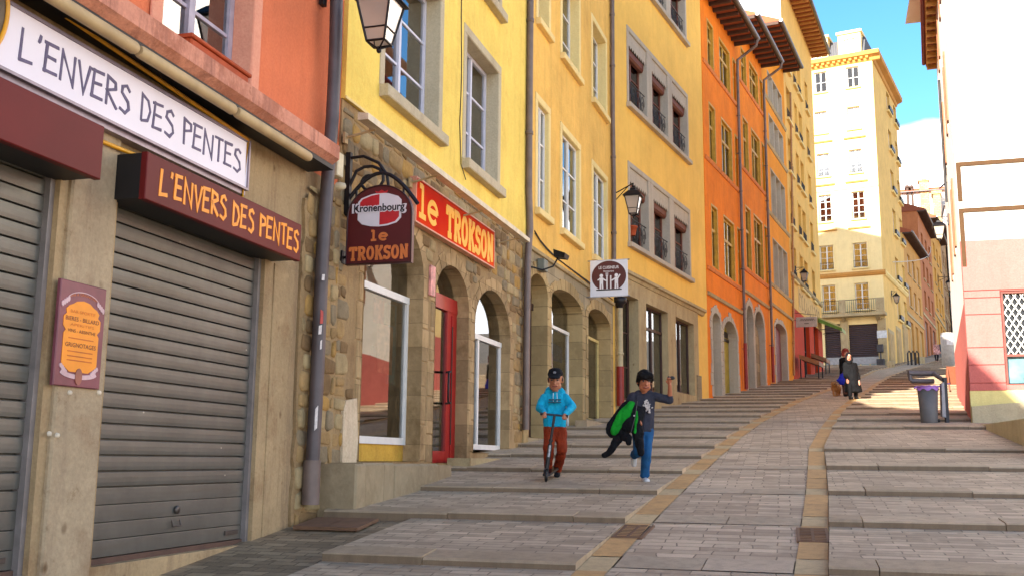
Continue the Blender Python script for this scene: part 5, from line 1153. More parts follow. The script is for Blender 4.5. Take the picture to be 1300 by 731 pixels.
# mansard attic with dormers
zr = FB.z(1090, 40); m = MB(); m.prism_x([(.2, TOPB+.2), (1.1, zr-.1), (11, zr-.1), (11, TOPB+.2)], 0, LB-.6); rf = part('roof', m, SLATE, t)
for a, b in ((FB.u(1063, 50), FB.u(1092, 50)), (FB.u(1022, 50), FB.u(1050, 50))):
    z1 = zr+.0; m = MB(); ws = [(a+(b-a)*.28, a+(b-a)*.47, TOPB+.5, z1-.45), (a+(b-a)*.53, a+(b-a)*.72, TOPB+.5, z1-.45)]
    sheet(m, rect(a, b, TOPB+.21, z1), [rect(*q) for q in ws], .15)
    for q in ws: reveal(m, rect(*q), .15, .3)
    m.box(a-.1, b+.1, .02, 2.5, z1+.002, z1+.22); m.quad((a,.15,TOPB+.21),(a,2.5,TOPB+.21),(a,2.5,z1),(a,.15,z1)); m.quad((b,.15,TOPB+.21),(b,2.5,TOPB+.21),(b,2.5,z1),(b,.15,z1)); d = part('dormer', m, CREAM, t)
    m = MB(); 
    for q in ws: m.box(q[0]-.02, q[1]+.02, .3, .32, q[2]-.02, q[3]+.02)
    part('pane', m, plain('attic_glass', (108,112,124), .15), d)
    m = MB()
    for q in ws:
        for f in (.33, .66): z = q[2]+(q[3]-q[2])*f; m.box(q[0], q[1], .27, .295, z-.04, z+.04)
        m.box((q[0]+q[1])/2-.03, (q[0]+q[1])/2+.03, .272, .297, q[2], q[3])
    part('frame', m, WHITEP, d)
for k, u in enumerate((.4, LS*.5, LS-1.2)): m = MB(); m.box(u, u+1.0, 1.0, 2.2, TOPB+.15, TOPB+1.6+.3*k); m.box(u-.08, u+1.08, .92, 2.28, TOPB+1.6+.3*k, TOPB+1.75+.3*k); part('chimney', xf(m, FS, FB), TILE, rf)
# balcony
zb = zsg+.1; m = MB(); m.box(FB.u(1046, 396)-4, LB+.15, -.95, -.001, zb-.22, zb); m.prism_x([(0, zb-.6), (-.75, zb-.23), (0, zb-.23)], LB-.6, LB-.3); m.prism_x([(0, zb-.6), (-.75, zb-.23), (0, zb-.23)], FB.u(1070, 396), FB.u(1073, 396)); bal = part('balcony', m, STONE, t)
for x0, x1 in ((FB.u(1068, 388), FB.u(1076, 388)), (FB.u(1114, 388), LB+.1)): m = MB(); m.cbox(x0, x1, -.93, -.70, zb, zb+1.05, .02); part('balcony_pier', m, STONE, bal)
m = MB(); x0 = FB.u(1046, 396)-4
for z in (zb+.1, zb+1.0): m.tube([(x0, -.86, z), (LB, -.86, z)], .025, 6)
k = x0
while k < LB: m.tube([(k, -.86, zb), (k, -.86, zb+1.0)], .014, 4); k += .16
part('railing', m, IRON, bal)
# shuttered ground floor
for r in gs:
    zz = r[2]+(r[3]-r[2])*.26; m = MB(); z = zz
    while z < r[3]-.02: m.prism_x([(.22, z), (.16, z+.03), (.16, z+.10), (.22, z+.13)], r[0], r[1]); z += .14
    sh = part('roller_shutter', m, plain('dark_shutter', (74,58,58), .6, .2), t); m = MB(); m.box(r[0], r[1], .12, .18, zz-.55, zz-.01); part('shutter_fascia', m, plain('fascia_grey', (160,156,152), .6), sh)
    m = MB(); m.box(r[0], r[1], .2, .22, r[2], zz-.56); part('shop_glass', m, plain('pale_shop_glass', (176,196,204), .2, var=.5, scale=1.5), t)
    m = MB()
    for f in (.0, .33, .66, .97): x = r[0]+(r[1]-r[0])*f; m.box(x, x+.1, .10, .19, r[2], zz-.56)
    part('shop_mullion', m, CREAMTRIM, t)
m = MB(); 
for a, b in ((FB.u(1067.5, 430), FB.u(1077.3, 430)), (FB.u(1115, 430), LB+.03)): m.cbox(a, b, -.10, -.001, zB0, zsg-.3, .03)
part('stone_pilaster', m, STONE, t)
m = MB(); u, z = FB.uz(1120, 424); m.cbox(u-.35, u+.35, -.16, -.105, z-.28, z+.28, .01); single('wall_plate', 'white plate on the corner pilaster of the big cream house', 'sign', FB, (u, -.13, z), m, plain('plate_white', (206,206,204), .5))
m = MB(); u = FB.u(1119, 450); z = FB.z(1119, 466); m.cbox(u-.3, u+.25, -.5, -.13, z-.1, z+.6, .04); m.tube([(u, -.3, z+.6), (u, -.3, z+1.3)], .05); m.cbox(u-.25, u+.2, -.42, -.2, z+1.1, z+1.7, .05)
single('meter_post', 'dark post with black and white boxes at the foot of the corner pilaster', 'post', FB, (u, -.3, z), m, plain('dark_box', (54,50,52), .5, var=.8, scale=4))
# side wall shop openings
for a, b, k in ((.08, .30, 0), (.42, .62, 1), (.72, .94, 2)):
    u0, u1 = LS*a, LS*b; z0 = min(FS.g(u0), FS.g(u1))-.2; m = MB(); m.cbox(u0, u1, -.06, -.001, z0, z0+3.0+.2*k, .03); m2 = MB(); m2.cbox(u0+.2, u1-.2, -.09, -.062, z0, z0+2.7+.2*k, .02)
    o = part('shop_surround', xf(m, FS, FB), STONE, t); part('shop_door', xf(m2, FS, FB), plain('ochre_door', (172,134,66), .7, var=.4, scale=1.5), o)
rr = ray(1138, 376); uu = FS.u(1133, 376); P = rr*((FS.w(uu).y-.7)/rr.y); lu = (P-FS.P).dot(FS.d); lo = -(P-FS.P).dot(FS.n)
lantern('wall_lantern', 'black lantern on the shaded side wall of the big cream corner house', FS, (lu, lo, P.z), .5, (lu, -.03))

# ================= houses beyond, on the left of the rising street
cur = FS.w(LS).xy; FARH = []
far = [(1175, 28.0, (1152, 303), stucco('far_ochre', (196,146,78), .6), 'narrow ochre house just beyond the big cream house', (1156.5,1160), (1163.5,1167)),
       (1190, 27.2, (1176, 290), stucco('far_red_brown', (176,110,68), .5), 'taller red brown house beyond the narrow ochre house', (1178,1181), (1184,1187)),
       (1205, 26.6, (1192, 305), stucco('far_yellow', (200,146,66), .5), 'yellow house beyond the red brown house', (1193,1196), (1199,1202)),
       (1216, 26.2, (1207, 328), stucco('far_tan', (150,116,80), .3), 'tan house farthest up the left side of the street', (1208,1210), (1212,1214))]
for k, (xe, h, tp, mt, lab, ca, cb) in enumerate(far):
    f = Frame(cur, h); L = min(16.0, max(6.5, f.u(xe, 452-6*k))); zt = f.z(*tp); g = f.g(L/2); z0 = f.g(0)-1.5
    t = thing('far_house', lab, 'house', f, (L/2, 0, g), 'houses up the street beyond the crossing'); ws = []
    nf = max(2, int((zt-g-4.2)/2.9)); 
    for i in range(nf):
        for q in ((.18, .32), (.46, .60), (.74, .88)): z = g+4.3+i*2.9; ws.append((L*q[0], L*q[1], z, min(z+1.75, zt-.3)))
    ds = [(L*.12, L*.32, f.g(L*.2)-.1, g+2.9), (L*.45, L*.6, f.g(L*.5)-.1, g+2.9), (L*.72, L*.92, f.g(L*.8)-.1, g+2.9)]
    m = MB(); hs = [rect(*r) for r in ws+ds]; sheet(m, rect(0, L, z0, zt), hs, 0)
    for q in hs: reveal(m, q, 0, .25)
    body(m, 0, L, z0, zt, 11); part('wall', m, mt, t)
    for r in ws: window(t, r, .16, BROWNP if k % 2 else WHITEP, 1, 1, .08, sill=STONE, gl=DARKGLASS)
    for r in ds: m = MB(); m.box(r[0], r[1], .14, .2, r[2], r[3]); part('door', m, DARKP if k % 2 else plain('ochre_door', (172,134,66)), t)
    m = MB(); m.box(0, L, -.06, -.001, g+3.3, g+3.55); part('string_course', m, STONE, t)
    eaves(t, f, -.1, L+.1, zt, .7, 11, .38, TILE, WOODD, ZINC); FARH.append((f, L, zt, g)); cur = f.w(L).xy
f, L, zt, g = FARH[2]; lu = L*.45; lantern('wall_lantern', 'small dark lantern on the yellow house far up the street', f, (lu, -1.3, f.z(1198, 374)), .9, (lu, -.03))
# sunlit white houses closing the view
WF = Frame((0, 0), 90); WF = Frame((40, 150), 110.0)
def wz(px, py): return WF.uz(px, py)
a, zt = wz(1140, 246); b, _ = wz(1228, 246)
t = thing('white_house', 'sunlit white house with chimneys closing the view up the street', 'house', WF, ((a+b)/2, 0, 12))
ws = [(WF.u(x, 300), WF.u(x+4, 300), WF.z(x, y+7), WF.z(x, y)) for x, y in ((1160, 268), (1176, 268), (1205, 262))]
m = MB(); sheet(m, rect(a, b, 4, zt), [rect(*r) for r in ws], 0)
for r in ws: reveal(m, rect(*r), 0, .3)
body(m, a, b, 4, zt, 10); part('wall', m, WHITE, t)
for r in ws: window(t, r, .2, WHITEP, 1, 1, .1, gl=DARKGLASS)
eaves(t, WF, a, b, zt, .6, 10, .3, plain('orange_tiles', (214,112,56), .9, var=.3, scale=2), WOODD, ZINC)
for (x0, y0, x1, y1) in ((1166.5, 228, 1178, 247), (1150, 236, 1153, 250), (1156, 236, 1158.5, 250)):
    c0, c1, zz0, zz1 = WF.u(x0, y0), WF.u(x1, y0), WF.z(x0, y1), WF.z(x0, y0); m = MB(); m.box(c0, c1, -.3, 1.2, zz0-3, zz1); m.box(c0-.15, c1+.15, -.45, 1.35, zz1-.4, zz1-.15); part('chimney', m, ashlar('chimney_brick', (206,170,120), .5, .25, .03) if x1-x0 > 6 else WOODD, t)
c0, c1 = WF.u(1185, 270), WF.u(1194, 270); m = MB(); m.box(c0, c1, -2.0, -.3, WF.z(1190, 292)-8, WF.z(1190, 250)); m.box(c0-.2, c1+.2, -2.2, -.1, WF.z(1190, 250)-.1, WF.z(1190, 247)); part('chimney', m, ashlar('chimney_brick', (206,170,120)), t)
q = Frame(WF.w(WF.u(1196, 290), -9).xy, 110.0); a2, b2 = 0, q.u(1230, 290)
t = thing('white_house', 'lower white house with a terrace and slate roof edge behind the lamp', 'house', q, (2, 0, 12))
zt = q.z(1196, 262); m = MB(); r = (q.u(1202, 280), q.u(1206, 280), q.z(1204, 286), q.z(1204, 276)); sheet(m, rect(a2, b2, 4, zt), [rect(*r)], 0); reveal(m, rect(*r), 0, .3); body(m, a2, b2, 4, zt, 6); part('wall', m, WHITE, t)
window(t, r, .2, WHITEP, 1, 1, .1, gl=DARKGLASS); eaves(t, q, a2-.2, b2, zt, .7, 6, .35, SLATE, WOODD, ZINC)

# ================= white and pink house on the right
CR = ground_hit(1234, 537); LR = 11.0; hs_ = math.radians(22.2); zR = 12.6
RF = Frame((CR.x, CR.y), 107.3); RS = Frame((CR.x+LR*math.sin(hs_), CR.y+LR*math.cos(hs_)), 202.2)
zp1 = RF.z(1226, 306); zp0 = RF.z(1234, 496); zg1 = RF.z(1276, 369); zg0 = RF.z(1276, 487); ug0 = RF.u(1273.5, 430); ug1 = ug0+2.2
t = thing('corner_house', 'blown out white house with a pink base and lattice shop window on the right', 'house', RF, (0, 0, CR.z), None)
m = MB(); sheet(m, rect(0, 14, zp1, zR+1), [], 0); m.quad((14,0,zp1),(14,10,zp1),(14,10,zR+1),(14,0,zR+1)); m.quad((0,0,zR+1),(14,0,zR+1),(14,10,zR+1),(0,10,zR+1)); part('upper_wall', m, WHITE, t)
hole = rect(ug0, ug1, zg0, zg1); m = MB(); gro = [RF.z(1250, y) for y in (378, 399, 441, 463, 486)]; ze = sorted([zp0]+gro+[zg1+.02, zp1-.001])
for a, b in zip(ze, ze[1:]):
    for x0, x1 in (((0.0, ug0-.005), (ug1+.005, 14)) if b > zg0 and a < zg1 else ((0.0, 14),)): m.cbox(x0, x1, -.035, .1, a+.006, b-.006, .008)
sheet(m, rect(0, 14, zp0-.6, zp1-.001), [hole], -.005); reveal(m, hole, -.03, .3)
part('pink_base', m, PINK, t)
m = MB(); m.box(0, 14, -.02, .1, CR.z-.8, zp0+.01); part('plinth_band', m, stucco('pale_plinth', (226,210,140), .3), t)
m = MB(); m.box(ug0, ug1, .12, .14, zg0+.6, zg1-.03); gw = part('shop_window', m, DARKGLASS, t)
m = MB(); m.box(ug0, ug1, .3, .31, zg0, zg1); part('dark_interior', m, ROOM, gw)
m = MB(); n = 26
W_ = ug1-ug0; Hh = zg1-zg0-.62; z0_ = zg0+.6
k = -int(Hh/.09)
st_ = .135
for s in (1, -1):
    c = -Hh
    while c < W_+Hh:
        # line x = c + s*(z) clipped to the opening
        pts = []
        for z in (0, Hh):
            pts.append((c+(z*.62 if s > 0 else (Hh-z)*.62), z))
        (xa, za), (xb, zb__) = pts; lo, hi = 0.0, 1.0; dx = xb-xa
        for bound, sg in ((0, 1), (W_, -1)):
            # keep sg*(x-bound) >= 0
            fa, fb = sg*(xa-bound), sg*(xb-bound)
            if fa < 0 and fb < 0: lo, hi = 1, 0; break
            if fa < 0: lo = max(lo, -fa/(fb-fa))
            elif fb < 0: hi = min(hi, fa/(fa-fb))
        if hi-lo > .02:
            P0 = (xa+dx*lo, za+(zb__-za)*lo); P1 = (xa+dx*hi, za+(zb__-za)*hi); m.ribbon([(ug0+P0[0], z0_+P0[1]), (ug0+P1[0], z0_+P1[1])], .024, .055+(0 if s > 0 else .006), .06+(0 if s > 0 else .006))
        c += st_
part('lattice_grille', m, plain('white_lattice', (212,208,196), .5), gw)
m = MB(); m.box(ug0, ug0+.05, .0, .12, zg0, zg1); m.box(ug0, ug1, .001, .119, zg1-.05, zg1); m.box(ug0, ug1, .002, .118, zg0+.55, zg0+.6); part('frame', m, plain('brown_red_frame', (110,54,40), .6), gw)
m = MB(); m.box(ug0+.05, ug1, .1, .118, zg0+.02, zg0+.55); part('striped_panel', m, plain('teal_panel', (96,140,146), .5, var=.7, scale=2.5), gw)
m = MB()
zm1, zm2 = RF.z(1214.5, 207), RF.z(1217.6, 265.5)
for z, zlo in ((zm1, zm2+.16), (zm2, zp1-.55)):
    m.box(.005, 14, -.04, -.001, z-.085, z); m.box(.005, .09, -.039, -.001, zlo, z-.087)
part('shaded_trim', m, SHADEDTRIM, t)  # brown trims whose colour also carries the recess shade of the mouldings
m = MB(); zz = RF.z(1222, 285); m.box(.12, 14, -.012, -.001, zz-.015, zz+.015); part('joint', m, CREAMTRIM, t)
# side wall, in its own plane
m = MB(); zk = CR.z+2.1; wsd = [(LR-u-.75, LR-u, z0, z1) for u in (2.6, 6.3) for z0, z1 in ((zk+2.0, zk+3.6), (zk+5.0, zk+6.7), (zk+8.0, zk+9.6))]
hs = [rect(*r) for r in wsd]; sheet(m, rect(0, LR, zk+.4, zR), hs, 0)
for h in hs: reveal(m, h, 0, .25)
part('side_wall', xf(m, RS, RF), WHITE, t)
m = MB(); m.quad((0,0,CR.z-1),(LR,0,CR.z-1),(LR,0,zk+.4),(0,0,zk+.4)); m.quad((0,0,CR.z-1),(0,9,CR.z-1),(0,9,zR),(0,0,zR)); part('side_base', xf(m, RS, RF), PINK, t)
for r in wsd:
    m = MB(); m.box(r[0], r[1], .15, .2, r[2], r[3]); w = part('window', xf(m, RS, RF), DARKGLASS, t)
    m = MB(); m.cbox(r[0]-.3, r[0]-.01, -.04, -.002, r[2], r[3], .01); m.cbox(r[1]+.01, r[1]+.3, -.04, -.002, r[2], r[3], .01); part('shutter', xf(m, RS, RF), plain('brown_shutter', (150,92,58), .6), w)
m = MB(); m.prism_x([(-.32, zR-.1), (-.32, zR+.08), (4.5, zR+1.8), (4.5, zR-.1)], 0, LR); rf = part('roof', xf(m, RS, RF), TILE, t)
m = MB()
for k in range(20): x = .05+k*LR/20; m.box(x, x+.09, -.29, 0, zR-.24, zR-.102)
m.box(0, LR, -.30, -.27, zR-.16, zR-.101); part('rafters', xf(m, RS, RF), plain('pale_rafters', (196,140,72)), rf)
m = MB(); m.tube([(0, -.37, zR), (LR, -.37, zR)], .06, 8); part('gutter', xf(m, RS, RF), plain('dark_red_gutter', (120,44,40), .6), rf)
# unseen cream house beyond it, added for the bar windows to mirror
q = Frame((16.2+8*math.sin(math.radians(17)), 34.5+8*math.cos(math.radians(17))), 197.0)
t = thing('reflected_house', 'unseen cream and pink house added behind the corner house for window reflections', 'house', q, (4, 0, q.g(4)), None)
ws_ = [(x, x+1.1, z, z+1.9) for x in (1.5, 4.6, 7.7, 10.8) for z in (10.4,) if x < 8]
m = MB(); sheet(m, rect(0, 8, 0, 14.5), [rect(*r) for r in ws_], 0)
for r in ws_: reveal(m, rect(*r), 0, .25)
body(m, 0, 8, 0, 14.5, 9); part('wall', m, CREAM, t)
for r in ws_: window(t, r, .16, WHITEP, 1, 2, .06, sur=SILLG, gl=DARKGLASS)
m = MB(); m.box(0, 8, -.03, -.001, 0, 5.3); part('pink_base', m, PINK, t)  # pink band added so that the big bar window mirrors pink
eaves(t, q, 0, 8, 14.5, .03, 9, .35, TILE, WOODD, ZINC)
# landing in front of the shop window
A = ground_hit(1244, 541); B = ground_hit(1302, 572); dr = (B-A).normalized(); B2 = A+dr*((B-A).length*1.35)
zA = A.z+.03; rB = ray(1300, 531); zBt = rB.z*(B.y/rB.y); k = (zBt-zA)/(B-A).length
m = MB(); per = Vector((RF.d.x, RF.d.y, 0)); q = [A, B2, B2+per*7, A+per*7+Vector((0, 2.5, 0))]; ll = (B2-A).length
v = [(p.x, p.y, CR.z-2.5) for p in q]+[(q[0].x, q[0].y, zA), (q[1].x, q[1].y, zA+k*ll), (q[2].x, q[2].y, zA+k*ll), (q[3].x, q[3].y, zA)]
m.add(v, [(0,3,2,1), (4,5,6,7), (0,1,5,4), (1,2,6,5), (2,3,7,6), (3,0,4,7)])
single('landing', 'beige rendered landing wall beside the steps at the right edge', 'landing', WORLD, (A.x, A.y, A.z), m, BEIGE)
m = MB(); zc1 = RF.z(1250, 512); n = 12; top = [(x, zc1+.10*math.sin(min(1, x/1.6)*1.57)) for x in [i*.5 for i in range(20)]]
m.prism([(-.0, CR.z-.8)]+[(x, z-.06) for x, z in top]+[(9.5, CR.z-.8)], -.14, -.022); single('plinth', 'curved greige plinth under the pink wall on the right', 'plinth', RF, (0, -.1, CR.z), m, stucco('greige_plinth', (186,172,140), .4))
# lantern and arms on the right side wall
uu = RS.u(1214, 285); 
rr = ray(1192, 288); P = rr*(((RS.w(LR*.35)).y)/rr.y); lu = (P-RS.P).dot(RS.d); lo = -(P-RS.P).dot(RS.n)
lantern('wall_lantern', 'sunlit lantern reaching out from the white house on the right', RS, (lu, lo, P.z), .34, (lu, -.02))
m = MB(); z = P.z+1.15; m.tube([(lu+.1, -.02, z+.06), (lu, lo*.75, z-.08)], .022, 6); m.tube([(lu+.1, -.05, z-.5), (lu+.1, -.05, z+3.0)], .03, 6)
single('iron_arm', 'dark iron arm and rod on the white wall over the sunlit lantern', 'iron arm', RS, (lu, -.02, z), m, IRON)
# ================= the street: a paved ramp between two yellow stone strips, long low steps on both sides
PAVE = pavers('stair_pavers', (174,152,124), (224,198,164), .30, .115); PAVER = pavers('ramp_pavers', (178,154,126), (228,202,168), .30, .14); PAVEG = pavers('gutter_pavers', (136,114,86), (182,156,120))
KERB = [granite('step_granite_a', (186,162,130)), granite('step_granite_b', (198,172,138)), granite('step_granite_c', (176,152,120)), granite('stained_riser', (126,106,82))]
BAND = [granite('ribbed_band_a', (184,162,132)), granite('ribbed_band_b', (196,172,142))]
STRIPY = granite('yellow_strip_stone', (204,158,98), False); STRIPP = granite('pale_strip_stone', (204,176,128), False)
def ws(px, py): p = ground_hit(px, py); return p.dot(UW), p.dot(US)
Lp = [ws(*p) for p in ((725,731),(790,668),(838,625),(868,600),(900,575),(925,555),(955,535),(985,520),(1010,508))]
Rp = [ws(*p) for p in ((1007,731),(1015,680),(1022,630),(1025,595),(1026,570),(1040,545),(1058,522),(1078,508),(1105,490),(1125,478))]
Lp.sort(key=lambda q: q[1]); Rp.sort(key=lambda q: q[1])
Lp = [(Lp[0][0]-.1, -12)]+Lp+[(1.2, 38), (2.7, 47), (4.9, 62), (8.4, 82), (18, 130)]; Rp = [(Rp[0][0]-.3, -12)]+Rp+[(6.6, 62), (10.0, 82), (20, 130)]
def interp(tab, s):
    for (w0, s0), (w1, s1) in zip(tab, tab[1:]):
        if s <= s1: return w0+(w1-w0)*(s-s0)/(s1-s0)
    return tab[-1][0]
def wl(s): return interp(Lp, s)
def wr(s): return interp(Rp, s)
SW = .24
rR = sorted(ws(1150, y)[1] for y in (671, 631, 598, 574, 545, 535, 527, 519)); rL = sorted(ws(690, y)[1] for y in (723, 663, 626, 600, 581, 568, 556))
def series(r):
    r = list(r); d = (r[-1]-r[0])/(len(r)-1)
    while r[0] > -6: r.insert(0, r[0]-1.9)
    while r[-1] < 110: r.append(r[-1]+1.9)
    return r
rR, rL = series(rR), series(rL); RH = .06
ends = [ws(414, 712)[0], ws(408, 657)[0]]
def wfac(s):
    """cross-street position of the left house fronts, a little inside the wall"""
    p0 = None
    for f, L in zip(FR, LEN):
        for u in (0, L):
            p = f.w(u); q = (p.dot(UW), p.dot(US))
            if p0 and p0[1] <= s <= q[1]: return p0[0]+(q[0]-p0[0])*(s-p0[1])/max(1e-6, q[1]-p0[1])-.25
            p0 = q
    return -9.0 if s < 20 else 1.0
def gquad(m, w0, w1, w2, w3, s0, s1, z0, z1): m.add([(w0, s0, z0), (w1, s0, z0), (w2, s1, z1), (w3, s1, z1)], [(0,1,2,3)])
m = MB(); edge = MB(); rnd = random.Random(9); flank = MB()
for side, rs in ((0, rL), (1, rR)):
    for s0, s1 in zip(rs, rs[1:]):
        zA, zB = gz(s0)+RH, gz(s1)+.002; N = 4
        def za(s): return zA+(zB-zA)*(s-s0)/(s1-s0)
        def bounds(s):
            if side == 0:
                a = wfac(s) if s < 60 else wl(s)-6
                if s0 < 10.2: a = max(a, ends[1] if s0 > 8.4 else ends[0])
                return a, wl(s)
            return wr(s)+SW, (9.5 if s < 20 else wr(s)+(9 if s < 60 else 6))
        dk = .34
        for i in range(N):
            a = s0+dk+(s1-s0-dk)*i/N; b = s0+dk+(s1-s0-dk)*(i+1)/N; a0, a1 = bounds(a); b0, b1 = bounds(b)
            gquad(m, a0, a1, b1, b0, a, b, za(a), za(b))
            for e0, e1 in ((a0, b0), (a1, b1)): flank.add([(e0,a,za(a)),(e1,b,za(b)),(e1,b,gz(b)-.25),(e0,a,gz(a)-.25)], [(0,1,2,3)])
        # edging slabs, one by one
        x0, x1 = bounds(s0); y0, y1 = bounds(s0+dk); ph = rnd.uniform(0, 1.1); cuts = [x0]; c = x0+ph
        while c < x1-.35: 
            if c > x0+.25: cuts.append(c)
            c += rnd.uniform(.85, 1.35)
        cuts.append(x1)
        for a, b in zip(cuts, cuts[1:]):
            edge.m = rnd.randrange(3); g = .004; dz = rnd.uniform(-.007, .006); c_ = rnd.uniform(.008, .022)
            aa, bb = (a+g if a > x0 else a), (b-g if b < x1 else b); a2 = aa if a > x0 else y0; b2 = bb if b < x1 else y1
            z0_, z1_ = zA+dz+.003, za(s0+dk)+dz+.003
            edge.add([(aa,s0,gz(s0)-.2),(bb,s0,gz(s0)-.2),(bb,s0,z0_-c_),(aa,s0,z0_-c_),(bb,s0+c_,z0_),(aa,s0+c_,z0_),(b2,s0+dk-g,z1_),(a2,s0+dk-g,z1_),(a2,s0+dk-g,gz(s0)-.2),(b2,s0+dk-g,gz(s0)-.2)],
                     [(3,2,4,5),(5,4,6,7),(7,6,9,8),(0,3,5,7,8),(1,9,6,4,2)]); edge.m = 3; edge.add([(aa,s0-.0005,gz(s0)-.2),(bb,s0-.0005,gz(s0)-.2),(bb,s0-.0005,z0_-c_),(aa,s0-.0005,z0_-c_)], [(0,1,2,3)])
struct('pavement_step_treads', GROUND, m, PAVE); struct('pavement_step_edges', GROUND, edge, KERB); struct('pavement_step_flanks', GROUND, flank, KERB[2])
m = MB(); band = MB()
for s0, s1 in zip(rR, rR[1:]):
    if s0 > 100: break
    b0, b1 = s0+.02, s0+.44
    for i in range(5):
        a = b1+(s1+.02-b1)*i/5; b = b1+(s1+.02-b1)*(i+1)/5; gquad(m, wl(a)+SW-.02, wr(a)+.02, wr(b)+.02, wl(b)+SW-.02, a, b, gz(a)-.004, gz(b)-.004)
    x0, x1 = wl(b0)+SW, wr(b0); y0, y1 = wl(b1)+SW, wr(b1); c = rnd.uniform(.35, .65); n = max(2, round((x1-x0)/.85))
    for k in range(n):
        f0, f1 = k/n, (k+1)/n; band.m = rnd.randrange(2); g = .004; dz = rnd.uniform(0, .003)
        band.add([(x0+(x1-x0)*f0+g, b0+g, gz(b0)+dz), (x0+(x1-x0)*f1-g, b0+g, gz(b0)+dz), (y0+(y1-y0)*f1-g, b1-g, gz(b1)+dz), (y0+(y1-y0)*f0+g, b1-g, gz(b1)+dz)], [(0,1,2,3)])
struct('street_ramp', GROUND, m, PAVER); struct('street_ramp_bands', GROUND, band, BAND)
m = MB()
for fn, rs in ((wl, rL), (wr, rR)):
    for s0, s1 in zip(rs, rs[1:]):
        if s0 > 100: break
        mid = s0+.5
        for a, b, mi, n in ((s0, mid, 1, 1), (mid, s1, 0, 2)):
            for i in range(n):
                p, q = a+(b-a)*i/n+.006, a+(b-a)*(i+1)/n-.006; m.m = mi; dz = rnd.uniform(.003, .008); c = .006
                gquad(m, fn(p)+c, fn(p)+SW-c, fn(q)+SW-c, fn(q)+c, p, q, gz(p)+dz, gz(q)+dz)
struct('pavement_yellow_strips', GROUND, m, [STRIPY, STRIPP])
# ground underneath, gutter paving at the foot of the left houses, land around
m = MB(); ss = [-60, -30]+[x*.5 for x in range(-24, 140)]+list(range(70, 220, 6))+[260, 400]
for a, b in zip(ss, ss[1:]): gquad(m, -14, 30, 30, -14, a, b, gz(a)-.03, gz(b)-.03)
struct('ground_paving', GROUND, m, PAVEG)
m = MB()
ss = [-300, -60, -10, 10, 30, 60, 100, 140, 220, 400, 700]
for a, b in zip(ss, ss[1:]): gquad(m, -400, 500, 500, -400, a, b, (gz(max(-60, min(a, 400))))-.25, gz(max(-60, min(b, 400)))-.25)
struct('ground', GROUND, m, plain('dusty_ground', (120,108,92), .9, scale=.5))
# drain grates
def grate(label, w0, w1, s0, s1, bars, lift=.012, skew=0.0, mat=None, holes=True):
    t = thing('drain_grate', label, 'drain grate', GROUND, ((w0+w1)/2, (s0+s1)/2, gz(s0)), 'drain grates in the paving')
    m = MB(); Z = lambda s: gz(s)+lift
    def bar(a, b, c, d): m.add([(a,c,Z(c)),(b,c,Z(c)),(b+skew*(d-c),d,Z(d)),(a+skew*(d-c),d,Z(d)),(a,c,Z(c)-.03),(b,c,Z(c)-.03),(b+skew*(d-c),d,Z(d)-.03),(a+skew*(d-c),d,Z(d)-.03)], [(0,1,2,3),(0,4,5,1),(1,5,6,2),(2,6,7,3),(3,7,4,0)])
    bar(w0, w0+.025, s0, s1); bar(w1-.025, w1, s0, s1); bar(w0+.025, w1-.025, s0, s0+.025); bar(w0+.025, w1-.025, s1-.025, s1); bar((w0+w1)/2-.012, (w0+w1)/2+.012, s0+.025, s1-.025)
    for k in range(bars): s = s0+.03+(s1-s0-.06)*(k+.5)/bars; bar(w0+.025, w1-.025, s-.010, s+.010)
    part('bars', m, mat or plain('rusty_iron', (116,84,60), .8, .1), t)
    m = MB(); gquad(m, w0+.01, w1-.01, w1-.01+skew*(s1-s0), w0+.01+skew*(s1-s0), s0+.01, s1-.01, gz(s0)+lift-.008, gz(s1)+lift-.008); part('pit', m, plain('grate_dark', (40,32,26), .9), t)
w_, s_ = ws(1033, 690); grate('iron drain grate in the right hand yellow strip', wr(s_)-.01, wr(s_)+SW+.01, s_, s_+.62, 8)
w_, s_ = ws(800, 684); grate('iron drain grate in the left hand yellow strip', wl(s_+.3)-.0, wl(s_+.3)+SW+.02, s_, s_+.60, 8, skew=.06)
w_, s_ = ws(415, 671); grate('wide rusty drain grate at the foot of the purple downpipe', w_-.34, w_+.30, s_, s_+.5, 20, .016)

# ================= litter bin, stand, rail, post on the right
p = ground_hit(1180, 537); B = Frame((p.x, p.y), 90); g = p.z
t = thing('litter_bin', 'tapered grey litter bin with a purple liner rim on the steps at the right', 'litter bin', B, (0, 0, g)); s = p.y/1300
m = MB(); H = 46*s; m.lathe([(0, g), (9.6*s, g), (10*s, g+.02), (12.6*s, g+H), (12.0*s, g+H), (9.5*s, g+.06), (0, g+.05)], (0,0,0), 24); part('body', m, plain('bin_grey', (96,92,90), .55, var=.15), t)
m = MB(); n = 28; m.tube([(13.0*s*math.cos(k*2*math.pi/n), 13.0*s*math.sin(k*2*math.pi/n), g+H+.008*math.sin(k*2.3)) for k in range(n)], .016, 6, closed=True)
v = []
for k in range(n+1): a = k*2*math.pi/n; v += [(12.9*s*math.cos(a), 12.9*s*math.sin(a), g+H), (13.6*s*math.cos(a), 13.6*s*math.sin(a), g+H-.07-.03*math.sin(k*1.7))]
m.add(v, [(2*k, 2*k+2, 2*k+3, 2*k+1) for k in range(n)], True); m.tube([(12.6*s, 0, g+H), (24*s, .05, g+H+.06), (30*s, .05, g+H+.075)], .014, 6); m.tube([(-12.6*s, 0, g+H), (-17*s, 0, g+H-.03)], .02, 6); part('liner', m, plain('purple_liner', (156,104,186), .4), t)
m = MB(); m.ball((12*s, .0, g+.06), .035); part('foot', m, BLACKP, t)
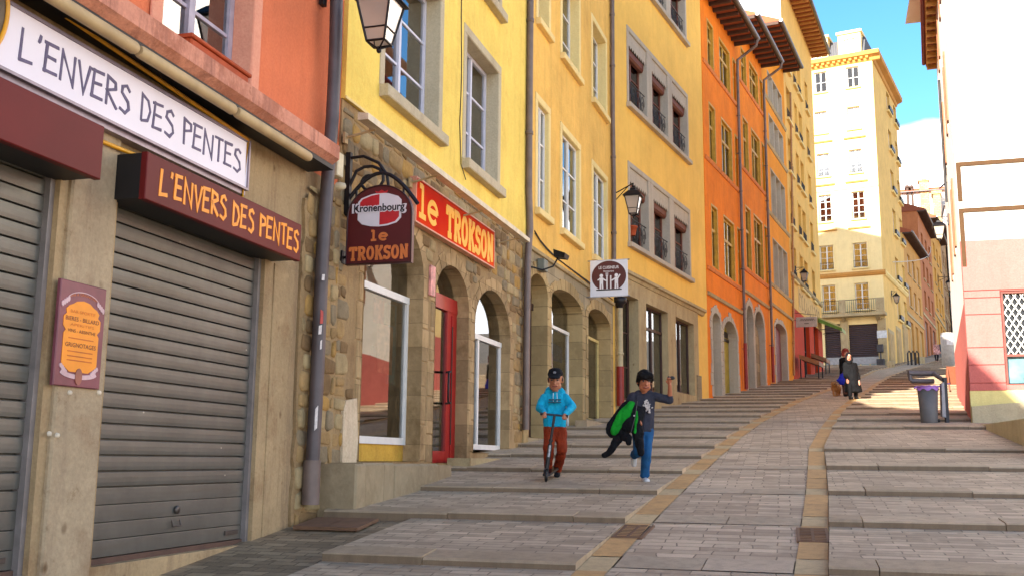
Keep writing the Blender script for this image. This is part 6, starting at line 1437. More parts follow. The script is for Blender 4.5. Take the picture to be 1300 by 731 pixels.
# stand beside the bin
x = (1202.5-1180)*s; m = MB(); t = thing('bin_stand', 'dark steel stand post with a grey bag frame beside the litter bin', 'stand', B, (x, 0, g)); gg = gnd(p.x+x, p.y)
m.box(x-.035, x+.035, -.03, .03, gg, g+58*s); part('post', m, plain('dark_steel', (44,44,50), .5, .4), t)
m = MB(); m.add([(x-.11,-.05,g+.14),(x-.035,-.05,g+.12),(x-.035,.05,g+.12),(x-.11,.05,g+.14),(x-.09,-.05,g+50*s),(x-.035,-.05,g+52*s),(x-.035,.05,g+52*s),(x-.09,.05,g+50*s)], [(0,1,2,3),(4,7,6,5),(0,4,5,1),(1,5,6,2),(2,6,7,3),(3,7,4,0)]); part('side_plate', m, plain('pale_plate', (140,136,140), .5, .3), t)
m = MB(); fx0, fx1 = (1173-1180)*s, x+.0; z0, z1 = g+56*s, g+66*s
yb = .55
for a, b in (((fx0, yb, z0), (fx0-.03, yb, z1)), ((fx1, yb*.2, z0), (fx1, yb, z1))): m.tube([a, b], .045, 8)
m.tube([(fx0-.05, yb, z1), (fx1+.03, yb, z1)], .06, 8); m.tube([(fx0, yb, z0), (fx1, yb, z0)], .05, 8); part('frame', m, plain('frame_grey', (106,98,98), .5, .3), t)
# concrete post, low stone block, thin leaning sign farther up
def post_at(name, label, cat, px, py, fn, group=None, dist=None):
    r = ground_hit(px, py); f = Frame((r.x, r.y), 90); t = thing(name, label, cat, f, (0, 0, r.z), group); fn(t, r.z, r.y/1300); return t
def mk(t, g, s):
    m = MB(); m.lathe([(0, g-.2), (8.5*s, g-.2), (8.5*s, g+40*s), (7.6*s, g+42*s), (0, g+42.5*s)], (0,0,0), 18); part('shaft', m, plain('pale_concrete', (176,168,158), .8, var=.2), t)
    m = MB(); m.lathe([(8.6*s, g+36*s), (8.7*s, g+36*s), (8.7*s, g+39*s), (8.6*s, g+39*s)], (0,0,0), 18); m.box(-5*s, 5*s, -8.8*s, -8*s, g+26*s, g+33*s); part('notice', m, plain('post_paper', (214,206,200), .8), t)
post_at('concrete_post', 'thick pale concrete post standing in the sun beyond the litter bin', 'post', 1205, 464, mk)
def mk2(t, g, s): m = MB(); m.cbox(-4*s, 4*s, -4*s, 4*s, g-.1, g+8*s, .05); part('block', m, STONE, t)
post_at('stone_bollard', 'low square stone block near the corner of the cream house', 'bollard', 1131, 466, mk2, 'low stone blocks'); post_at('stone_bollard', 'low square stone block right of the bicycle stand on the rising street', 'bollard', 1169, 461, mk2, 'low stone blocks')
def mk3(t, g, s):
    m = MB()
    for k in range(3):
        c = (-5+5*k)*s; m.tube([(c, 0, g), (c, 0, g+15*s), (c+2*s, 0, g+18*s), (c+4*s, 0, g+15*s), (c+4*s, 0, g)], .9*s, 6)
    part('hoops', m, IRON, t)
post_at('bicycle_stand', 'dark metal bicycle stand against the foot of the shaded side wall', 'bicycle stand', 1158, 463, mk3)
def mk4(t, g, s):
    for dx in (-.22, .22): m = MB(); m.tube([(dx, .15, g), (dx*.8, 0, g+.85)], .025, 6); part('leg', m, plain('brown_wood', (120,66,42), .7), t)
    for dx in (-.22, .22): m = MB(); m.tube([(dx, -.2, g), (dx*.8, 0, g+.85)], .025, 6); part('leg', m, plain('brown_wood', (120,66,42), .7), t)
    m = MB(); m.box(-.2, .2, -.03, .03, g+.25, g+.85); part('board', m, plain('brown_board', (130,72,44), .7), t)
post_at('folding_board', 'small brown folding sign in the sun by the pink wall', 'sign board', 1211, 497, mk4)
m = MB(); 
fz, Lz = FARH[1][0], FARH[1][1]
a = FS.w(FS.u(1133, 333), -.02, FS.z(1133, 333)); b_ = fz.w(fz.u(1181, 314), -.02, fz.z(1181, 314))
m.tube([a.lerp(b_, k/10)+Vector((0, 0, -.5*math.sin(math.pi*k/10)))+fz.n*(.9*math.sin(math.pi*k/10)) for k in range(11)], .03, 5)
single('overhead_cable', 'thin pale cable strung across the street from the cream house', 'cable', WORLD, tuple(a), m, plain('pale_cable', (200,190,170), .5))
# ================= people
def hull(bm, p0, p1, r0, r1):
    t = bmesh.new(); bmesh.ops.create_icosphere(t, subdivisions=2, radius=1); vs = [v.co.copy() for v in t.verts]; t.free(); vv = []
    for p, r in ((p0, r0), (p1, r1)):
        for c in vs: vv.append(bm.verts.new(Vector(p)+(Vector((c.x*r[0], c.y*r[1], c.z*r[2])) if isinstance(r, tuple) else c*r)))
    res = bmesh.ops.convex_hull(bm, input=vv); bad = [e for e in res['geom_interior'] if isinstance(e, bmesh.types.BMVert) and e.is_valid]
    bmesh.ops.delete(bm, geom=bad, context='VERTS')
def blob(name, caps, mat, parent, voxel=.008, smooth=3, label=None, fold=0.0, fsize=.09):
    """one continuous skin grown round a list of tapering limbs"""
    o0 = ORG[root(parent)][1]; me = bpy.data.meshes.new(name); bm = bmesh.new()
    for c in caps:
        sub = bmesh.new(); hull(sub, *c); tm = bpy.data.meshes.new('x'); sub.to_mesh(tm); sub.free(); bm.from_mesh(tm); bpy.data.meshes.remove(tm)
    bmesh.ops.translate(bm, verts=bm.verts, vec=-o0); bmesh.ops.recalc_face_normals(bm, faces=bm.faces); bm.to_mesh(me); bm.free()
    ob = bpy.data.objects.new(name, me); COL.objects.link(ob)
    r = ob.modifiers.new('r', 'REMESH'); r.mode = 'VOXEL'; r.voxel_size = voxel; r.use_smooth_shade = True
    s = ob.modifiers.new('s', 'SMOOTH'); s.factor = .5; s.iterations = smooth
    if fold:
        tx = bpy.data.textures.new('creases', 'CLOUDS'); tx.noise_scale = fsize; tx.noise_depth = 2; tx.noise_type = 'SOFT_NOISE'
        d = ob.modifiers.new('d', 'DISPLACE'); d.texture = tx; d.strength = fold; d.mid_level = .5; d.texture_coords = 'LOCAL'
    bpy.context.view_layer.update(); ev = ob.evaluated_get(bpy.context.evaluated_depsgraph_get()); nm = bpy.data.meshes.new_from_object(ev)
    ob.modifiers.clear(); ob.data = nm; bpy.data.meshes.remove(me); nm.materials.clear(); nm.materials.append(mat)
    for p in nm.polygons: p.use_smooth = True
    ob.parent = parent
    if label: ob['label'] = label
    return ob
def cloth(name, rgb, var=.25, folds=.5, rough=.85):
    if name in MATS: return MATS[name]
    t = NT(name); c = lin(rgb); t.b.inputs['Roughness'].default_value = rough; t.b.inputs['Specular IOR Level'].default_value = .2
    t.col(t.mix(t.ramp(t.noise(7, 4), [(.3, 0), (.7, 1)]), sc3(c, 1-var), sc3(c, 1+var*.5))); t.bump(t.noise(11, 3, (1,1,.55)), folds, .05); MATS[name] = t.m; return t.m
def skin(rgb): return plain('skin_%d_%d' % (rgb[0], rgb[1]), rgb, .5, var=.08, scale=20)
def hand(wr, end, curl, side, s=1.0):
    """palm, four curled fingers and a thumb, from the wrist towards end; curl = direction the fingers close"""
    wr, end, curl = Vector(wr), Vector(end), Vector(curl).normalized(); d = (end-wr).normalized(); L = .075*s; ac = d.cross(curl).normalized()*side
    pc = wr+d*L; out = [(tuple(wr), tuple(pc), .020*s, .024*s)]
    for k, ln in enumerate((.052, .060, .056, .044)):
        b = pc+ac*(k-1.5)*.017*s-d*.01*s; m1 = b+d*ln*.5*s+curl*.018*s; m2 = m1+curl*ln*.55*s+d*.004*s; m3 = m2+curl*ln*.12*s-d*ln*.38*s
        out += [(tuple(pc-d*.03*s+ac*(k-1.5)*.014*s), tuple(b), .011*s, .0095*s), (tuple(b), tuple(m1), .0092*s, .0088*s), (tuple(m1), tuple(m2), .0088*s, .008*s), (tuple(m2), tuple(m3), .008*s, .007*s)]
    tb = wr+d*.022*s-ac*.024*s; t1 = tb-ac*.022*s+d*.02*s+curl*.012*s; out += [(tuple(tb), tuple(t1), .012*s, .010*s), (tuple(t1), tuple(t1+d*.018*s+curl*.03*s+ac*.006*s), .010*s, .008*s)]
    return out
def head(c, s, turn=0.0, nod=0.0):
    """c = centre of the skull; face looks along -y; s = scale (1 = adult)"""
    M = Matrix.Rotation(turn, 3, 'Z') @ Matrix.Rotation(nod, 3, 'X'); c = Vector(c)
    q = lambda x, y, z: tuple(c+M @ (Vector((x, y, z))*s))
    return [(q(0,.012,.03), q(0,.008,.0), (.078*s,.092*s,.09*s), (.074*s,.088*s,.08*s)), (q(0,-.03,-.03), q(0,-.048,-.095), .058*s, .030*s), (q(.025,-.025,-.07), q(-.025,-.025,-.07), .042*s, .042*s),
            (q(0,-.088,.005), q(0,-.104,-.032), .008*s, .015*s), (q(.078,.012,-.005), q(.078,.012,-.03), (.010*s,.016*s,.022*s), (.008*s,.012*s,.014*s)), (q(-.078,.012,-.005), q(-.078,.012,-.03), (.010*s,.016*s,.022*s), (.008*s,.012*s,.014*s)), (q(.02,-.083,-.062), q(-.02,-.083,-.062), .010*s, .010*s)], q
def face(par, q, s, hair=None, smile=False):
    m = MB()
    for k in (-1, 1): m.ball(q(k*.031,-.079,.004), .0105*s, 10, 6, (1.2,.6,.6))
    part('eye', m, plain('eye_white', (120,108,98), .3), par); m = MB()
    for k in (-1, 1): m.ball(q(k*.031,-.087,.003), .0075*s, 8, 6, (1,.6,1))
    part('iris', m, plain('iris_dark', (34,22,16), .3), par); m = MB()
    for k in (-1, 1): m.tube([q(k*.012,-.092,.024), q(k*.03,-.092,.03), q(k*.05,-.080,.022)], .0045*s, 6)
    part('eyebrow', m, plain('brow', (34,24,18), .8), par); m = MB()
    m.tube([q(-.026,-.086,-.060), q(-.012,-.094,-.067 if smile else -.063), q(.012,-.094,-.067 if smile else -.063), q(.026,-.086,-.060)], .0055*s, 6); part('mouth', m, plain('lips', (120,52,44), .5), par)
def person_thing(label, px, py, name='person'):
    r = ground_hit(px, py); f = Frame((r.x, r.y), 90); return thing(name, label, 'person', f, (0, 0, r.z)), f, r.z, r.y/1300

# ---- boy on the scooter
rp = ground_hit(699, 610); f = Frame((rp.x, rp.y), 90); s = rp.y/1300*1.003
def px3(x, y, dy=0.0): return ((x-699)*s*(1+dy/rp.y), dy, rp.z+(610-y)*s*(1+dy/rp.y)+0.0)
J = px3; sk = skin((176,112,78))
t = thing('person', 'boy in a turquoise hoodie and black cap riding a scooter down the steps', 'person', f, (0, 0, rp.z))
hc = J(704.5, 483.5, -.04); hp, q = head(hc, 1.16, -.12, .22)
w_l, w_r = J(690, 526, -.36), J(715, 528, -.36); e_l, e_r = J(684.5, 519.5, -.05), J(726, 518, -.05); s_l, s_r = J(690.5, 507.5, .02), J(717.5, 506.5, .02)
body_ = hp+[(J(704.5,494,.03), J(704,505,.04), .045, .06), (J(704,512,.03), J(704,545,.02), (.12,.07,.09), (.115,.08,.08))]
for a, b, c in ((s_l, e_l, w_l), (s_r, e_r, w_r)): body_ += [(a, b, .04, .033), (b, c, .033, .024)]
hl, hr = J(698.5, 546, .02), J(711, 546, .02); kl, kr = J(695.5, 570, -.16), J(713, 571, -.10); al, ar_ = J(696.5, 595, .08), J(708.5, 597, .26)
for a, b, c in ((hl, kl, al), (hr, kr, ar_)): body_ += [(a, b, .06, .045), (b, c, .045, .032)]
body_ += hand(w_l, J(689, 526.5, -.46), (0,.2,-1), 1, .85)+hand(w_r, J(714, 528.5, -.46), (0,.2,-1), -1, .85)
blob('body', body_, sk, t, .007, 2)
hd_ = cloth('turquoise_hoodie', (22,166,200), .3, .8)
ho = [(J(704,505,.03), J(704,528,.02), (.135,.10,.06), (.148,.112,.10)), (J(704,528,.02), J(704,543,.02), (.148,.112,.10), (.145,.115,.02)), (J(696,501,.05), J(712,501,.05), .055, .055), (J(697,498,.10), J(711,498,.10), .05, .05)]
for a, b, c in ((s_l, e_l, w_l), (s_r, e_r, w_r)): ho += [(a, b, .056, .052), (b, tuple(Vector(b).lerp(Vector(c), .9)), .052, .038)]
ho = [(p, q_, r0, r1) for p, q_, r0, r1 in ho]; hob = blob('hoodie', ho, hd_, t, .008, 3, fold=.03, fsize=.12)
m = MB()
for k, (x0, x1, y0, y1) in enumerate(((695.5, 711.5, 512.4, 513.6), (695.8, 703, 509.0, 510.9), (704, 711, 509.0, 510.9))): m.box(J(x0,0)[0], J(x1,0)[0], -.131, -.085, J(0,y1)[2], J(0,y0)[2])
part('chest_print', m, plain('faded_print', (32,84,100), .8), hob)
m = MB()
for k in (-1, 1): m.tube([J(704+k*2.2, 500.5, -.095), J(704+k*2.6, 507, -.125), J(704+k*2.4, 511.5, -.13)], .004, 5)
part('drawstring', m, plain('string_white', (190,200,204), .8), hob)
tr = cloth('rust_trousers', (138,50,22), .3, .8); tc = [(J(704.5,543,.02), J(704.5,547,.02), (.14,.10,.05), (.135,.10,.05))]
for a, b, c in ((hl, kl, al), (hr, kr, ar_)): tc += [(a, b, .083, .066), (b, tuple(Vector(b).lerp(Vector(c), .95)), .066, .054)]
blob('trousers', tc, tr, t, .008, 3, fold=.03, fsize=.11)
for a in (al, ar_): a = Vector(a); blob('shoe', [(tuple(a+Vector((0,.03,-.05))), tuple(a+Vector((-.01,-.10,-.062))), (.038,.045,.04), (.042,.05,.03)), (tuple(a), tuple(a+Vector((0,.02,-.04))), .04, .042)], cloth('dark_trainer', (30,32,38)), t, .006, 2)
face(t, q, 1.16)
blob('hair', [(q(0,.03,.02), q(0,.05,-.03), (.095,.098,.093), (.088,.07,.058)), (q(.074,-.01,.01), q(.074,.0,-.02), .012, .010), (q(-.074,-.01,.01), q(-.074,.0,-.02), .012, .010)], plain('dark_hair', (28,20,16), .6), t, .007, 2, fold=.012, fsize=.02)
blob('cap', [(q(0,.012,.055), q(0,.012,.085), (.102,.116,.06), (.088,.098,.045)), (q(0,-.06,.058), q(.0,-.150,.034), (.088,.035,.014), (.07,.035,.010))], cloth('black_cap', (20,20,24), .2, .2), t, .006, 2)
m = MB(); c_ = q(0,-.088,.085); m.ball(c_, .02, 8, 6, (1,.5,.8)); part('cap_badge', m, plain('cap_badge', (120,120,124), .6), t)
# ---- scooter
t = thing('kick_scooter', 'black kick scooter with red wheels under the boy in turquoise', 'scooter', f, (J(697,606)[0], 0, rp.z)); BK = plain('scooter_black', (24,24,28), .4, .3)
b0, b1 = J(684, 526, -.42), J(719, 529, -.42); bc = J(702, 527.5, -.42); ft = J(691.5, 600, -.42)
m = MB(); m.tube([b0, bc, b1], .012, 8); part('handlebar', m, plain('bar_steel', (60,60,66), .3, .8), t)
for a, b in ((b0, bc), (b1, bc)): m = MB(); a, b = Vector(a), Vector(b); m.tube([a, a.lerp(b, .33)], .018, 10); part('grip', m, BLACKP, t)
m = MB(); v0, v1 = Vector(bc), Vector(ft); m.tube([v0, v0.lerp(v1, .55)], .016, 8); m.tube([v0.lerp(v1, .5), v0.lerp(v1, .92)], .027, 10); m.tube([v0.lerp(v1, .42), v0.lerp(v1, .46)], .026, 8); part('steering_column', m, BK, t)
m = MB(); c = v0.lerp(v1, .60); m.tube([v0.lerp(v1, .52)+Vector((0,-.012,0)), v0.lerp(v1, .72)+Vector((0,-.012,0))], .017, 8); part('column_sticker', m, plain('sticker_pale', (176,176,178), .5, var=.6, scale=30), t)
m = MB(); wz_ = rp.z+.065; wx, wy = J(691.5, 605, -.42)[0], -.42; rx, ry = J(707.5, 600)[0], .30; rz = gnd(rp.x+rx, rp.y+ry)+.14
m.add([(wx-.035,wy+.12,wz_+.03),(wx+.055,wy+.12,wz_+.03),(rx+.05,ry-.06,rz+.01),(rx-.05,ry-.06,rz+.01),(wx-.035,wy+.12,wz_-.0),(wx+.055,wy+.12,wz_-.0),(rx+.05,ry-.06,rz-.02),(rx-.05,ry-.06,rz-.02)], [(0,1,2,3),(7,6,5,4),(0,4,5,1),(1,5,6,2),(2,6,7,3),(3,7,4,0)]); m.tube([(wx,wy+.13,wz_+.03), v0.lerp(v1,.9)], .022, 8); part('deck', m, BK, t)
for (x, y, z) in ((wx, wy-.03, wz_), (rx, ry, rz-.02)):
    m = MB(); m.tube([(x, y+.05*math.cos(k*.314), z+.05*math.sin(k*.314)) for k in range(20)], .018, 8, closed=True); w = part('wheel', m, BLACKP, t)
    m = MB(); m.lathe([(0,-.013),(.042,-.013),(.042,.013),(0,.013)], (x, y, z), 16, 'x'); part('rim', m, plain('red_rim', (150,30,26), .4), w)
m = MB()
for k in (-.024, .024): m.tube([(wx+k, wy-.03, wz_), (wx+k*.9, wy-.03, wz_+.07), tuple(v0.lerp(v1, .88))], .008, 6)
part('fork', m, BK, t)

# ---- running boy
rp2 = ground_hit(818, 613); f = Frame((rp2.x, rp2.y), 90); s2 = rp2.y/1300
def J(x, y, dy=0.0): return ((x-818)*s2*(1+dy/rp2.y), dy, rp2.z+(613-y)*s2*(1+dy/rp2.y))
t = thing('person', 'dark haired boy in a grey shirt and jeans running with one arm raised', 'person', f, (0, 0, rp2.z)); sk = skin((168,100,66))
hc = J(819, 485, -.06); hp, q = head(hc, 1.08, .1, .2)
s_l, s_r = J(805, 505.5, .0), J(832, 505, .0); e_l, w_l = J(796, 522, -.02), J(806, 531, -.20); e_r, w_r = J(851, 509, -.03), J(850.5, 490, -.10)
hl, hr = J(811, 548, .0), J(823, 548, .0); kr, ar_ = J(820.5, 577, -.06), J(818.5, 603, -.01); kl, al = J(809, 574, -.16), J(809.5, 578, .26)
body_ = hp+[(J(819,493,-.02), J(819,501,.0), .043, .058), (J(819,510,.0), J(817,545,.0), (.118,.07,.08), (.112,.08,.07))]
for a, b, c in ((s_l, e_l, w_l), (s_r, e_r, w_r)): body_ += [(a, b, .040, .034), (b, c, .034, .023)]
for a, b, c in ((hl, kl, al), (hr, kr, ar_)): body_ += [(a, b, .06, .046), (b, c, .046, .03)]
body_ += hand(w_r, J(850, 482, -.11), (-.4,-1,.1), 1, .85)+hand(w_l, J(812, 536, -.24), (0,-.4,-1), -1, .85)
blob('body', body_, sk, t, .007, 2)
sh = cloth('charcoal_shirt', (52,52,62), .25, .7); c_ = [(J(818.5,506,.0), J(818,530,.0), (.142,.095,.05), (.130,.102,.09)), (J(818,530,.0), J(817,549,.0), (.130,.102,.09), (.134,.105,.03)), (J(812,502,.0), J(826,502,.0), .05, .05)]
c_ += [(s_l, e_l, .058, .052), (s_r, e_r, .058, .052), (e_r, tuple(Vector(e_r).lerp(Vector(w_r), .16)), .052, .046), (e_l, tuple(Vector(e_l).lerp(Vector(w_l), .5)), .056, .046)]
sho = blob('shirt', c_, sh, t, .008, 3, fold=.025, fsize=.12)
m = MB(); rnd = random.Random(12)
for k in range(26):
    a = rnd.uniform(0, 6.28); r_ = rnd.uniform(.0, .062)**1; cx_, cz_ = J(821.5, 518)[0]+r_*math.cos(a), J(821.5, 518)[2]+r_*math.sin(a)*1.2; rr_ = rnd.uniform(.008, .02)
    m.prism([(cx_+rr_*rnd.uniform(.5, 1.3)*math.cos(j*.9), cz_+rr_*rnd.uniform(.5, 1.3)*math.sin(j*.9)) for j in range(7)], -.122-.0004*k, -.08)
part('chest_print', m, plain('cracked_print', (196,184,176), .8, var=.25, scale=30), sho)
je = cloth('blue_jeans', (34,84,128), .35, .6); c_ = [(J(817,546,.0), J(817,551,.0), (.132,.10,.05), (.128,.098,.05))]
for a, b, c in ((hl, kl, al), (hr, kr, ar_)): c_ += [(a, b, .080, .062), (b, tuple(Vector(b).lerp(Vector(c), .98)), .062, .056)]
blob('jeans', c_, je, t, .008, 3, fold=.03, fsize=.11)
a = Vector(ar_); blob('shoe', [(tuple(a+Vector((0,.03,-.055))), tuple(a+Vector((.005,-.11,-.062))), (.038,.045,.036), (.042,.05,.03)), (tuple(a+Vector((0,.0,-.0))), tuple(a+Vector((0,.02,-.04))), .038, .042)], cloth('white_trainer', (196,196,194), .15), t, .006, 2)
a = Vector(al); blob('shoe', [(tuple(a+Vector((0,.05,.02))), tuple(a+Vector((0,.07,-.12))), .042, .036)], cloth('white_trainer', (196,196,194), .15), t, .006, 2)
face(t, q, 1.08, smile=True)
blob('hair', [(q(0,.010,.046), q(0,.034,-.012), (.096,.112,.092), (.094,.088,.088)), (q(.05,-.058,.062), q(-.05,-.058,.062), .044, .044), (q(.06,-.062,.045), q(-.02,-.088,.040), .020, .020), (q(-.02,-.088,.040), q(-.064,-.058,.036), .020, .018), (q(.084,-.012,.02), q(.084,.005,-.012), .018, .014), (q(-.084,-.012,.02), q(-.084,.005,-.012), .018, .014)], plain('black_hair', (18,13,11), .7, bump=.6, spec=.15), t, .006, 2, fold=.010, fsize=.03)
m = MB(); m.ball(J(853, 481, -.14), .026, 10, 8, (1.3,.8,.9)); m.ball(J(848.5, 480.5, -.14), .018, 8, 6); single('toy', 'small black toy held up in the running boy raised fist', 'toy', f, J(851, 481, -.14), m, BLACKP)
# ---- jacket over the arm
t = thing('jacket', 'black jacket with bright green lining dangling from the running boy arm', 'jacket', f, J(790, 560, -.2)); bj = cloth('black_jacket', (16,16,20), .3, .8)
c_ = [(J(808,522,-.2), J(800,540,-.22), (.10,.05,.06), (.13,.06,.10)), (J(797,516,-.17), J(779,546,-.17), (.085,.035,.07), (.115,.04,.105)), (J(806,540,-.22), J(809,566,-.24), (.075,.045,.06), (.055,.035,.04)), (J(795,545,-.2), J(790,558,-.2), (.045,.03,.04), (.035,.02,.03)),
      (J(789,550,-.17), J(779,566,-.15), (.06,.04,.06), (.052,.04,.05)), (J(779,566,-.15), J(772,575,-.14), .048, .042), (J(772,575,-.14), J(766,578.5,-.13), .042, .036), (J(809,560,-.24), J(810,576,-.25), .05, .04), (J(796,556,-.21), J(796.5,563,-.21), .04, .035)]
blob('shell', c_, bj, t, .008, 3, fold=.045, fsize=.13)
g_ = [(J(800,513,-.235), J(790,528,-.24), (.045,.03,.03), (.085,.035,.07)), (J(790,528,-.24), J(777,549,-.22), (.085,.035,.07), (.045,.025,.045)), (J(806,524,-.275), J(803,549,-.285), (.022,.014,.03), (.016,.01,.02))]
blob('lining', g_, cloth('green_lining', (16,140,36), .45, 1.0), t, .008, 3, fold=.035, fsize=.11)
m = MB(); m.tube([J(806.5,510,-.30), J(803,530,-.315), J(797,552,-.31)], .004, 5); part('zip', m, plain('zip_dark', (70,70,74), .4, .5), t); m = MB(); m.ball(J(801.5,528.5,-.335), .010, 8, 6); part('zip_pull', m, plain('zip_pull', (220,216,210), .4), t)

# ---- two women, bag, dog
def woman(label, px, py, top, build):
    r = ground_hit(px, py); f = Frame((r.x, r.y), 90); s = r.y/1300
    def J(x, y, dy=0.0): return ((x-px)*s, dy, r.z+(py-y)*s)
    t = thing('person', label, 'person', f, (0, 0, r.z), 'women walking up the ramp'); build(t, J, s, r); return t, f, J, r
BLK = cloth('black_wool', (14,14,17), .3, .5); BOOT = cloth('black_boot', (16,14,15), .2, .2, .5)
def w1(t, J, s, r):
    sk = skin((190,130,104)); hp, q = head(J(1078.5, 453, -.12), 1.0, -.25, .15)
    hl, hr, kl, kr, al, ar_ = J(1079,480), J(1086,480), J(1078,492,-.12), J(1088,492,.05), J(1078,503,-.1), J(1088.5,502.5,.12)
    b = hp+[(J(1079,457), J(1080,462), .05, .07), (J(1081,464), J(1083,480), (.15,.10,.1), (.15,.11,.1))]
    for a, k, c in ((hl,kl,al), (hr,kr,ar_)): b += [(a,k,.08,.055), (k,c,.055,.04)]
    el, wl_, er, wr_ = J(1074.5,473,-.0), J(1075,481,-.1), J(1090,474,.02), J(1090.5,483,-.08)
    for a, e, w in ((J(1076,463), el, wl_), (J(1087,463), er, wr_)): b += [(a, e, .05, .04), (e, w, .04, .028)]
    b += hand(wl_, J(1075,485,-.12), (0,-.5,-1), 1)+hand(wr_, J(1090.5,487,-.1), (0,-.5,-1), -1)
    blob('body', b, sk, t, .014, 2)
    c = [(J(1081,462), J(1082.5,476), (.20,.14,.08), (.20,.15,.12)), (J(1082.5,476), J(1084.5,497,.02), (.20,.15,.12), (.27,.19,.02))]
    for a, e, w in ((J(1076,463), el, wl_), (J(1087,463), er, wr_)): c += [(a, e, .085, .07), (e, tuple(Vector(e).lerp(Vector(w), .85)), .07, .055)]
    blob('coat', c, BLK, t, .014, 2, fold=.05, fsize=.18)
    lg = []
    for a_, k_, c_2 in ((hl,kl,al), (hr,kr,ar_)): lg += [(a_,k_,.10,.075), (k_,c_2,.075,.055)]
    blob('leggings', lg, BLK, t, .014, 2)
    blob('headscarf', [(q(0,.035,.035), q(0,.05,-.06), (.10,.11,.105), (.10,.09,.09)), (q(.0,.02,-.12), q(0,.03,-.16), .085, .10), (q(.08,-.01,.0), q(.07,-.01,-.11), .03, .045), (q(-.08,-.01,.0), q(-.07,-.01,-.11), .03, .045)], BLK, t, .012, 2)
    for a in (al, ar_): a = Vector(a); blob('boot', [(tuple(a+Vector((0,0,.16))), tuple(a), .058, .05), (tuple(a+Vector((0,.02,-.05))), tuple(a+Vector((0,-.15,-.06))), .045, .04)], BOOT, t, .012, 2)
    face(t, q, 1.0)
woman('woman in a long black coat and scarf walking on the ramp in front', 1082, 507, 0, w1)
def w2(t, J, s, r):
    sk = skin((200,140,116)); hp, q = head(J(1075, 447, -.05), 1.0, .1, .1)
    hl, hr, kl, kr, al, ar_ = J(1071.5,476), J(1077,476), J(1071,490,-.1), J(1078,489,.1), J(1072,500,-.05), J(1079,499,.15)
    b = hp+[(J(1075,451), J(1075,456), .05, .07), (J(1075,458), J(1075,476), (.15,.10,.1), (.15,.11,.1))]
    for a, k, c in ((hl,kl,al), (hr,kr,ar_)): b += [(a,k,.08,.055), (k,c,.055,.04)]
    el, wl_, er, wr_ = J(1069.5,466), J(1069.5,473,-.12), J(1081,466), J(1082,473,-.05)
    for a, e, w in ((J(1071,457), el, wl_), (J(1079.5,457), er, wr_)): b += [(a, e, .05, .04), (e, w, .04, .028)]
    b += hand(wl_, J(1069.5,477,-.15), (0,-.5,-1), 1)+hand(wr_, J(1082,477,-.08), (0,-.5,-1), -1)
    blob('body', b, sk, t, .014, 2)
    c = [(J(1075,456), J(1075,468), (.20,.14,.08), (.19,.14,.12)), (J(1075,468), J(1075,484), (.19,.14,.12), (.21,.16,.03))]
    for a, e, w in ((J(1071,457), el, wl_), (J(1079.5,457), er, wr_)): c += [(a, e, .085, .07), (e, tuple(Vector(e).lerp(Vector(w), .85)), .07, .055)]
    blob('coat', c, BLK, t, .016, 3)
    c = []
    for k, a in ((kl,al), (kr,ar_)): c += [(tuple(Vector(k)+Vector((0,0,.15))), k, .085, .07), (k, a, .07, .055)]
    blob('trousers', c, cloth('brown_grey_trousers', (96,72,66)), t, .014, 2)
    blob('hair', [(q(0,.02,.045), q(0,.05,-.04), (.10,.11,.09), (.105,.085,.08)), (q(.088,-.02,.03), q(.092,.0,-.10), .03, .035), (q(-.088,-.02,.03), q(-.092,.0,-.10), .03, .035), (q(.04,-.075,.085), q(-.04,-.075,.085), .026, .026)], plain('auburn_hair', (128,38,24), .6), t, .012, 2, fold=.05, fsize=.03)
    for a in (al, ar_): a = Vector(a); blob('shoe', [(tuple(a+Vector((0,.02,-.03))), tuple(a+Vector((0,-.15,-.045))), .045, .038)], BOOT, t, .012, 2)
    face(t, q, 1.0)
tw, fw2, Jw, rw = woman('auburn haired woman in a black jacket half behind the woman in the long coat', 1075, 502.5, 0, w2)
t = thing('carrier_bag', 'bright blue carrier bag in the hand of the auburn haired woman', 'bag', fw2, Jw(1069, 478, -.2)); B_ = cloth('blue_plastic', (18,34,170), .25, .8, .5)
blob('bag', [(Jw(1070.5,476,-.24), Jw(1070,484,-.26), (.16,.06,.05), (.25,.09,.08)), (Jw(1069,483,-.26), Jw(1071,488,-.26), (.26,.09,.06), (.20,.08,.04))], B_, t, .014, 2)
m = MB(); m.tube([Jw(1067.5,477,-.24), Jw(1069,473.5,-.16), Jw(1070,472.8,-.15), Jw(1072.5,477,-.24)], .012, 6); part('handles', m, B_, t)
# dog
r = ground_hit(1063, 502); f = Frame((r.x, r.y), 90); s = r.y/1300
def D(x, y, dy=0.0): return ((x-1063)*s, dy, r.z+(502-y)*s)
t = thing('dog', 'small shaggy sandy dog walking beside the women on the ramp', 'dog', f, (0, 0, r.z)); FUR = cloth('sandy_fur', (186,134,82), .35, .9)
b = [(D(1058.5,492.5,-.1), D(1066.5,492.5,.14), (.10,.14,.11), (.09,.12,.095)), (D(1058.5,491,-.14), D(1056.5,487.5,-.24), .075, .07), (D(1056.5,487.5,-.24), D(1055.5,488.8,-.36), .07, .04), (D(1058,486,-.2), D(1059.2,488.3,-.2), .03, .024), (D(1054.8,486,-.2), D(1053.8,488.3,-.2), .03, .024),
     (D(1067,491.5,.2), D(1069.5,487.5,.26), .035, .025)]
for x, dy in ((1056.8,-.16), (1060.5,-.12)): b += [(D(x,494,dy), D(x-.2,498.2,dy+.01), .045, .032), (D(x-.2,498.2,dy+.01), D(x,501.6,dy-.02), .032, .034)]
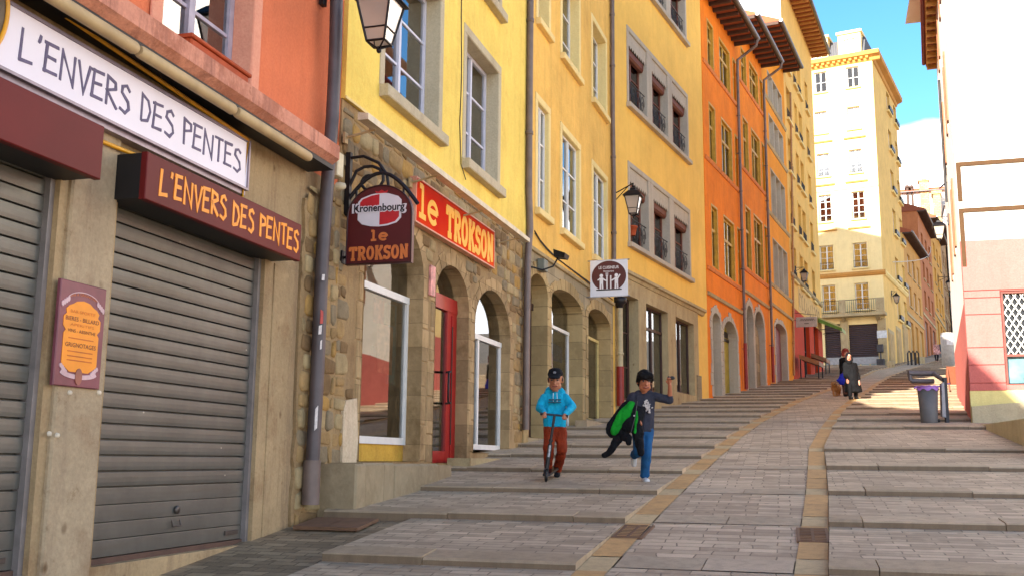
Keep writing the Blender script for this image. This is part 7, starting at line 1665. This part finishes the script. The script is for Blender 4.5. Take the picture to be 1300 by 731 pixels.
for x, dy in ((1065,.14), (1068,.18)): b += [(D(x,494,dy), D(x-.6,497,dy-.06), .055, .036), (D(x-.6,497,dy-.06), D(x+.6,499,dy+.04), .034, .028), (D(x+.6,499,dy+.04), D(x,501.6,dy), .028, .032)]
blob('body', b, FUR, t, .009, 1, fold=.06, fsize=.03)
m = MB(); m.ball(D(1055.4,488.4,-.395), .018); 
for dx in (-1.2, 1.2): m.ball(D(1056.3+dx,486.8,-.30), .012)
part('face', m, BLACKP, t)
# far walkers
def far_walker(label, px, py, top, c_top, c_leg, hair, dress=False):
    r = ground_hit(px, py); f = Frame((r.x, r.y), 90); s = 1.68/ (py-top)
    def J(x, y, dy=0.0): return (x*s, dy, r.z+(py-y)*s)
    t = thing('person', label, 'person', f, (0, 0, r.z), 'walkers far up the street'); H = py-top; y = lambda k: py-H*k
    hp, q = head(J(0, y(.935)), 1.0); b = hp+[(J(0,y(.87)), J(0,y(.82)), .05, .07), (J(0,y(.78)), J(0,y(.55)), (.15,.1,.08), (.15,.11,.08))]
    for k in (-1, 1): b += [(J(k*H*.05,y(.5)), J(k*H*.05,y(.28),-.06*k), .08, .055), (J(k*H*.05,y(.28),-.06*k), J(k*H*.05,y(.05),.05*k), .055, .04), (J(k*H*.05,y(.04),.05*k), J(k*H*.055,y(.015),.05*k-.16), .04, .035), (J(k*H*.11,y(.8)), J(k*H*.14,y(.62)), .05, .04), (J(k*H*.14,y(.62)), J(k*H*.13,y(.46),-.1), .04, .028)]+hand(J(k*H*.13,y(.46),-.1), J(k*H*.13,y(.4),-.12), (0,-.6,-1), k)
    blob('body', b, skin((190,130,104)), t, .016, 2)
    c = [(J(0,y(.80)), J(0,y(.55)), (.19,.13,.07), (.18,.13,.08))]+([(J(0,y(.55)), J(0,y(.36)), (.18,.13,.08), (.24,.17,.02))] if dress else [])
    for k in (-1, 1): c += [(J(k*H*.11,y(.8)), J(k*H*.14,y(.62)), .08, .065), (J(k*H*.14,y(.62)), J(k*H*.13,y(.48),-.09), .065, .05)]
    blob('top', c, c_top, t, .016, 3)
    c = [(J(0,y(.53)), J(0,y(.5)), (.165,.12,.05), (.165,.12,.05))]
    for k in (-1, 1): c += [(J(k*H*.05,y(.5)), J(k*H*.05,y(.28),-.06*k), .10, .075), (J(k*H*.05,y(.28),-.06*k), J(k*H*.05,y(.07),.05*k), .075, .055)]
    blob('trousers', c, c_leg, t, .016, 3)
    blob('hair', [(q(0,.025,.045), q(0,.045,-.03), (.088,.098,.082), (.088,.075,.08))], hair, t, .014, 2); face(t, q, 1.0)
far_walker('distant walker in a white and red coat at the top of the steps', 1189.5, 459, 435, cloth('white_red_coat', (206,150,140), .9), cloth('dark_leggings', (40,34,38)), plain('auburn_hair', (128,38,24)), True)
far_walker('distant walker in blue jeans and a dark top beside the concrete post', 1197.5, 458, 434, cloth('teal_dark_top', (44,60,70), .4), cloth('blue_jeans', (34,84,128)), plain('dark_hair', (28,20,16)))

# ================= sky, sun, camera
ROLLSIGN = 1; EXPOSURE = 1.72
SUN = Vector((-.6, -.8, .40)).normalized(); el = math.asin(SUN.z); az = math.atan2(SUN.x, SUN.y)
w = bpy.data.worlds.new('World'); scn.world = w; w.use_nodes = True; nt = w.node_tree; bg = nt.nodes['Background']
sky = nt.nodes.new('ShaderNodeTexSky'); sky.sky_type = 'NISHITA'; sky.sun_disc = False; sky.sun_elevation = el; sky.sun_rotation = az; sky.air_density = 1.0; sky.dust_density = .4; sky.ozone_density = 2.0
bg.inputs['Strength'].default_value = SKY_STRENGTH = .12
tc = nt.nodes.new('ShaderNodeTexCoord'); mp = nt.nodes.new('ShaderNodeMapping'); mp.inputs['Scale'].default_value = (1.0, 1.0, 2.2); nt.links.new(tc.outputs['Generated'], mp.inputs[0])
nz = nt.nodes.new('ShaderNodeTexNoise'); nz.inputs['Scale'].default_value = 2.6; nz.inputs['Detail'].default_value = 7; nz.inputs['Roughness'].default_value = .55; nt.links.new(mp.outputs[0], nz.inputs['Vector'])
sep = nt.nodes.new('ShaderNodeSeparateXYZ'); nt.links.new(tc.outputs['Generated'], sep.inputs[0])
mr = nt.nodes.new('ShaderNodeMapRange'); mr.inputs['From Min'].default_value = .40; mr.inputs['From Max'].default_value = .20; mr.inputs['To Min'].default_value = -.35; mr.inputs['To Max'].default_value = .45; nt.links.new(sep.outputs['Z'], mr.inputs['Value'])
ad = nt.nodes.new('ShaderNodeMath'); ad.operation = 'ADD'; nt.links.new(nz.outputs['Fac'], ad.inputs[0]); nt.links.new(mr.outputs[0], ad.inputs[1])
rp_ = nt.nodes.new('ShaderNodeValToRGB'); rp_.color_ramp.elements[0].position = .52; rp_.color_ramp.elements[1].position = .66; nt.links.new(ad.outputs[0], rp_.inputs[0])
hs = nt.nodes.new('ShaderNodeHueSaturation'); hs.inputs['Saturation'].default_value = 1.3; hs.inputs['Value'].default_value = .92; nt.links.new(sky.outputs[0], hs.inputs['Color'])
mx = nt.nodes.new('ShaderNodeMix'); mx.data_type = 'RGBA'; nt.links.new(rp_.outputs[0], mx.inputs[0]); nt.links.new(hs.outputs[0], mx.inputs[6]); mx.inputs[7].default_value = (9, 9.1, 9.3, 1); nt.links.new(mx.outputs[2], bg.inputs['Color'])
L = bpy.data.lights.new('sun', 'SUN'); L.energy = 5.0; L.angle = math.radians(.5); L.color = (1, .93, .82); so_ = bpy.data.objects.new('sun', L); COL.objects.link(so_)
so_.rotation_euler = SUN.to_track_quat('Z', 'Y').to_euler()
cam = bpy.data.cameras.new('camera'); co = bpy.data.objects.new('camera', cam); COL.objects.link(co); scn.camera = co
cam.sensor_width = 36; cam.lens = 36*FOC/1300; cam.clip_start = .05; cam.clip_end = 3000
co.matrix_world = Matrix.Rotation(math.pi/2+TILT, 4, 'X') @ Matrix.Rotation(ROLL*ROLLSIGN, 4, 'Z')
scn.view_settings.view_transform = 'Standard'; scn.view_settings.look = 'None'; scn.view_settings.exposure = EXPOSURE; scn.view_settings.gamma = 1
scn.cycles.use_denoising = True; scn.cycles.max_bounces = 8; scn.cycles.diffuse_bounces = 4; scn.cycles.sample_clamp_indirect = 8; scn.cycles.transparent_max_bounces = 16
